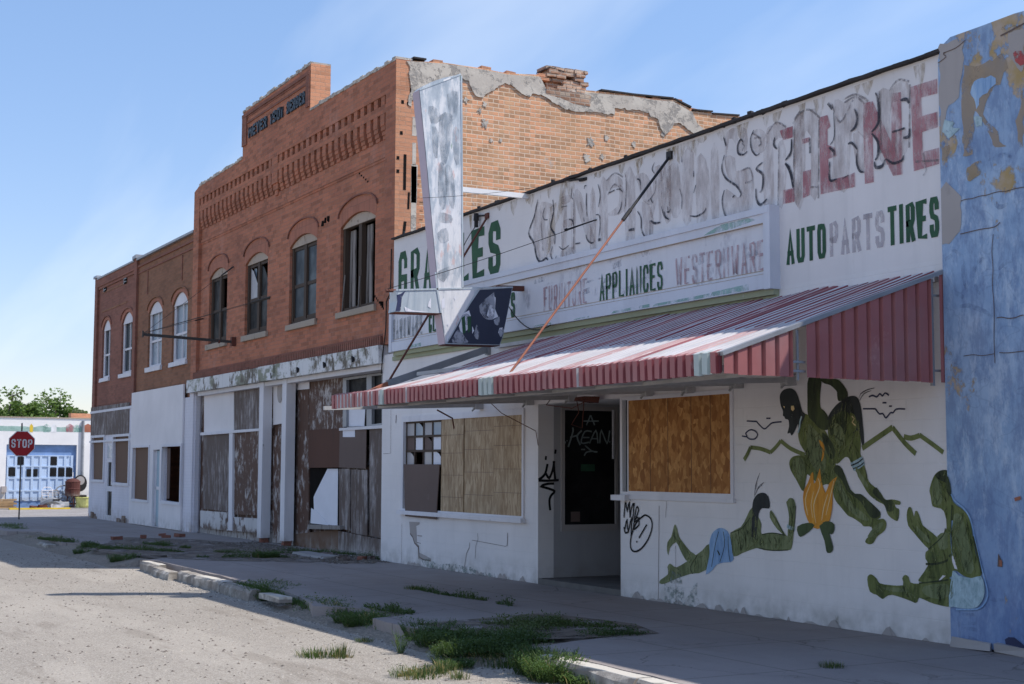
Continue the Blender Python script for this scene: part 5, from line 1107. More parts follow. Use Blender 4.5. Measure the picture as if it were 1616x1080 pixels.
lines('mural_cloud', [(M4, q, .016) for q in ([(68, 203), (105, 205)], [(105, 205), (118, 220), (135, 233), (150, 222), (165, 210), (200, 206)], [(142, 193), (158, 193)], [(50, 260), (70, 262), (64, 250), (80, 237), (98, 240), (109, 254), (100, 270), (82, 272), (68, 264)], [(508, 157), (555, 157)], [(555, 157), (570, 176), (583, 175), (595, 191), (612, 172), (622, 172), (635, 158), (668, 158)], [(530, 112), (545, 106), (560, 112), (572, 100), (582, 108), (592, 97), (607, 106)], [(582, 134), (597, 134)], [(607, 147), (618, 147)])], 'navy_paint', -.005, G)
mr = paint('mural_reclining_figure', [(M3, [(612, 598), (590, 635), (565, 680), (520, 705), (524, 760), (534, 806), (570, 792), (630, 770), (660, 778), (700, 782), (765, 780), (782, 765), (790, 700), (795, 640), (799, 600), (792, 565), (778, 556), (768, 560), (763, 568), (758, 575), (764, 600), (770, 640), (764, 700), (762, 720), (740, 690), (715, 640), (693, 608), (688, 640), (720, 690), (745, 715), (700, 708), (655, 712), (650, 690), (652, 668), (640, 640)]),
   (M3, [(432, 752), (400, 780), (370, 802), (330, 830), (290, 852), (272, 842), (262, 836), (252, 850), (254, 882), (222, 905), (218, 920), (240, 922), (290, 900), (350, 880), (418, 862)]), (M3, [(372, 800), (350, 785), (325, 755), (302, 722), (294, 690), (284, 668), (276, 690), (268, 722), (252, 745), (250, 780), (256, 800), (262, 770), (288, 745), (305, 775), (330, 822), (355, 825)])], 'skin_green', -.005, 2, par=G)
paint('mural_cloth', [(M3, [(430, 752), (440, 712), (460, 690), (482, 684), (508, 698), (522, 735), (528, 790), (534, 815), (520, 830), (490, 832), (460, 842), (445, 862), (416, 882), (424, 835), (432, 790)])], 'cloth_blue', -.0058, 2, par=mr)
lines('mural_fold_line', [(M3, [(470, 700), (455, 760), (440, 850)], .01), (M3, [(490, 700), (495, 760), (475, 830)], .01), (M3, [(510, 720), (512, 780), (518, 825)], .01), (M3, [(465, 780), (475, 800)], .02)], 'skin_dark', -.0064, mr)
paint('mural_head', [(M3, [(613, 600), (618, 565), (636, 540), (660, 534), (680, 548), (688, 580), (684, 602), (655, 600), (640, 625), (634, 680), (626, 740), (613, 742), (610, 690), (612, 640)])], 'hair_dark', -.006, 2, par=mr)
lines('mural_feather', [(M3, [(622, 552), (628, 500), (645, 450)], .01), (M3, [(625, 545), (640, 510), (662, 490)], .01), (M3, [(628, 520), (632, 490)], .008), (M3, [(634, 520), (655, 500)], .008)], 'brush_black', -.0055, mr, True)
lines('mural_limb_line', [(M3, [(640, 770), (700, 780), (765, 778)], .012), (M3, [(655, 712), (700, 706), (755, 716)], .012), (M3, [(690, 612), (720, 660), (748, 712)], .01), (M3, [(520, 706), (570, 685), (605, 640)], .01), (M3, [(380, 800), (350, 850), (360, 880)], .012), (M3, [(790, 700), (795, 640), (798, 590)], .01)], 'skin_dark', -.0066, mr)
paint('mural_bracelet', [(M3, [(762, 668), (775, 676), (795, 680), (793, 694), (775, 692), (760, 684)])], 'cloth_pale', -.0068, 1, par=mr)
ms = paint('mural_seated_figure', [(M4, [(740, 468), (746, 440), (757, 412), (772, 395), (795, 388), (818, 398), (834, 425), (841, 470), (850, 510), (878, 532), (902, 555), (916, 590), (924, 640), (934, 700), (957, 782), (940, 796), (920, 798), (890, 790), (865, 772), (850, 770), (845, 790), (820, 802), (795, 805), (750, 815), (700, 812), (705, 795), (735, 750), (725, 725), (726, 700), (740, 690), (776, 650), (805, 610), (795, 545), (770, 532), (752, 526), (747, 505), (745, 488)]),
   (M4, [(654, 560), (660, 532), (670, 530), (676, 545), (682, 565), (686, 545), (694, 545), (702, 562), (712, 592), (722, 605), (776, 650), (760, 672), (740, 690), (705, 655), (680, 625), (660, 600)]), (M4, [(505, 805), (510, 788), (522, 785), (540, 800), (552, 818), (590, 825), (640, 826), (637, 800), (648, 786), (662, 795), (668, 815), (700, 820), (760, 812), (850, 800), (850, 860), (832, 906), (780, 902), (740, 890), (702, 873), (695, 888), (685, 893), (668, 885), (600, 862), (575, 870), (562, 878), (540, 862), (515, 850)])], 'skin_olive', -.0705, 2, par=G)
paint('mural_shade_light', [(M4, [(850, 560), (880, 560), (905, 640), (930, 760), (900, 780), (870, 700), (850, 630)]), (M4, [(560, 835), (620, 835), (660, 850), (600, 850)]), (M4, [(720, 830), (800, 820), (830, 850), (780, 880), (720, 860)]), (M4, [(752, 440), (775, 420), (790, 500), (770, 525), (752, 505)])], 'skin_green', -.0715, 2, par=ms)
paint('mural_hair', [(M4, [(762, 407), (780, 392), (800, 388), (822, 400), (838, 440), (842, 490), (828, 475), (812, 455), (800, 435), (785, 430), (770, 420)])], 'skin_dark', -.072, 2, par=ms)
paint('mural_shorts', [(M4, [(848, 770), (870, 788), (920, 798), (955, 790), (968, 830), (966, 868), (950, 898), (928, 912), (880, 912), (850, 906), (824, 906), (835, 860)])], 'cloth_pale', -.0725, 2, par=ms)
paint('mural_gap', [(M4, [(843, 708), (850, 715), (866, 765), (855, 762), (846, 735)]), (M4, [(790, 788), (802, 790), (780, 808), (776, 806)])], 'panel_white', -.0722, 1, par=ms)
lines('mural_outline', [(M4, [(842, 480), (855, 505), (885, 530), (908, 560), (922, 600), (936, 670), (960, 770), (980, 850), (970, 890), (940, 915), (860, 916)], .014), (M4, [(846, 580), (842, 640), (846, 710)], .012)], 'cloth_blue', -.073, ms)
lines('mural_limb_line', [(M4, [(726, 745), (760, 745), (800, 735), (845, 708)], .02), (M4, [(700, 818), (760, 812), (848, 800)], .014), (M4, [(845, 520), (842, 600), (846, 700)], .012), (M4, [(925, 640), (940, 700), (957, 780)], .02), (M4, [(735, 690), (790, 640), (800, 610)], .012), (M4, [(640, 830), (648, 850), (660, 870)], .012)], 'skin_dark', -.0735, ms)
paint('mural_highlight', [(M4, q) for q in ([(300, 215), (318, 225), (340, 270), (330, 300), (310, 270)], [(405, 430), (420, 430), (450, 490), (490, 545), (470, 545), (425, 490)], [(525, 640), (555, 600), (585, 585), (580, 605), (550, 640)], [(400, 210), (430, 230), (440, 280), (420, 300), (400, 260)], [(480, 375), (500, 400), (530, 450), (515, 450), (490, 415)])]+[(M3, q) for q in ([(560, 720), (610, 720), (640, 750), (600, 765), (550, 775)], [(380, 820), (415, 800), (420, 840), (380, 860)], [(665, 735), (740, 730), (765, 745), (700, 755)], [(300, 730), (312, 750), (345, 800), (335, 805), (305, 765)])], 'skin_green', -.0078, 2, par=mu)
paint('mural_highlight', [(M4, q) for q in ([(860, 580), (875, 575), (895, 640), (915, 740), (895, 745), (875, 680)], [(690, 600), (705, 615), (745, 655), (735, 665), (700, 635)], [(770, 640), (800, 625), (825, 640), (815, 680), (780, 690)], [(720, 840), (790, 835), (815, 855), (770, 870)], [(755, 470), (770, 465), (775, 500), (765, 515)])], 'skin_green', -.0728, 2, par=ms)
thin_paint('brush_light', (.24, .27, .11), .42, .1, 30, .3, amax=.55); thin_paint('brush_deep', (.03, .04, .016), .44, .12, 30, .3, amax=.38)
def inside(p, q):
    r = False
    for a, b in zip(q, q[1:]+q[:1]):
        if (a[1] > p[1]) != (b[1] > p[1]) and p[0] < (b[0]-a[0])*(p[1]-a[1])/(b[1]-a[1])+a[0]: r = not r
    return r
def brushwork(polys, y, par, n):
    mbs = (MB(), MB()); rnd = random.Random(n)
    for zf, q in polys:
        L = W(zf(q), y); x0 = min(p[0] for p in L); x1 = max(p[0] for p in L); z0 = min(p[1] for p in L); z1 = max(p[1] for p in L)
        for k in range(int(n*(x1-x0)*(z1-z0))):
            p = (rnd.uniform(x0, x1), rnd.uniform(z0, z1)); l = rnd.uniform(.05, .17); a = rnd.gauss(1.5, .45); e = (p[0]+l*math.cos(a), p[1]+l*math.sin(a)); m = ((p[0]+e[0])/2+.01, (p[1]+e[1])/2)
            if inside(p, L) and inside(e, L) and inside(m, L):
                lit = mnoise.noise(Vector((p[0]*4, p[1]*4, 2)))+rnd.gauss(0, .15) > 0; b = mbs[0 if lit else 1]; yy = y-(.0655*0)-.0001*(k % 9)
                if y < -.069 and p[0] < EDGE: yy += .0655
                if y < -.069 and (p[0]-EDGE)*(e[0]-EDGE) < 0: continue
                b.stroke([p, m, e], rnd.uniform(.008, .022), yy, True)
    for b, m in zip(mbs, ('brush_light', 'brush_deep')): obj('brushwork', b, MT[m], par)
brushwork(SHAPES['mural_crouching_figure'], -.0080, mu, 420); brushwork(SHAPES['mural_bending_figure'], -.0080, mv, 420); brushwork(SHAPES['mural_reclining_figure'], -.0080, mr, 520); brushwork(SHAPES['mural_seated_figure'], -.0742, ms, 420)
# ---- spray tags
lines('graffiti', [(M3, q, .022) for q in ([(66, 640), (72, 572), (80, 612), (88, 575), (92, 640)], [(92, 640), (98, 600), (108, 580), (104, 640), (96, 660)], [(104, 700), (118, 600), (128, 610), (112, 660), (134, 640)], [(70, 690), (78, 650), (84, 700), (98, 640), (96, 720)], [(66, 680), (72, 705), (86, 700)],
   [(150, 632), (120, 660), (98, 715), (94, 765), (110, 785), (140, 772), (170, 730), (186, 680), (180, 645), (160, 630), (150, 632)], [(163, 670), (130, 727)], [(119, 741), (122, 745)], [(110, 650), (125, 640), (130, 670), (110, 690)])], 'spray_black', -.0085, G)
mb = MB()
def side_stroke(mb, pts, w, x):
    t = MB(); t.stroke(pts, w, 0); k = len(mb.v); mb.v += [Vector((x, v.x, v.z)) for v in t.v]; mb.f += [tuple(k+i for i in f) for f in t.f]; mb.mi += t.mi
T1 = Z(830, 600, 5.4); WS = lambda pts, x: [atx(px, py, x) for px, py in pts]
for q, w in (([(105, 850), (140, 825), (165, 790), (182, 715)], .035), ([(165, 790), (195, 835), (225, 770), (240, 690)], .035), ([(235, 690), (240, 770), (248, 850)], .035), ([(105, 856), (190, 858), (278, 852)], .035), ([(238, 882), (180, 885), (130, 905), (190, 925), (242, 948), (212, 985), (198, 1030), (205, 1110)], .035), ([(240, 608), (258, 612)], .06), ([(160, 664), (176, 666)], .055)):
    side_stroke(mb, smooth_pts(WS(T1(q), ENT0), 3), w, ENT0+.006+.0004*len(mb.v)/400)
pieces('graffiti', mb, MT['spray_black'], G)
mb = MB()
for i, (q, w) in enumerate((([(490, 350), (620, 350)], .022), ([(550, 300), (515, 385)], .022), ([(550, 300), (585, 385)], .022), ([(395, 405), (400, 440), (360, 570)], .026), ([(375, 490), (440, 470)], .022), ([(475, 430), (435, 480), (462, 555)], .026), ([(560, 440), (500, 440), (470, 535), (535, 530)], .022), ([(485, 490), (540, 490)], .02), ([(540, 540), (595, 430), (612, 540)], .022), ([(560, 500), (608, 500)], .02), ([(628, 540), (640, 430), (690, 540), (712, 430)], .022),
     ([(468, 592), (502, 592)], .02), ([(500, 555), (560, 605), (608, 612)], .022), ([(560, 607), (515, 615), (495, 645)], .022), ([(322, 530), (338, 532)], .03), ([(345, 518), (352, 518)], .02), ([(708, 526), (716, 528)], .02), ([(728, 545), (735, 546)], .02))):
    side_stroke(mb, smooth_pts(WS(T1(q), ENT0-.006), 3), w, ENT0-.004+.0003*i)
pieces('pane_graffiti', mb, MT['spray_pale'], ew)

# ================================================================== the blue building next door
thin_paint('ochre_wear', (.46, .34, .18), .52, .06, 6, .8, (.44, .33, .22), amax=.8)
U = thing('blue_building', (-4.5, 0, 0), 'stucco building at the right edge with peeling blue paint and tan patches', 'building')
BXL = -9.72; topb = [(BXL+.03, 5.50), (BXL+.08, 5.56), (BXL+.16, 5.60)]
n = 40
for k in range(1, n): topb.append((BXL+.16+(5.5-BXL)*k/n, 5.60+random.uniform(-.012, .015)))
topb.append((5.5, 5.6))
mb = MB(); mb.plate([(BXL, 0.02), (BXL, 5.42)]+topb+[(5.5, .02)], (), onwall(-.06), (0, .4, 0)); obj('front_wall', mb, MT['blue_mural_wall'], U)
mb = MB(); mb.box(BXL, 5.5, .345, 12, 4.9, 5.1); mb.box(BXL, BXL+.25, .345, 12, 0, 4.9); mb.box(5.25, 5.5, .345, 12, 0, 4.9); mb.box(BXL, 5.5, 12, 12.2, 0, 5); obj('shell', mb, MT['roofing'], U)
B1 = Z(1440, 40, 3.602); B2 = Z(1480, 240, 2.70); B5 = Z(1150, 20, 2.455)
yB = -.063
def bp(nm, polys, mat, y, sm=2):
    mb = MB()
    for i, (zf, q) in enumerate(polys):
        L = smooth_loop(W(zf(q), y), sm) if sm > 1 else W(zf(q), y)
        R_ = []
        for a, b in zip(L, L[1:]+L[:1]):
            m = max(1, int(math.dist(a, b)/.04))
            for k in range(m):
                x_ = a[0]+(b[0]-a[0])*k/m; z_ = a[1]+(b[1]-a[1])*k/m; R_.append((x_+.05*mnoise.noise(Vector((x_*9, z_*9, 1))), z_+.05*mnoise.noise(Vector((x_*9, z_*9, 5)))))
        c = clipx(R_, BXL+.004, False); c = [(x_, min(z_, 5.57)) for x_, z_ in c]
        if len(c) > 2: mb.plate(c, (), onwall(y-.0001*i))
    return pieces(nm, mb, MT[mat], U)
bp('bare_plaster', [(B1, [(145, 135), (180, 100), (300, 88), (285, 130), (282, 230), (270, 330), (250, 400), (215, 460), (190, 520), (170, 600), (155, 620)]), (B1, [(160, 915), (215, 918), (255, 950), (275, 1000), (278, 1060), (280, 1140), (262, 1200), (190, 1240), (170, 1220)]), (B1, [(545, 40), (634, 0), (634, 250), (590, 235), (560, 190), (550, 130)])], 'plaster_grey', yB)
bp('ghost_letter', [(B1, [(285, 240), (400, 215), (430, 185), (520, 170), (530, 240), (500, 320), (460, 345), (410, 470), (400, 500), (440, 560), (540, 690), (470, 695), (420, 560), (345, 480), (345, 735), (285, 740)]), (B1, [(155, 685), (215, 685), (215, 770), (160, 770)]), (B1, [(620, 380), (634, 370), (634, 700), (600, 690), (590, 560), (610, 470)])], 'tan_letter', yB-.001, 1)
bp('ghost_letter_edge', [(B1, [(345, 310), (440, 295), (470, 330), (400, 400), (350, 470)]),], 'cloth_blue', yB-.002, 2)
bp('pale_patch', [(B1, [(180, 545), (225, 545), (232, 590), (270, 580), (250, 620), (200, 640), (160, 610)]), (B1, [(345, 530), (395, 515), (390, 560), (350, 600)])], 'cloth_pale', yB-.003, 1)
bp('ochre_patch', [(B1, [(300, 800), (340, 780), (390, 770), (395, 830), (370, 860), (330, 880), (300, 850)]), (B1, [(510, 0), (634, 0), (560, 40), (520, 38)])], 'ochre_wear', yB-.0035, 2)
bp('red_stain', [(B1, [(575, 170), (600, 130), (634, 125), (634, 215), (600, 220), (575, 205)])], 'red_smear', yB-.004, 2)
lines('wall_crack', [(B1, [(145, 215), (190, 180), (175, 160), (245, 130), (300, 85)], .008), (B1, [(275, 1000), (300, 990), (340, 985), (380, 972), (420, 966), (480, 948), (530, 944), (580, 930), (634, 920)], .007), (B2, [(95, 350), (180, 330), (240, 320), (265, 300)], .008), (B2, [(236, 350), (230, 420), (235, 500), (232, 560), (238, 640), (240, 700), (239, 800), (243, 900)], .007), (B2, [(250, 708), (270, 704), (300, 709), (330, 706), (350, 698), (365, 695)], .008), (B2, [(110, 870), (150, 864), (190, 868), (240, 860)], .006), (B2, [(262, 855), (300, 856), (367, 848)], .007), (B1, [(500, 60), (560, 30), (634, -10)], .014)], 'dark_board', yB-.0042, U)
lines('blue_swirl', [(B2, q, .045) for q in ([(60, 420), (100, 440), (110, 540), (125, 600)], [(200, 450), (160, 480), (155, 550), (180, 610)], [(60, 440), (30, 460)], [(215, 450), (190, 445), (180, 480)], [(260, 500), (290, 470), (320, 465)], [(90, 660), (130, 655), (200, 680), (225, 700)], [(235, 200), (260, 235), (300, 220)], [(230, 40), (260, 15), (310, 20)], [(250, 580), (270, 520), (300, 490)], [(60, 590), (110, 620)])]+[(B1, q, .035) for q in ([(190, 600), (230, 640), (265, 700)], [(170, 620), (180, 680)], [(210, 600), (250, 640)], [(430, 770), (480, 740), (540, 735), (570, 760)])]
      +[(Z(1440, 740, 3.602), q, .035) for q in ([(285, 830), (355, 830)], [(285, 880), (370, 878)], [(290, 905), (360, 915), (390, 940)], [(290, 950), (350, 970), (400, 1000)], [(265, 810), (270, 980)], [(440, 680), (450, 740), (520, 745)])], 'blue_swirl', yB-.005, U, True)
bp('dark_blue_smear', [(Z(1440, 740, 3.602), [(535, 980), (570, 965), (620, 985), (634, 1060), (560, 1050)])], 'navy_paint', yB-.0055, 2)
bp('wall_hole', [(Z(1440, 740, 3.602), [(498, 490), (510, 530), (510, 560), (490, 560), (490, 530)])], 'dark_board', yB-.0056, 1)
lines('rust_mark', [(Z(1440, 740, 3.602), [(580, 175), (615, 165)], .03), (Z(1440, 740, 3.602), [(500, 520), (502, 555)], .03)], 'rod_red', yB-.006, U)
mb = MB()
for k in range(30): x = BXL+.05+k*.5; mb.wbox(x, x+.45, -.1-random.random()*.02, -.06, 0, .04+random.random()*.06, .02)
pieces('broken_foot', mb, MT['plaster_grey'], U)
# ================================================================== the tin awning
AW = thing('awning', (-14.1, 0, 3.0), 'long red and white corrugated tin awning hanging over the pavement of the white store', 'awning')
AX0, AX1, AYF, AZB = -18.6, -9.76, -2.57, 2.39
def az(y): return 3.42+.342*y      # upper surface
def rise(x): return 0.0
mb = MB(); per = .148; n = int((AX1-AX0)/per)
NY = 10
prof = [(0, .0, 1), (.24, .0, 1), (.34, .034, 0), (.84, .034, 1), (.95, .0, 1)]   # share of the period, height, red or white
def ax_l(y): return AX0+(0.0 if y > -1 else 0)
pts = []
for i in range(n):
    for f, h, m in prof: pts.append((AX0+per*(i+f), h, m, i))
pts.append((AX0+per*n, 0, 0, n)); PX_ = pts
bent = [random.uniform(-.006, .006) for _ in range(n+1)]
def col_of(i, m, j):
    k = (i*7919) % 97
    if m == 0:
        if k in (3, 31, 60): return 1
        return 0
    return 1
for a, b in zip(pts, pts[1:]):
    for j in range(NY):
        y0 = AYF*j/NY; y1 = AYF*(j+1)/NY; 
        def zf(x, y, i): return az(y)-.012*math.sin(math.pi*y/AYF)+bent[i]*math.sin(x*3+y*2)+.012*mnoise.noise(Vector((x*.8, y*.8, 3)))+.022*mnoise.noise(Vector((x*1.7, y*1.1, 8)))*max(0, 1+y/1.6)-.2*math.exp(-(x-AX0)/1.3)*min(1, (y-AYF)/.9)
        top_ = a[1] == b[1] and a[1] > 0; mb.cur = 1 if ((a[3]*7919) % 97 in (3, 31, 60)) or (not top_ and (j < 6 or a[1] == b[1])) else (2 if (a[3]*31) % 7 in (1, 4) else 0)  # rib sides: shade painted maroon near the wall, sunlight painted pale further out
        mb.quad((a[0], y1, zf(a[0], y1, a[3])+a[1]), (b[0], y1, zf(b[0], y1, b[3])+b[1]), (b[0], y0, zf(b[0], y0, b[3])+b[1]), (a[0], y0, zf(a[0], y0, a[3])+a[1]))
obj('roof_sheet', mb, [MT['awning_white'], MT['awning_maroon'], MT['awning_pink']], AW)
# front valance of bent strips
mb = MB(); nv = int((AX1-AX0)/.118); per = (AX1-AX0)/nv
special = {}
def mark(px0, px1):
    a = at(px0, 580, AYF)[0]; b = at(px1, 600, AYF)[0]
    for i in range(nv):
        if a <= AX0+per*(i+.5) <= b: special[i] = 1
mark(1094, 1128); mark(762, 786); mark(603, 609)
for i in range(nv):
    x = AX0+per*i; zt = az(AYF)+.03; zb = AZB-.005+random.uniform(-.006, .004); o = random.uniform(-.004, .004); wv = per*.62
    mb.cur = 1 if i in special else 0
    mb.quad((x, AYF-.03+o, zb+.008), (x+wv, AYF-.03+o, zb), (x+wv, AYF-.034, zt), (x, AYF-.034, zt))
    mb.quad((x, AYF-.034, zt), (x+wv, AYF-.034, zt), (x+wv, AYF+.05, zt+.03), (x, AYF+.05, zt+.03))
    mb.cur = 1 if i in special else (3 if (x < -17.0 and i % 3) or i % 17 == 3 else 2)
    mb.quad((x+wv, AYF-.03+o, zb), (x+wv+.016, AYF+.012, zb+.004), (x+wv+.016, AYF+.012, zt), (x+wv, AYF-.034, zt))
    mb.quad((x+wv+.016, AYF+.012, zb+.01), (x+per-.014, AYF+.012, zb+.01), (x+per-.014, AYF+.012, zt), (x+wv+.016, AYF+.012, zt))
    mb.quad((x+per-.014, AYF+.012, zb+.01), (x+per, AYF-.03, zb+.006), (x+per, AYF-.034, zt), (x+per-.014, AYF+.012, zt))
obj('front_valance', mb, [MT['awning_red'], MT['awning_grey_green'], MT['awning_maroon'], MT['awning_white']], AW)
# right end: hanging strips, one gap where the panels part, one by the wall
mb = MB(); y = AYF; per2 = .148
while y < -.02:
    yy = min(y+per2*.66, -.0); y3 = min(y+per2, 0)
    if not (-1.80 < y+.03 < -1.69) and not (-.20 < y+.03 < -.09):
        zt = lambda q: az(q)-.005; zb = 2.385+random.uniform(-.006, .006)+(.0 if y < -1.8 else -.0)
        mb.cur = 0; mb.quad((AX1+.03, y, zb), (AX1+.03, yy, zb), (AX1+.03, yy, zt(yy)), (AX1+.03, y, zt(y)))
        mb.cur = 0; mb.quad((AX1+.03, yy, zb), (AX1-.006, yy+.014, zb), (AX1-.006, yy+.014, zt(yy)), (AX1+.03, yy, zt(yy)))
        mb.quad((AX1-.006, yy+.014, zb+.004), (AX1-.006, y3-.014, zb+.004), (AX1-.006, y3-.014, zt(y3)), (AX1-.006, yy+.014, zt(yy)))
        mb.quad((AX1-.006, y3-.014, zb), (AX1+.03, y3, zb), (AX1+.03, y3, zt(y3)), (AX1-.006, y3-.014, zt(y3)))
        y += per2
    else: y += .05
obj('end_panel', mb, MT['awning_red'], AW)
mb = MB(); 
for a, b in (((AX1+.01, AYF-.02, az(AYF)+.015), (AX1+.01, .0, az(0)+.015)), ((AX0, AYF-.02, az(AYF)-.02), (AX0, -1.7, az(-1.7)-.2)), ((AX0, -1.7, az(-1.7)-.2), (AX0, 0, az(0)-.2))): mb.bar(a, b, .07, .035)
mb.bar((AX1-.03, -1.735, 2.36), (AX1-.03, -1.735, 2.80), .018, .018); mb.bar((AX1-.03, -.145, 2.36), (AX1-.03, -.145, 3.35), .03, .03)
for z in (2.44, 2.52): mb.bar((AX1-.02, -1.83, z), (AX1-.02, -1.66, z), .02, .02)
mb.bar((AX1-.02, -.22, 2.5), (AX1-.02, -.06, 2.5), .02, .02); mb.bar((AX1-.02, -.22, 3.2), (AX1-.02, -.06, 3.2), .02, .02)
pieces('edge_trim', mb, MT['grey_steel'], AW)
flat('pale_steel', (.50, .49, .48), .6)
# steel frame below
mb = MB(); mb.bar((AX0, AYF+.05, 2.44), (AX1-.05, AYF+.05, 2.44), .04, .05); mb.bar((AX0, -1.3, az(-1.3)-.06), (AX1-.05, -1.3, az(-1.3)-.06), .04, .05); mb.bar((AX0, -.05, az(0)-.06), (AX1-.05, -.05, az(0)-.06), .05, .05)
mb.bar((AX0, -1.9, 2.43), (AX1-.1, -1.9, 2.43), .035, .035)
pieces('purlin', mb, MT['pale_steel'], AW)
for px, py in ((1251, 600), (1169, 605), (1093, 613), (1028, 618), (907, 627.5), (840, 633), (760, 640)):
    x, z = at(px, py); mb = MB(); mb.bar((x, -.03, z), (x, AYF+.06, 2.42), .05, .055); sr = obj('strut', mb, MT['pale_steel'], AW)
    mb = MB(); mb.box(x-.06, x+.06, -.12, -.002, z-.06, z+.05); mb.bar((x, -.1, z-.03), (x, -.16, z-.09), .02, .02); obj('bracket', mb, MT['pale_steel'], sr)
# hanging rods
mb = MB(); a = at(1058, 246); e = at(798, 598, AYF+.15); P0 = Vector((a[0], 0, a[1])); P1 = Vector((e[0], AYF+.15, e[1])); mb.tube([P0.lerp(P1, .28), P1], .013, 6); rod = obj('hanging_rod', mb, MT['rod_red'], AW)
mb = MB(); mb.tube([P0, P0.lerp(P1, .29)], .017, 6); mb.box(a[0]-.05, a[0]+.05, -.03, -.001, a[1]-.05, a[1]+.05); mb.tube([P0.lerp(P1, .26), P0.lerp(P1, .31)], .024, 6); obj('turnbuckle', mb, MT['black_iron'], rod)
xg = -18.9; a = atx(611, 606, xg); tip = Vector((xg, a[0], a[1])); w0 = Vector((xg, 0, at(773, 550)[1]))
mb = MB(); h_ = at(770, 341); mb.tube([Vector((h_[0], 0, h_[1])), tip], .016, 6); mb.box(h_[0]-.05, h_[0]+.05, -.03, -.001, h_[1]-.04, h_[1]+.04); obj('hanging_rod', mb, MT['rust_iron'], AW)
d = (tip-w0).normalized(); fin = w0+(tip-w0)*1.0
mb = MB(); mb.bar(w0, tip, .05, .10); mb.box(xg-.05, xg+.05, -.05, -.001, w0.z-.1, w0.z+.1); obj('end_rafter', mb, MT['grey_steel'], AW)
out = atx(548, 636, -18.72); mb = MB(); mb.bar(tip, (-18.72, out[0], out[1]), .05, .06); obj('end_rafter', mb, MT['rod_red'], AW)
mb = MB(); mb.quad((xg, a[0], a[1]-.05), (xg+.22, a[0]-.05, a[1]-.06), (AX0+.1, AYF, az(AYF)+.035), (-18.7, out[0], out[1]-.03)); obj('end_flashing', mb, MT['awning_white'], AW)
mb = MB()
mb.tube([Vector(p) for p in ((-16.9, -.1, 2.52), (-16.5, -.4, 2.42), (-16.0, -.3, 2.36), (-15.6, -.2, 2.5))], .006, 5); mb.tube([Vector(p) for p in ((-15.9, -.3, 2.5), (-15.8, -.32, 2.3), (-15.95, -.34, 2.15), (-15.75, -.3, 2.1), (-15.7, -.3, 2.5))], .006, 5)
mb.tube([Vector((-17.9, -.5, 2.5)), Vector((-17.75, -.4, 2.35)), Vector((-17.45, -.02, 2.1)), Vector((-17.4, -.01, 1.9))], .006, 5)
mb.tube([Vector((-19.1+.3, -.9, 2.42)), Vector((-18.7, -.7, 2.3)), Vector((-18.85, -.6, 2.16))], .012, 5); mb.wbox(-15.9, -15.65, -.35, -.1, 2.44, 2.52, .03)
pieces('dangling_wire', mb, MT['rust_iron'], AW)

# ================================================================== projecting arrow-shaped sign
SXF = -17.6; TH = .22
SG = thing('projecting_sign', (SXF-TH/2, -.02, 4.15), 'tall weathered sheet-metal arrow sign projecting from the white store wall, paint peeled to grey', 'sign')
SY = lambda pts: [atx(px, py, SXF) for px, py in pts]
tower = SY([(727, 117.5), (700, 123), (680, 130), (668, 136), (662, 142), (668, 200), (674, 262), (680, 330), (687, 405), (692, 457.5), (730.5, 457.5), (730, 380), (729.5, 300), (728, 200)])
mb = MB(); mb.plate(tower, (), onside(SXF+.003), (-TH, 0, 0)); obj('tower_panel', mb, MT['sign_enamel'], SG)
arrow = SY([(625, 458), (690, 458), (731, 458.5), (809, 453.5), (803, 485), (794, 530), (789, 545), (745, 544), (703, 543), (700, 520), (696.5, 494.5), (660, 493.5), (623, 492), (626, 476)])
mb = MB(); mb.plate(arrow, (), onside(SXF), (-TH, 0, 0)); obj('arrow_panel', mb, MT['sign_metal'], SG)
mb = MB(); edg = [(662, 142), (668, 200), (674, 262), (680, 330), (687, 405), (692, 457)]
E_ = SY(edg)
for a, b in zip(E_, E_[1:]): mb.quad((SXF-.005, a[0]-.006, a[1]), (SXF-.005, b[0]-.006, b[1]), (SXF-TH+.005, b[0]-.006, b[1]), (SXF-TH+.005, a[0]-.006, a[1]))
E2 = SY([(696.5, 495), (700, 520), (703, 543)])
for a, b in zip(E2, E2[1:]): mb.quad((SXF-.005, a[0]-.006, a[1]), (SXF-.005, b[0]-.006, b[1]), (SXF-TH+.005, b[0]-.006, b[1]), (SXF-TH+.005, a[0]-.006, a[1]))
pieces('sign_edge', mb, MT['sign_edge'], SG)
mb = MB()
for q in ([(703, 543.5), (789, 545.5)], [(623, 492.5), (697, 495)]):
    a, b = SY(q); mb.bar((SXF-TH/2, a[0], a[1]-.008), (SXF-TH/2, b[0], b[1]-.004), .22, .008)
pieces('rust_lip', mb, MT['rust_iron'], SG)
mb = MB()
for q in ([(690, 458), (687, 430)], [(690, 458), (696, 494)], [(625, 458), (809, 453.5)], [(662, 142), (727, 117.5)], [(730, 455), (728, 120)]):
    a, b = SY(q); mb.bar((SXF+.006, a[0], a[1]), (SXF+.006, b[0], b[1]), .022, .006, up=Vector((1, 0, 0)))
pieces('rim', mb, MT['sign_metal'], SG)
mb = MB()
for k, (q) in enumerate(([(713, 165), (735, 165), (742, 230), (740, 290)],)): pass
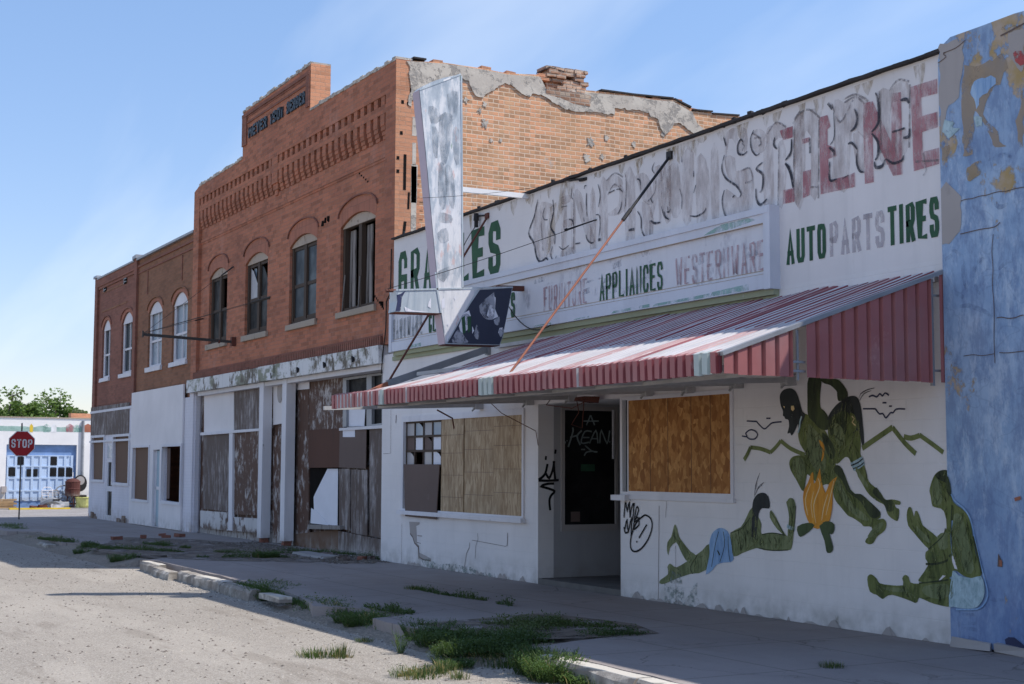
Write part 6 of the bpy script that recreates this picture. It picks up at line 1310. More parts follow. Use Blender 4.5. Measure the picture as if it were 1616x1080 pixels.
ghost = [[(693, 183), (712, 180), (714, 195), (708, 245), (700, 262), (694, 240)], [(692, 262), (700, 258), (706, 280), (704, 320), (698, 332), (691, 310)], [(702, 262), (712, 265), (718, 300), (716, 330), (708, 320), (703, 290)], [(676, 168), (690, 172), (696, 190), (680, 195)], [(690, 335), (712, 340), (712, 352), (692, 350)], [(705, 150), (722, 145), (722, 180), (712, 190)], [(682, 200), (692, 210), (690, 250), (683, 240)], [(714, 205), (724, 205), (724, 260), (716, 250)], [(690, 368), (704, 360), (708, 380), (695, 384)], [(692, 428), (712, 420), (716, 432), (706, 436), (700, 446), (688, 436)]]
for i, q in enumerate(ghost): mb.plate(smooth_loop(SY(q), 2), (), onside(SXF+.0045+.0003*i))
thin_paint('sign_ghost_paint', (.33, .38, .43), .48, .14, 9, .4, (.28, .33, .39), amax=.6); pieces('ghost_paint', mb, MT['sign_ghost_paint'], SG)  # faint grey paint marks left on the tower
mb = MB()
white = [[(731, 495), (740, 490), (743, 500), (738, 520), (728, 530), (724, 515)], [(773, 478), (778, 466), (782, 470), (781, 488), (786, 500), (775, 505), (768, 498)], [(779, 505), (786, 504), (786, 510), (781, 512)], [(676, 478), (680, 470), (680, 487), (675, 484)], [(697, 474), (701, 470), (702, 486), (697, 488)], [(745, 515), (748, 522), (745, 527)], [(788, 518), (793, 517), (790, 532), (786, 525)], [(638, 484), (650, 490), (680, 493), (640, 492)], [(716, 470), (719, 468), (718, 475)], [(705, 512), (708, 510), (708, 516)], [(704, 532), (708, 528), (706, 540)]]
for i, q in enumerate(white): mb.plate(SY(q), (), onside(SXF+.0035+.0003*i))
pieces('bare_patch', mb, MT['white_sheet'], SG)
mb = MB(); 
for i, q in enumerate([[(728, 502), (733, 498), (735, 525), (730, 528)], [(737, 500), (743, 499), (743, 522), (738, 526)]]): mb.plate(SY(q), (), onside(SXF+.0075+.0003*i))
pieces('old_letter_trace', mb, MT['green_letter'], SG)
navy = SY([(757, 458), (808, 454.5), (802, 486), (793, 531), (788.5, 544), (745, 543), (706, 541.5), (714, 528), (728, 503), (742, 480)])  # navy colour over the arrow's lower right, cut off along a diagonal
mb2 = MB(); mb2.plate(navy, (), onside(SXF+.0028)); painted('navy_tone', (.045, .052, .082), (.35, .37, .45), chip=.67, chipw=.03, csc=5, vert=.7, streak=.4, dirtz=.01); obj('navy_corner', mb2, MT['navy_tone'], SG)
mb2 = MB()
for i, q in enumerate([[(756, 483), (776, 464), (780, 466), (780, 500), (772, 505), (762, 500)], [(728, 500), (736, 495), (742, 500), (741, 512), (732, 512)], [(780, 505), (788, 500), (787, 513), (781, 512)], [(716, 530), (724, 520), (735, 535), (738, 541), (714, 541)], [(748, 530), (752, 512), (756, 525), (754, 536)], [(788, 519), (795, 518), (791, 532), (787, 527)]]): mb2.plate(smooth_loop(SY(q), 2), (), onside(SXF+.0045+.0002*i))
thin_paint('pale_wear', (.42, .45, .52), .46, .08, 10, .6, (.55, .55, .6), amax=.8); pieces('pale_scrap', mb2, MT['pale_wear'], SG)
mb2 = MB(); mb2.plate(SY([(691, 457.8), (752, 458.2), (742, 476), (728, 500), (714, 524), (704, 541), (697, 494)]), (), onside(SXF+.0022)); obj('tower_foot', mb2, MT['sign_enamel'], SG)
thin_paint('navy_edge', (.04, .05, .12), .42, .05, 9, .5); mb = MB(); mb.plate(SY([(640, 459), (634, 470), (632, 491), (624, 491), (627, 476), (626, 466), (632, 464)]), (), onside(SXF+.004)); obj('navy_smear', mb, MT['navy_edge'], SG)
# brackets
mb = MB(); a = atx(804, 456, SXF-.1); b = at(838, 456); mb.bar((SXF-.1, a[0]-.2, 4.10), (SXF-.1, -.01, 4.12), .07, .07); mb.box(SXF-.15, SXF-.05, -.06, -.0, 4.02, 4.26); mb.bar((SXF-.1, -.25, 4.1), (SXF-.1, -.5, 3.95), .03, .03); obj('wall_bracket', mb, MT['rust_iron'], SG)
mb = MB(); mb.bar((SXF-.12, -1.15, 5.45), (SXF-.12, .05, 5.45), .05, .07); obj('upper_strut', mb, MT['garage_white'], SG)
mb = MB(); a = atx(622, 458, SXF-.1); mb.tube([Vector((SXF-.1, a[0]-.12, a[1]-.02)), Vector((SXF-.1, a[0]+.1, a[1]))], .022, 6); obj('anchor_bolt', mb, MT['rust_iron'], SG)

def cable(label, pts, r, mat='black_iron', sag=0.0, n=14, group='guy wires and cables on the fronts'):
    mb = MB(); A_, B_ = Vector(pts[0]), Vector(pts[1]); L = []
    for k in range(n+1): t = k/n; p = A_.lerp(B_, t); p.z -= sag*4*t*(1-t); L.append(p)
    mb.tube(L, r, 5); return tag(obj('cable', mb, MT[mat]), label, 'cable', group)
tipy, tipz = atx(622, 457, SXF-.1); w = at(942, 347)
cable('thin guy wire from the outer tip of the arrow sign up to the store wall', ((SXF-.1, tipy-.1, tipz), (w[0], -.005, w[1])), .0045, sag=.03)
p = Vector((SXF-.1, tipy-.1, tipz)); q = Vector((w[0], -.005, w[1])); mb = MB(); mb.tube([p.lerp(q, .86), p.lerp(q, 1)], .010, 6); mb.tube([p.lerp(q, .85), p.lerp(q, .865)], .02, 6); tag(obj('turnbuckle', mb, MT['black_iron']), 'black turnbuckle where the guy wire of the arrow sign meets the store wall', 'turnbuckle')
y1_, z1_ = atx(664, 314, SXF-.1); w = at(924, 283)
cable('thin guy wire from the arrow sign tower to the anchor under the store roof edge', ((SXF-.1, y1_-.1, z1_), (w[0], -.03, w[1])), .003, sag=.05)
mb = MB(); b = at(893, 285); mb.tube([Vector((b[0], -.03, b[1])), Vector((w[0], -.03, w[1]))], .014, 6); mb.tube([Vector((w[0]-.1, -.03, w[1])), Vector((w[0]+.04, 0, w[1]))], .024, 6); tag(obj('wall_anchor', mb, MT['black_iron']), 'black iron anchor rod just under the store roof edge above the old lettering', 'anchor')
b = at(757, 347); mb = MB(); mb.tube([Vector((b[0], -.06, b[1]+.09)), Vector((b[0], -.06, b[1]-.02))], [.04, .045], 8); mb.tube([Vector((b[0], -.06, b[1]-.02)), Vector((b[0], -.06, b[1]-.12))], .032, 8); mb.tube([Vector((b[0], -.06, b[1]+.05)), Vector((b[0]+.25, 0, b[1]+.03))], .014, 6)
tag(obj('insulator', mb, MT['black_iron']), 'dark cable insulator on the store wall right of the arrow sign tower', 'insulator')
cable('short slack cable dropping from the insulator behind the arrow sign', ((b[0], -.06, b[1]-.1), (at(731, 412)[0], -.1, at(731, 412)[1])), .007, sag=-.05)
a = at(806, 465, -.15); b = at(870, 513, -.15); cable('loose dark cable hanging from the sign bracket down towards the awning', ((a[0]-.1, -.2, a[1]-.05), (b[0], -.16, b[1])), .008, sag=.22)
# old sign arm on the red building
px_ = at(366, 540)[0]; ty, tz = atx(227, 528, px_)
T = thing('sign_arm', (px_, 0, tz), 'bare black iron sign arm sticking out from the red brick front between its left windows', 'bracket')
mb = MB(); mb.bar((px_, .06, 4.39), (px_, ty, tz), .045, .06); mb.bar((px_, ty-.02, tz-.06), (px_, ty-.02, tz+.08), .03, .03); obj('arm', mb, MT['pole_dark'], T)
mb = MB(); mb.box(px_-.06, px_+.06, -.02, .08, 4.3, 4.5); mb.bar((px_, -.3, 4.42), (px_, -.3, 4.35), .09, .03); obj('wall_plate', mb, MT['rust_iron'], T)
mb = MB()
for g_ in ((321, 503), (369, 421), (427, 469), (426, 471)):
    q = at(g_[0], g_[1], .08); mb.tube([Vector((px_, ty, tz+.03)), Vector((q[0], .07, q[1]))], .005, 5); mb.tube([Vector((px_, ty, tz+.03)).lerp(Vector((q[0], .07, q[1])), .86), Vector((q[0], .07, q[1]))], .018, 5)
obj('guy_wire', mb, MT['pole_dark'], T)
# conduit down the corner of the red building
mb = MB(); P = [(620, 392), (619, 440), (618, 462), (612, 476), (611, 520), (606, 560), (604, 590)]; P = [at(a, b, -.03) for a, b in P]
mb.tube([Vector((x-.06, -.03, z)) for x, z in P], .012, 6); tag(obj('conduit', mb, MT['black_iron']), 'thin dark conduit running down the joint between the red brick building and the store', 'conduit')

# ================================================================== stop sign
sx, sy = -44.8, -2.2
T = thing('stop_sign', (sx, sy, 0), 'red octagonal stop sign on a thin steel post at the far street corner', 'street sign')
mb = MB(); mb.bar((sx, sy, -.05), (sx, sy, 2.86), .05, .035); 
for k in range(20): mb.box(sx-.02, sx+.028, sy-.008, sy+.008, .2+k*.1, .22+k*.1)
obj('post', mb, MT['pole_dark'], T)
cy, cz, r = -2.195, 2.245, .405
oc = [(cy+r*math.cos(math.pi/8+k*math.pi/4), cz+r*math.sin(math.pi/8+k*math.pi/4)) for k in range(8)]
mb = MB(); mb.plate(oc, (), onside(sx+.04), (-.008, 0, 0)); f = obj('sign_face', mb, MT['stop_white'], T)
mb = MB(); mb.plate([(cy+(a-cy)*.95, cz+(b-cz)*.95) for a, b in oc], (), onside(sx+.044)); obj('red_field', mb, MT['stop_red'], f)
mb = MB(); t = MB(); word(t, 'STOP', -.30, .30, -.12, .13, .038, 0, .3); mb.v = [Vector((sx+.048, cy+v.x, cz+v.z)) for v in t.v]; mb.f = t.f; mb.mi = t.mi; obj('lettering', mb, MT['stop_white'], f)

# ================================================================== blue-doored garage across the side street
GX = lambda px, py: atx(px, py, XG)
GG = thing('garage', (XG, 4, -.5), 'low white stucco garage with pale blue panelled doors across the side street', 'building')
gt = GX(60, 660)[1]; ga = GX(0, 700)[0]-14; gb = 12.0; gbz = -.56
dL, dR = GX(10.5, 702)[0], GX(121.5, 702)[0]; dT = GX(60, 702)[1]; 
mb = MB(); mb.plate([(ga, gbz), (dL, gbz), (dL, dT), (dR, dT), (dR, gbz), (gb, gbz), (gb, gt), (ga, gt)], (), onside(XG), (-.3, 0, 0)); mb.box(XG-16, XG-.31, ga, ga+.3, gbz, gt-.05); mb.box(XG-16, XG-.31, gb-.3, gb, gbz, gt-.05); mb.box(XG-16.3, XG-16, ga, gb, gbz, gt-.05); obj('wall', mb, MT['garage_white'], GG)
mb = MB(); mb.box(XG-16, XG+.04, ga, gb, gt+.002, gt+.05); obj('coping', mb, MT['arch_board'], GG)
mb = MB(); mb.box(XG-16, XG-.31, ga+.3, gb-.3, gt-.3, gt-.2); obj('roof', mb, MT['roofing'], GG)
mb = MB(); mb.box(XG-.22, XG-.15, dL, dR, gbz, dT); dr = obj('garage_door', mb, MT['garage_header'], GG)
GZ = Z(0, 560, 3.6)
def gq(pts): return [GX(*p) for p in GZ(pts)]
mb = MB(); x = XG-.15
for a, b, c, d in ((48, 570, 398, 830), (398, 640, 415, 830)):
    p = gq([(a, b), (c, d)]); mb.box(x, x+.03, p[0][0], p[1][0], max(gbz, p[1][1]), p[0][1])
obj('door_leaf', mb, MT['garage_blue'], dr)
mb = MB()
for yy in (570, 630, 697, 768): p = gq([(45, yy), (410 if yy > 600 else 398, yy+8)]); mb.box(x+.03, x+.075, p[0][0], p[1][0], p[1][1], p[0][1])
for xx in (46, 90, 137, 184, 231, 280, 325, 370, 408): p = gq([(xx-3, 572), (xx+3, 826)]); mb.box(x+.03, x+.07, p[0][0], p[1][0], max(gbz, p[1][1]), p[0][1])
obj('door_rails', mb, MT['garage_blue'], dr)
for a, b, c, d in ((101, 580, 137, 626), (289, 580, 325, 628), (50, 641, 88, 690), (154, 650, 178, 692), (191, 650, 215, 692), (286, 643, 322, 691), (332, 643, 368, 692), (377, 643, 412, 693)):
    p = gq([(a, b), (c, d)]); mb = MB(); mb.box(x+.028, x+.078, p[0][0], p[1][0], p[1][1], p[0][1]); obj('pane', mb, MT['glass_black'], dr)
# painted landscape band
thin_paint('scene_green', (.28, .48, .40), .35, .15, 1.2, .8, (.45, .6, .55), amax=.9)
p = gq([(-400, 385), (470, 440)]); mb = MB(); top_ = [(p[0][0]+(p[1][0]-p[0][0])*k/40, p[0][1]-.12+.12*mnoise.noise(Vector((k*.4, 0, 0)))) for k in range(41)]
mb.plate([(p[0][0], p[1][1]), (p[1][0], p[1][1])]+list(reversed(top_)), (), onside(XG+.004)); bd = obj('painted_band', mb, MT['scene_green'], GG)
for cx, col, w in ((265, 'turquoise_smear', 20), (306, 'stop_white', 16), (397, 'faded_red', 22), (440, 'turquoise_smear', 22), (500, 'rod_red', 26), (178, 'yellow_paint', 10)):
    p = gq([(cx-w, 440), (cx+w, 405), (cx, 392)]); mb = MB(); mb.plate([(p[0][0], p[0][1]), (p[1][0], p[0][1]), (p[1][0], p[1][1]), (p[2][0], p[2][1]), (p[0][0], p[1][1])], (), onside(XG+.008)); obj('painted_house', mb, MT[col], bd)
p = gq([(472, 375), (487, 735)]); mb = MB(); mb.tube([Vector((XG+.06, p[0][0], p[0][1])), Vector((XG+.06, p[0][0]+.03, p[1][1]))], .07, 8); obj('downpipe', mb, MT['grey_steel'], GG)
q = GX(138, 655); mb = MB(); mb.wbox(XG-3, XG-2.2, q[0]-.35, q[0]+.9, gt-.25, gt+.36, .02); obj('chimney', mb, MT['brick_quoin'], GG)

# ---- junk along the garage front
def g2(zx, zy, x): return atx(*GZ([(zx, zy)])[0], x)
gz = -.49; jx = XG+.9
y = g2(410, 850, jx)[0]; s = .82
T = thing('oil_drum_stove', (jx, y, gz), 'rusty brown drum stove standing on short legs among the junk by the garage', 'stove')
mb = MB(); mb.lathe((jx, y, gz), [(.30, .55), (.36, .57), (.365, .9), (.38, .93), (.36, .96), (.365, 1.25), (.38, 1.28), (.34, 1.32), (.25, 1.4), (.05, 1.45)], 18); obj('drum', mb, MT['door_red'], T)
mb = MB()
for k in range(3): t = k*2.1; mb.bar((jx+.24*math.cos(t), y+.24*math.sin(t), gz+.56), (jx+.3*math.cos(t), y+.3*math.sin(t), gz), .05, .05)
mb.box(jx-.2, jx+.2, y-.25, y+.25, gz+.15, gz+.22); obj('leg_frame', mb, MT['rust_iron'], T)
y = g2(458, 850, jx-.4)[0]
T = thing('office_chair', (jx-.4, y, gz), 'black office chair with a worn grey back beside the rusty drum stove', 'chair')
mb = MB(); mb.box(jx-.65, jx-.15, y-.3, y+.25, gz+.5, gz+.62); obj('seat', mb, MT['black_iron'], T, bevel=.04)
mb = MB(); oc = [(y-.02+.33*math.cos(k*math.pi/8), gz+1.2+.42*math.sin(k*math.pi/8)) for k in range(16)]; mb.plate(oc, (), onside(jx-.5), (-.12, 0, 0)); bk = obj('backrest', mb, MT['black_iron'], T)
mb = MB(); oc = [(y-.03+.22*math.cos(k*math.pi/8), gz+1.33+.22*math.sin(k*math.pi/8)) for k in range(16)]; mb.plate(oc, (), onside(jx-.49), (-.01, 0, 0)); obj('worn_patch', mb, MT['plaster_grey'], bk)
mb = MB(); mb.tube([(jx-.4, y, gz+.5), (jx-.4, y, gz+.12)], .035, 8)
for k in range(5): t = k*1.257; mb.bar((jx-.4, y, gz+.14), (jx-.4+.3*math.cos(t), y+.3*math.sin(t), gz+.05), .04, .04)
obj('base', mb, MT['black_iron'], T)
y = g2(478, 850, jx+.2)[0]; mb = MB(); mb.lathe((jx+.2, y, gz), [(.30, 0), (.36, .1), (.44, .48), (.47, .5), (.45, .52), (.4, .46), (.3, .1)], 18); flat('pale_yellow', (.62, .60, .22)); tag(obj('tub', mb, MT['pale_yellow']), 'pale yellow plastic tub at the far right end of the junk by the garage', 'tub')
y = g2(443, 850, jx+.3)[0]; mb = MB(); mb.lathe((jx+.3, y, gz), [(.13, 0), (.12, .04), (.05, .5), (.04, .52)], 12); tag(obj('traffic_cone', mb, MT['pale_yellow']), 'faded yellow cone between the drum stove and the yellow tub', 'cone')
# car bumper on the pavement
y0 = g2(228, 840, jx+.3)[0]; y1 = g2(390, 840, jx+.3)[0]
mb = MB(); n = 24; R_ = []
for k in range(n+1):
    t = k/n; yy = y0+(y1-y0)*t; xx = jx+.3+.35*math.sin(math.pi*t); zt = gz+.30+.22*math.sin(math.pi*min(1, t*1.3+.02)); R_.append([(xx, yy, zt), (xx+.12, yy, zt-.06), (xx+.14, yy, zt-.2), (xx+.06, yy, zt-.34 if .2 < t < .9 else zt-.3), (xx-.03, yy, zt-.2)])
for a, b in zip(R_, R_[1:]):
    for k in range(5): mb.quad(a[k], b[k], b[(k+1) % 5], a[(k+1) % 5])
T = tag(obj('car_bumper', mb, MT['curtain_grey'] if 'curtain_grey' in MT else MT['grey_steel']), 'grey car bumper lying on the pavement in front of the blue garage door', 'bumper')
mb = MB(); mb.box(jx+.75, jx+.79, y0+(y1-y0)*.38, y0+(y1-y0)*.62, gz+.36, gz+.44); obj('grille', mb, MT['black_iron'], T)
mb = MB(); mb.wbox(jx+.35, jx+.75, y0+(y1-y0)*.32, y0+(y1-y0)*.78, gz, gz+.2, .02); tag(obj('white_crate', mb, MT['white_trim']), 'low white box under the grey car bumper', 'box')
mb = MB(); mb.wbox(jx+.3, jx+.7, y0-.1, y0+.28, gz, gz+.16, .03); tag(obj('rusty_block', mb, MT['rust_iron']), 'small rusty block at the left end of the car bumper', 'scrap')
mb = MB(); y = g2(198, 850, jx)[0]; mb.wbox(jx, jx+.4, y-.22, y+.22, gz, gz+.1, .04); tag(obj('brick_scrap', mb, MT['rust_iron']), 'flat brown scrap lying left of the car bumper', 'scrap')
def metal_chair(zx, x, label, c, hgt=1.0):
    y = g2(zx, 840, x)[0]; T = thing('metal_chair', (x, y, gz), label, 'chair', 'white metal chairs by the garage')
    mb = MB(); w = .26; pts = [Vector((x-.2, y-w, gz+.45)), Vector((x-.25, y-w, gz+hgt-.15)), Vector((x-.27, y-w*.6, gz+hgt)), Vector((x-.27, y+w*.6, gz+hgt)), Vector((x-.25, y+w, gz+hgt-.15)), Vector((x-.2, y+w, gz+.45))]; mb.tube(pts, .025, 6)
    for k in range(3): mb.bar((x-.23, y-w, gz+.6+k*.12), (x-.23, y+w, gz+.6+k*.12), .02, .04)
    obj('backrest', mb, c, T); mb = MB(); mb.box(x-.2, x+.25, y-w, y+w, gz+.42, gz+.46); obj('seat', mb, c, T)
    for a in (-.18, .22):
        for b in (-w+.02, w-.02): mb = MB(); mb.tube([(x+a, y+b, gz+.42), (x+a*1.2, y+b*1.05, gz)], .02, 6); obj('leg', mb, c, T)
metal_chair(272, jx-.1, 'white metal chair with a rounded back, left of the bicycle wheel', MT['white_trim']); metal_chair(308, jx-.35, 'white slatted metal chair half hidden behind the bumper', MT['plaster_grey'], .85)
# wheel
y, z = g2(360, 770, jx-.3); T = thing('bicycle_wheel', (jx-.3, y, gz), 'old spoked wheel leaning behind the car bumper beside the drum stove', 'wheel')
mb = MB(); r = .42; cz = gz+r+.25; ring_ = [Vector((jx-.3, y+r*math.cos(k*math.pi/12), cz+r*math.sin(k*math.pi/12))) for k in range(25)]; mb.tube(ring_, .03, 6); pieces('rim', mb, MT['grey_steel'], T)
mb = MB()
for k in range(10): t = k*math.pi/5; mb.tube([(jx-.3, y, cz), (jx-.3, y+r*math.cos(t), cz+r*math.sin(t))], .012, 4)
mb.tube([(jx-.36, y, cz), (jx-.24, y, cz)], .05, 8); obj('spokes', mb, MT['grey_steel'], T)
y, z = g2(415, 700, XG+.3); mb = MB(); mb.tube([(XG+.25, y, gz+1.75), (XG+.6, y-.1, gz)], .02, 6); mb.box(XG+.5, XG+.62, y-.2, y, gz, gz+.06); tag(obj('broom', mb, MT['white_trim']), 'pale pole leaning on the garage wall behind the drum stove', 'broom')
y0 = g2(-20, 840, jx)[0]; y1 = g2(90, 840, jx)[0]
T = thing('timber_stack', (jx, y0, gz), 'low stack of tan timber planks at the left edge by the garage', 'timber')
flat('tan_timber', (.42, .27, .14))
for k in range(5): mb = MB(); mb.wbox(jx-.3, jx+.3, y0-.6+k*.06, y1-(k % 2)*.15, gz+.09*k, gz+.09*k+.08, .01); obj('plank', mb, MT['tan_timber'], T)
y = g2(22, 775, XG+.15)[0]; mb = MB(); mb.box(XG+.01, XG+.22, y-.12, y+.12, gz+.75, gz+1.05); tag(obj('meter_box', mb, MT['plaster_grey']), 'small grey meter box on the garage wall above the timber stack', 'box')

# ================================================================== trees behind the garage
def leafmat(name, a, b, c):
    n = N(name, .6); n.col(n.ramp(n.noise(.9, 3), (.3, a), (.5, b), (.75, c))); n.b.inputs['Subsurface Weight'].default_value = 0
    tr = n.new('ShaderNodeBsdfTranslucent'); tr.inputs[0].default_value = (b[0]*1.5, b[1]*1.6, b[2], 1); mx = n.new('ShaderNodeMixShader'); mx.inputs[0].default_value = .3
    o = n.t.nodes['Material Output']; n.t.links.new(n.b.outputs[0], mx.inputs[1]); n.t.links.new(tr.outputs[0], mx.inputs[2]); n.t.links.new(mx.outputs[0], o.inputs[0]); MT[name] = n.m
leafmat('elm_leaf', (.08, .13, .04), (.13, .20, .05), (.20, .27, .08)); leafmat('dusty_leaf', (.12, .15, .07), (.18, .21, .10), (.26, .28, .15)); flat('bark', (.13, .11, .09), .95)
def tree(x, y, z0, h, rad, label, leaf, seed, nleaf=5200, lean=0, lobes=13, low=.35):
    rnd = random.Random(seed); T = thing('tree', (x, y, z0), label, 'tree', 'trees behind the garage'); mb = MB()
    base = Vector((x, y, z0)); fork = base+Vector((0, lean*.3, h*low)); mb.tube([base, base.lerp(fork, .5)+Vector((.1, .1, 0)), fork], [h*.035, h*.028, h*.022], 8); C_ = []
    for k in range(lobes):
        t = k*2.4+rnd.random(); rr = rad*(.25+.75*rnd.random()); c = base+Vector((rr*math.cos(t)*.9, rr*math.sin(t)+lean, h*(low+.12+(.78-low)*rnd.random()*(1-.35*rr/rad)))); C_.append((c, rad*(.24+.2*rnd.random())))
        mid = fork.lerp(c, .5)+Vector((rnd.uniform(-.3, .3), rnd.uniform(-.3, .3), rnd.uniform(0, .4))); mb.tube([fork, mid, c], [h*.014, h*.009, h*.003], 5)
        for _ in range(3): e = c+Vector((rnd.uniform(-1, 1), rnd.uniform(-1, 1), rnd.uniform(-.4, 1)))*rad*.34; mb.tube([c, e], [h*.004, h*.0015], 4)
    obj('trunk', mb, MT['bark'], T); mb = MB()
    for k in range(nleaf):
        c, r = C_[rnd.randrange(len(C_))]; d = Vector((rnd.gauss(0, 1), rnd.gauss(0, 1), rnd.gauss(0, 1))).normalized()*r*rnd.random()**.4; d.z *= .75
        if mnoise.noise((c+d)*1.1) < -.12: continue
        p = c+d; s = rnd.uniform(.07, .16); u = Vector((rnd.gauss(0, 1), rnd.gauss(0, 1), rnd.gauss(0, .6))).normalized(); v = u.orthogonal().normalized(); v = (v*math.cos(k)+u.cross(v)*math.sin(k)); mb.quad(p-u*s, p-v*s*.6, p+u*s, p+v*s*.6)
    obj('crown', mb, MT[leaf], T); return T
Xt = -98
def ty_(px): return atx(px, 640, Xt)[0]
def hz(py): return atx(70, py, Xt)[1]+.6
tree(Xt, ty_(98), -.6, hz(594), 3.2, 'broad green tree behind the garage, between the stop sign and the corner shop', 'elm_leaf', 3, 15000, lobes=24, low=.3)
tree(Xt+2, ty_(134), -.6, hz(614), 1.3, 'small dusty tree close against the corner shop, behind the garage', 'dusty_leaf', 8, 4500, lobes=10, low=.3)
tree(Xt, ty_(-12), -.6, hz(572), 2.2, 'tall open tree at the left edge behind the garage', 'elm_leaf', 5, 7000, lobes=14, low=.4)
tree(Xt-2, ty_(10), -.6, hz(630), 1.5, 'low spreading green tree under the tall tree at the left edge', 'elm_leaf', 6, 9000, lobes=14, low=.25)
tree(Xt-3, ty_(42), -.6, hz(640), 1.0, 'small low tree behind the garage left of the broad tree', 'dusty_leaf', 9, 5000, lobes=10, low=.3)
tree(Xt-6, ty_(72), -.6, hz(642), 1.1, 'bushy low tree behind the garage roof below the broad crown', 'dusty_leaf', 12, 4000, lobes=10, low=.25)

# ================================================================== weeds, stones, rubble
leafmat('weed_green', (.05, .095, .025), (.085, .14, .04), (.15, .20, .07)); leafmat('grass_green', (.045, .078, .024), (.07, .11, .034), (.13, .155, .06)); leafmat('dry_grass', (.25, .19, .09), (.34, .27, .14), (.42, .35, .2))
def blade(mb, p, h, w, d, bend, rnd):
    side = Vector((-d.y, d.x, 0))*w/2; q0 = p; q1 = p+Vector((0, 0, h*.55))+d*bend*.3; q2 = p+Vector((0, 0, h*(1-.25*bend)))+d*bend
    mb.quad(q0-side, q0+side, q1+side*.8, q1-side*.8); mb.quad(q1-side*.8, q1+side*.8, q2)
def tuft(seed, r, h, n, leafy):
    rnd = random.Random(seed); g = MB(); d_ = MB()
    for k in range(n):
        t = rnd.random()*6.283; rr = r*rnd.random()**.6; p = Vector((rr*math.cos(t), rr*math.sin(t), -.01)); d = Vector((math.cos(t+rnd.uniform(-.7, .7)), math.sin(t+rnd.uniform(-.7, .7)), 0))
        m = d_ if rnd.random() < .15 else g
        if leafy and rnd.random() < .5:
            hh = h*(.3+.6*rnd.random()); top = p+Vector((d.x*hh*.6, d.y*hh*.6, hh)); g.bar(p, top, .003, .003)
            for j in range(12):
                q = p.lerp(top, .15+.85*j/12); a = j*2.4; u = Vector((math.cos(a), math.sin(a), .5))*rnd.uniform(.02, .045); v = Vector((-u.y, u.x, 0)).normalized()*.008; g.quad(q, q+u*.5-v, q+u, q+u*.5+v)
        else: blade(m, p, h*(.4+.6*rnd.random()), rnd.uniform(.004, .009), d, h*rnd.uniform(.1, .6), rnd)
    return g, d_
kinds = {}
for nm, sd_, r, h, n, lf in (('big', 1, .34, .24, 620, True), ('big', 2, .28, .27, 560, True), ('mid', 3, .22, .13, 300, False), ('mid', 4, .26, .14, 360, True), ('low', 5, .2, .09, 260, False), ('low', 6, .12, .12, 120, False), ('tall', 7, .05, .42, 40, True)):
    g, d_ = tuft(sd_, r, h, n, lf); me = []
    for m_, q in ((g, 'weed_green' if lf else 'grass_green'), (d_, 'dry_grass')):
        ms_ = bpy.data.meshes.new('blades'); ms_.from_pydata(m_.v, [], m_.f); ms_.materials.append(MT[q]); me.append(ms_)
    kinds.setdefault(nm, []).append(me)
def weed(px, py, kind, label, s=1.0, z=-.14, k=None, xy=None):
    x, y = xy or gnd(px, py, z); T = thing('weed_tuft', (x, y, z), label, 'weed', 'weeds growing along the broken kerb'); me = random.choice(kinds[kind]) if k is None else kinds[kind][k]
    T.rotation_euler.z = random.random()*6; s *= .85; T.scale = (s, s, s*random.uniform(.85, 1.15))
    for nm, m_ in (('blades', me[0]), ('dry_blades', me[1])): o = bpy.data.objects.new(nm, m_); COL.objects.link(o); o.parent = T
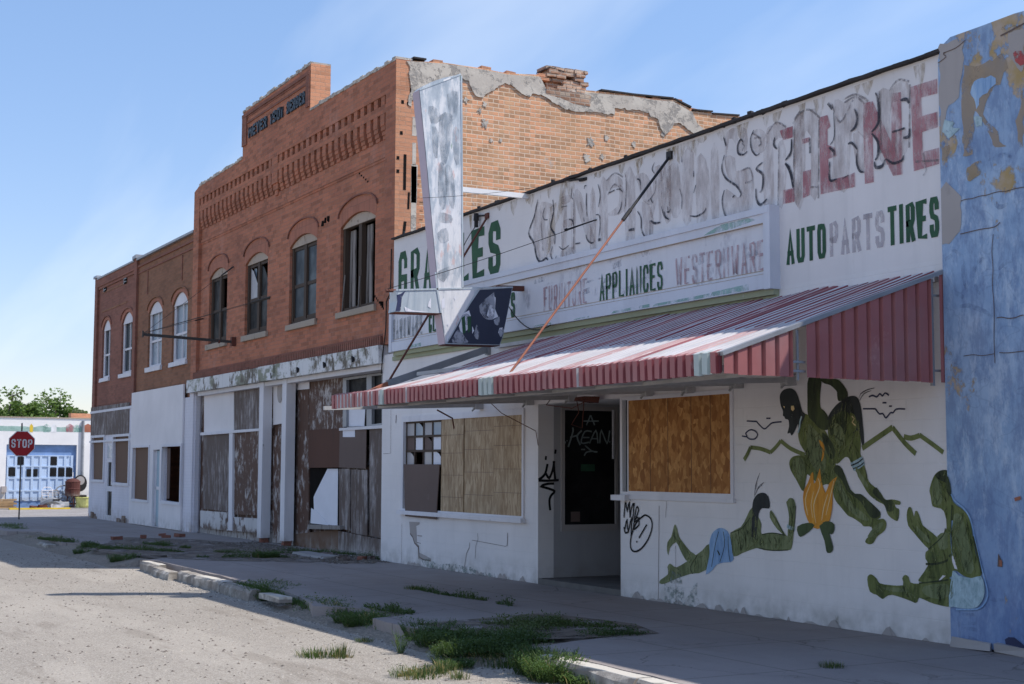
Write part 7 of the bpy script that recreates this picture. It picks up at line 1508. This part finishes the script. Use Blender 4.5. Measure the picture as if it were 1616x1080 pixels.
for a in [(400, 938, 'big', 'bright sunlit weed clump at the right end of the sunlit kerb stones', .9), (432, 940, 'mid', 'low weed clump beside the tipped kerb strip', 1), (340, 921, 'mid', 'yellow-green tuft against the middle of the sunlit kerb', .8), (378, 932, 'big', 'leafy weed under the edge of the third kerb stone', .7),
          (415, 935, 'big', 'leafy shaded weed spilling over the end of the kerb stones', 1.0), (425, 946, 'big', 'sprawling weed on the road side beside the tipped kerb strip', .9), (440, 941, 'big', 'spiky dark weed behind the tipped kerb strip', .9), (545, 975, 'mid', 'shaded grass tuft between the two weeds left of the notch', 1.2), (572, 990, 'big', 'dark clump on the gravel below the pavement notch', .8), (515, 966, 'mid', 'shaded tuft right of the first dark weed past the kerb', 1.2), (492, 960, 'big', 'dark leafy weed in the shade, first clump right of the tipped kerb strip', .8), (530, 968, 'big', 'tall shaded weed clump left of the pavement notch', .9), (555, 985, 'big', 'shaded weed at the left side of the pavement notch', .75), (590, 985, 'mid', 'shaded low clump inside the pavement notch', 1.1), (612, 990, 'mid', 'shaded clump at the corner of the jutting slab', .8),
          (632, 1030, 'tall', 'single upright weed standing at the shadow line', .7), (680, 1012, 'big', 'leafy shrubby weed at the right of the jutting slab', 1.0), (705, 1020, 'big', 'weed clump in front of the long grass patch, left end', 1.0), (735, 1035, 'mid', 'drooping weed on the dry ground before the long grass patch', 1.3), (765, 1030, 'big', 'weed in front of the long grass patch beside the far slab', 1),
          (800, 1050, 'mid', 'dry tuft left of the sunlit kerb end', 1.2), (857, 1062, 'big', 'bright green weed at the left end of the sunlit kerb', 1.0), (872, 1072, 'big', 'bright weed in front of the sunlit kerb', .9), (930, 1078, 'mid', 'sunlit tuft at the bottom edge before the kerb', 1.1), (960, 1085, 'mid', 'cut-off tuft at the bottom edge under the kerb', 1.1), (700, 1060, 'low', 'flat yellow-green tuft on the sunlit road', 1.2), (660, 1066, 'low', 'small flat tuft on the sunlit road left of the larger one', 1.4), (725, 1070, 'low', 'tiny flat tuft at the bottom on the sunlit road', .9),
          (688, 1050, 'tall', 'small seedling with thin stems at the shadow edge', .5), (720, 1052, 'mid', 'tuft on the sunlit side of the shadow edge', .7), (500, 1035, 'low', 'flat grass patch alone on the sunlit road', 1.2), (535, 1036, 'low', 'right part of the flat grass patch alone on the sunlit road', 1.3), (575, 1012, 'low', 'small tuft on the shadow edge below the notch', .6),
          (195, 890, 'big', 'dark weed clump left of the kerb start', .95), (210, 886, 'mid', 'weed tuft against the left end of the sunlit kerb', 1.1), (145, 872, 'big', 'shaded weed clump by the broken pavement edge', .9), (138, 876, 'mid', 'low shaded weed left of the broken pavement clump', 1.1), (60, 853, 'mid', 'shaded clump on the far kerb, nearer one', 1.4), (80, 858, 'mid', 'shaded clump on the far kerb beside a broken kerb stone', 1.3), (10, 838, 'big', 'far weed clump at the left edge', 1.3), (28, 842, 'mid', 'small far weed near the left edge', 1.2), (100, 858, 'mid', 'shaded tuft behind a far kerb stone', 1.0),
          ]: weed(*a)
for a in [(1313, 1053, 'mid', 'lone small tuft in the pavement crack before the mural', .6), (420, 880, 'mid', 'shaded grass clump before the iron columns', 1.0), (655, 930, 'low', 'low grass in the pavement joint, left clump', .9), (905, 884, 'low', 'stub of grass', .1)][:3]: weed(*a, z=0)
# long strips of grass: nobody could count the blades
def strip(name, segs, mat, label, cat, n, h, wd, z=0.0, seed=1):
    rnd = random.Random(seed); mb = MB()
    tot = sum(math.dist(a, b) for a, b, w in segs)
    for a, b, w in segs:
        for k in range(int(n*math.dist(a, b)/tot)):
            t = rnd.random(); e = math.sin(math.pi*t)**.5; p = Vector((a[0]+(b[0]-a[0])*t+rnd.gauss(0, w*.5)*e, a[1]+(b[1]-a[1])*t+rnd.gauss(0, w*.5)*e, z-.01)); q = mnoise.noise(p*1.6)
            if q < -.25: continue
            hh = h*(.35+.65*rnd.random())*(.5+1.3*max(0, q+.35)+.5*mnoise.noise(p*7))*(.45+.55*e)
            if hh < .01: continue
            an = rnd.random()*6.283; d = Vector((math.cos(an), math.sin(an), 0))
            if rnd.random() < .45:
                for j in range(3):
                    c = p+d*hh*rnd.uniform(0, .8)+Vector((0, 0, hh*rnd.random())); u = Vector((rnd.gauss(0, 1), rnd.gauss(0, 1), rnd.gauss(0, .7))).normalized()*rnd.uniform(.008, .022); v = u.orthogonal().normalized()*.006; mb.quad(c-u, c-v, c+u, c+v)
            else: blade(mb, p, hh, wd*(.5+.6*rnd.random()), d, hh*rnd.uniform(.3, 1.1), rnd)
    return tag(obj(name, mb, MT[mat]), label, cat, kind='stuff')
Gd = lambda px, py, z=0.0: gnd(px, py, z)
strip('grass', [(Gd(745, 1008), Gd(1035, 1000), .20), (Gd(680, 1012), Gd(900, 985), .35), (Gd(690, 1025), Gd(880, 1005), .22), (Gd(760, 985), Gd(970, 990), .18), (Gd(650, 1015, -.1), Gd(800, 1035, -.1), .3), (Gd(740, 1030, -.1), Gd(850, 1045, -.1), .2)], 'grass_green', 'long dark patch of grass filling the broken place in the pavement', 'grass', 11000, .12, .007, -.03, 2)
strip('dry_grass', [(Gd(745, 1016), Gd(960, 1003), .12), (Gd(690, 1030, -.14), Gd(820, 1050, -.14), .25), (Gd(560, 985, -.14), Gd(640, 1000, -.14), .12), (Gd(450, 950, -.14), Gd(560, 985, -.14), .1), (Gd(860, 1070, -.14), Gd(1000, 1090, -.14), .12), (Gd(380, 930, -.14), Gd(430, 945, -.14), .1)], 'dry_grass', 'dry straw-coloured grass along the crumbling kerb', 'grass', 2600, .13, .008, -.12, 3)
strip('crack_grass', [(Gd(650, 929), Gd(712, 941), .05), (Gd(712, 941), Gd(780, 950), .05), (Gd(785, 953), Gd(810, 957), .03), (Gd(575, 958), Gd(650, 970), .08), (Gd(610, 960), Gd(655, 968), .06)], 'grass_green', 'thin grass rooted in the long pavement joint before the store', 'grass', 1500, .10, .007, 0, 4)
strip('front_grass', [(Gd(310, 880), Gd(520, 880), .14), (Gd(340, 872), Gd(470, 874), .2), (Gd(420, 868), Gd(560, 876), .22), (Gd(150, 864), Gd(290, 872), .16), (Gd(225, 858), Gd(300, 866), .12), (Gd(60, 850), Gd(160, 862), .12), (Gd(130, 862), Gd(180, 868), .15), (Gd(540, 878), Gd(600, 884), .12)], 'grass_green', 'grass growing through the broken pavement before the red building', 'grass', 9000, .10, .009, 0, 5)
strip('kerb_weeds', [(Gd(375, 925, -.05), Gd(445, 948, -.1), .16), (Gd(455, 950, -.1), Gd(560, 975, -.1), .16), (Gd(520, 972, -.12), Gd(650, 1000, -.12), .16), (Gd(590, 985, -.1), Gd(720, 1015, -.1), .18), (Gd(700, 1030, -.13), Gd(800, 1045, -.13), .12)], 'weed_green', 'weeds strung along the crumbling kerb from the sunlit stones to the near slab', 'weeds', 7000, .14, .009, -.1, 11)
strip('corner_grass', [(Gd(0, 838, -.14), Gd(40, 845, -.14), .3), (Gd(150, 815), Gd(200, 823), .2)], 'weed_green', 'straggling grass at the far street corner', 'grass', 2200, .14, .013, -.05, 6)
strip('road_grass', [(Gd(480, 1034, -.15), Gd(555, 1038, -.15), .05), (Gd(630, 1068, -.15), Gd(720, 1055, -.15), .07), (Gd(330, 918, -.15), Gd(352, 925, -.15), .06)], 'dry_grass', 'flat yellow grass growing on the sunlit road', 'grass', 1100, .05, .008, -.15, 7)
def stones(name, n, area, smin, smax, mat, label, seed, zf):
    rnd = random.Random(seed); mb = MB(); B_ = [(1, 0, 0), (0, 1, 0), (-1, 0, 0), (0, -1, 0), (0, 0, 1)]
    for k in range(n):
        x, y = area(rnd); s = smin+(smax-smin)*rnd.random()**4; i = len(mb.v); a = rnd.random()*6; z = zf(x, y)
        for b in B_:
            u = Vector((b[0]*math.cos(a)-b[1]*math.sin(a), b[0]*math.sin(a)+b[1]*math.cos(a), b[2]*.6))*s*rnd.uniform(.7, 1.3); mb.v.append(Vector((x, y, z-.002))+u)
        for f in ((0, 1, 4), (1, 2, 4), (2, 3, 4), (3, 0, 4)): mb.f.append(tuple(i+q for q in f)); mb.mi.append(0)
    return tag(obj(name, mb, MT[mat]), label, 'gravel', kind='stuff')
flat('stone_pale', (.42, .38, .33), .9, var=.5, sc=40); flat('stone_dark', (.16, .135, .115), .9, var=.5, sc=40)
def ra(rnd):
    t = rnd.random()**1.5; return (-9-22*t+rnd.uniform(-1, 1), -3.75-5.5*rnd.random()**1.2)
stones('pale_gravel', 16000, ra, .004, .022, 'stone_pale', 'pale loose gravel scattered over the worn road', 1, rz); stones('dark_gravel', 9000, ra, .004, .024, 'stone_dark', 'dark pebbles scattered over the worn road', 2, rz)
def re(rnd):
    k = rnd.random(); return (-9.5-14*k, -3.55-.55*rnd.random()**1.5)
stones('kerb_gravel', 4000, re, .006, .035, 'stone_pale', 'coarse crumbled concrete along the kerb line', 3, rz)
def rf_(rnd): return (-29.5+7.2*rnd.random(), -.05-1.0*rnd.random()**2)
stones('shopfront_rubble', 1800, rf_, .01, .06, 'stone_dark', 'crumbled mortar and grit heaped at the foot of the red building front', 4, lambda x, y: 0)
def brickbat(px, py, label, s=1, z=0):
    x, y = gnd(px, py, z); mb = MB(); mb.wbox(-.1*s, .1*s, -.05*s, .05*s, 0, .065*s, .012); c, s_ = math.cos(px), math.sin(px)
    mb.v = [Vector((x+v.x*c-v.y*s_, y+v.x*s_+v.y*c, z+v.z)) for v in mb.v]; tag(obj('fallen_brick', mb, MT['brick_maroon']), label, 'brick', 'bricks fallen on the pavement')
for a in ((283, 848, 'fallen red brick nearest the white panel of the brown shop', 1.3), (262, 849, 'fallen red brick second from the right before the brown shop', 1.0), (226, 850, 'fallen red brick third from the right before the brown shop', 1.2), (184, 852, 'flat fallen brick furthest left before the brown shop', 1.1), (256, 846, 'small fallen brick just before the shop panel', .8), (571, 884, 'pale red brick on the rubble beside the store corner', 1.0), (305, 838, 'brick lying at the corner where the brown shop meets the red building', 1.5)): brickbat(*a)
mb = MB()
for k in range(26): x = random.uniform(-24.8, -22.95); y = -.08-random.random()*.7; s = random.uniform(.04, .13); mb.wbox(x, x+s, y, y+s, -.01, s*.5, s*.2)
tag(obj('rubble_heap', mb, MT['dark_board']), 'dark heap of rubble and rotten board at the corner of the red building and the store', 'rubble', kind='stuff')
x, y = gnd(1070-25, 0, 0) if 0 else gnd(470, 879, 0); mb = MB(); mb.wbox(-25.2, -23.6, -.75, -.45, 0, .05, .03); tag(obj('broken_slab', mb, MT['concrete']), 'long broken concrete slab lying on the pavement before the red building', 'rubble')
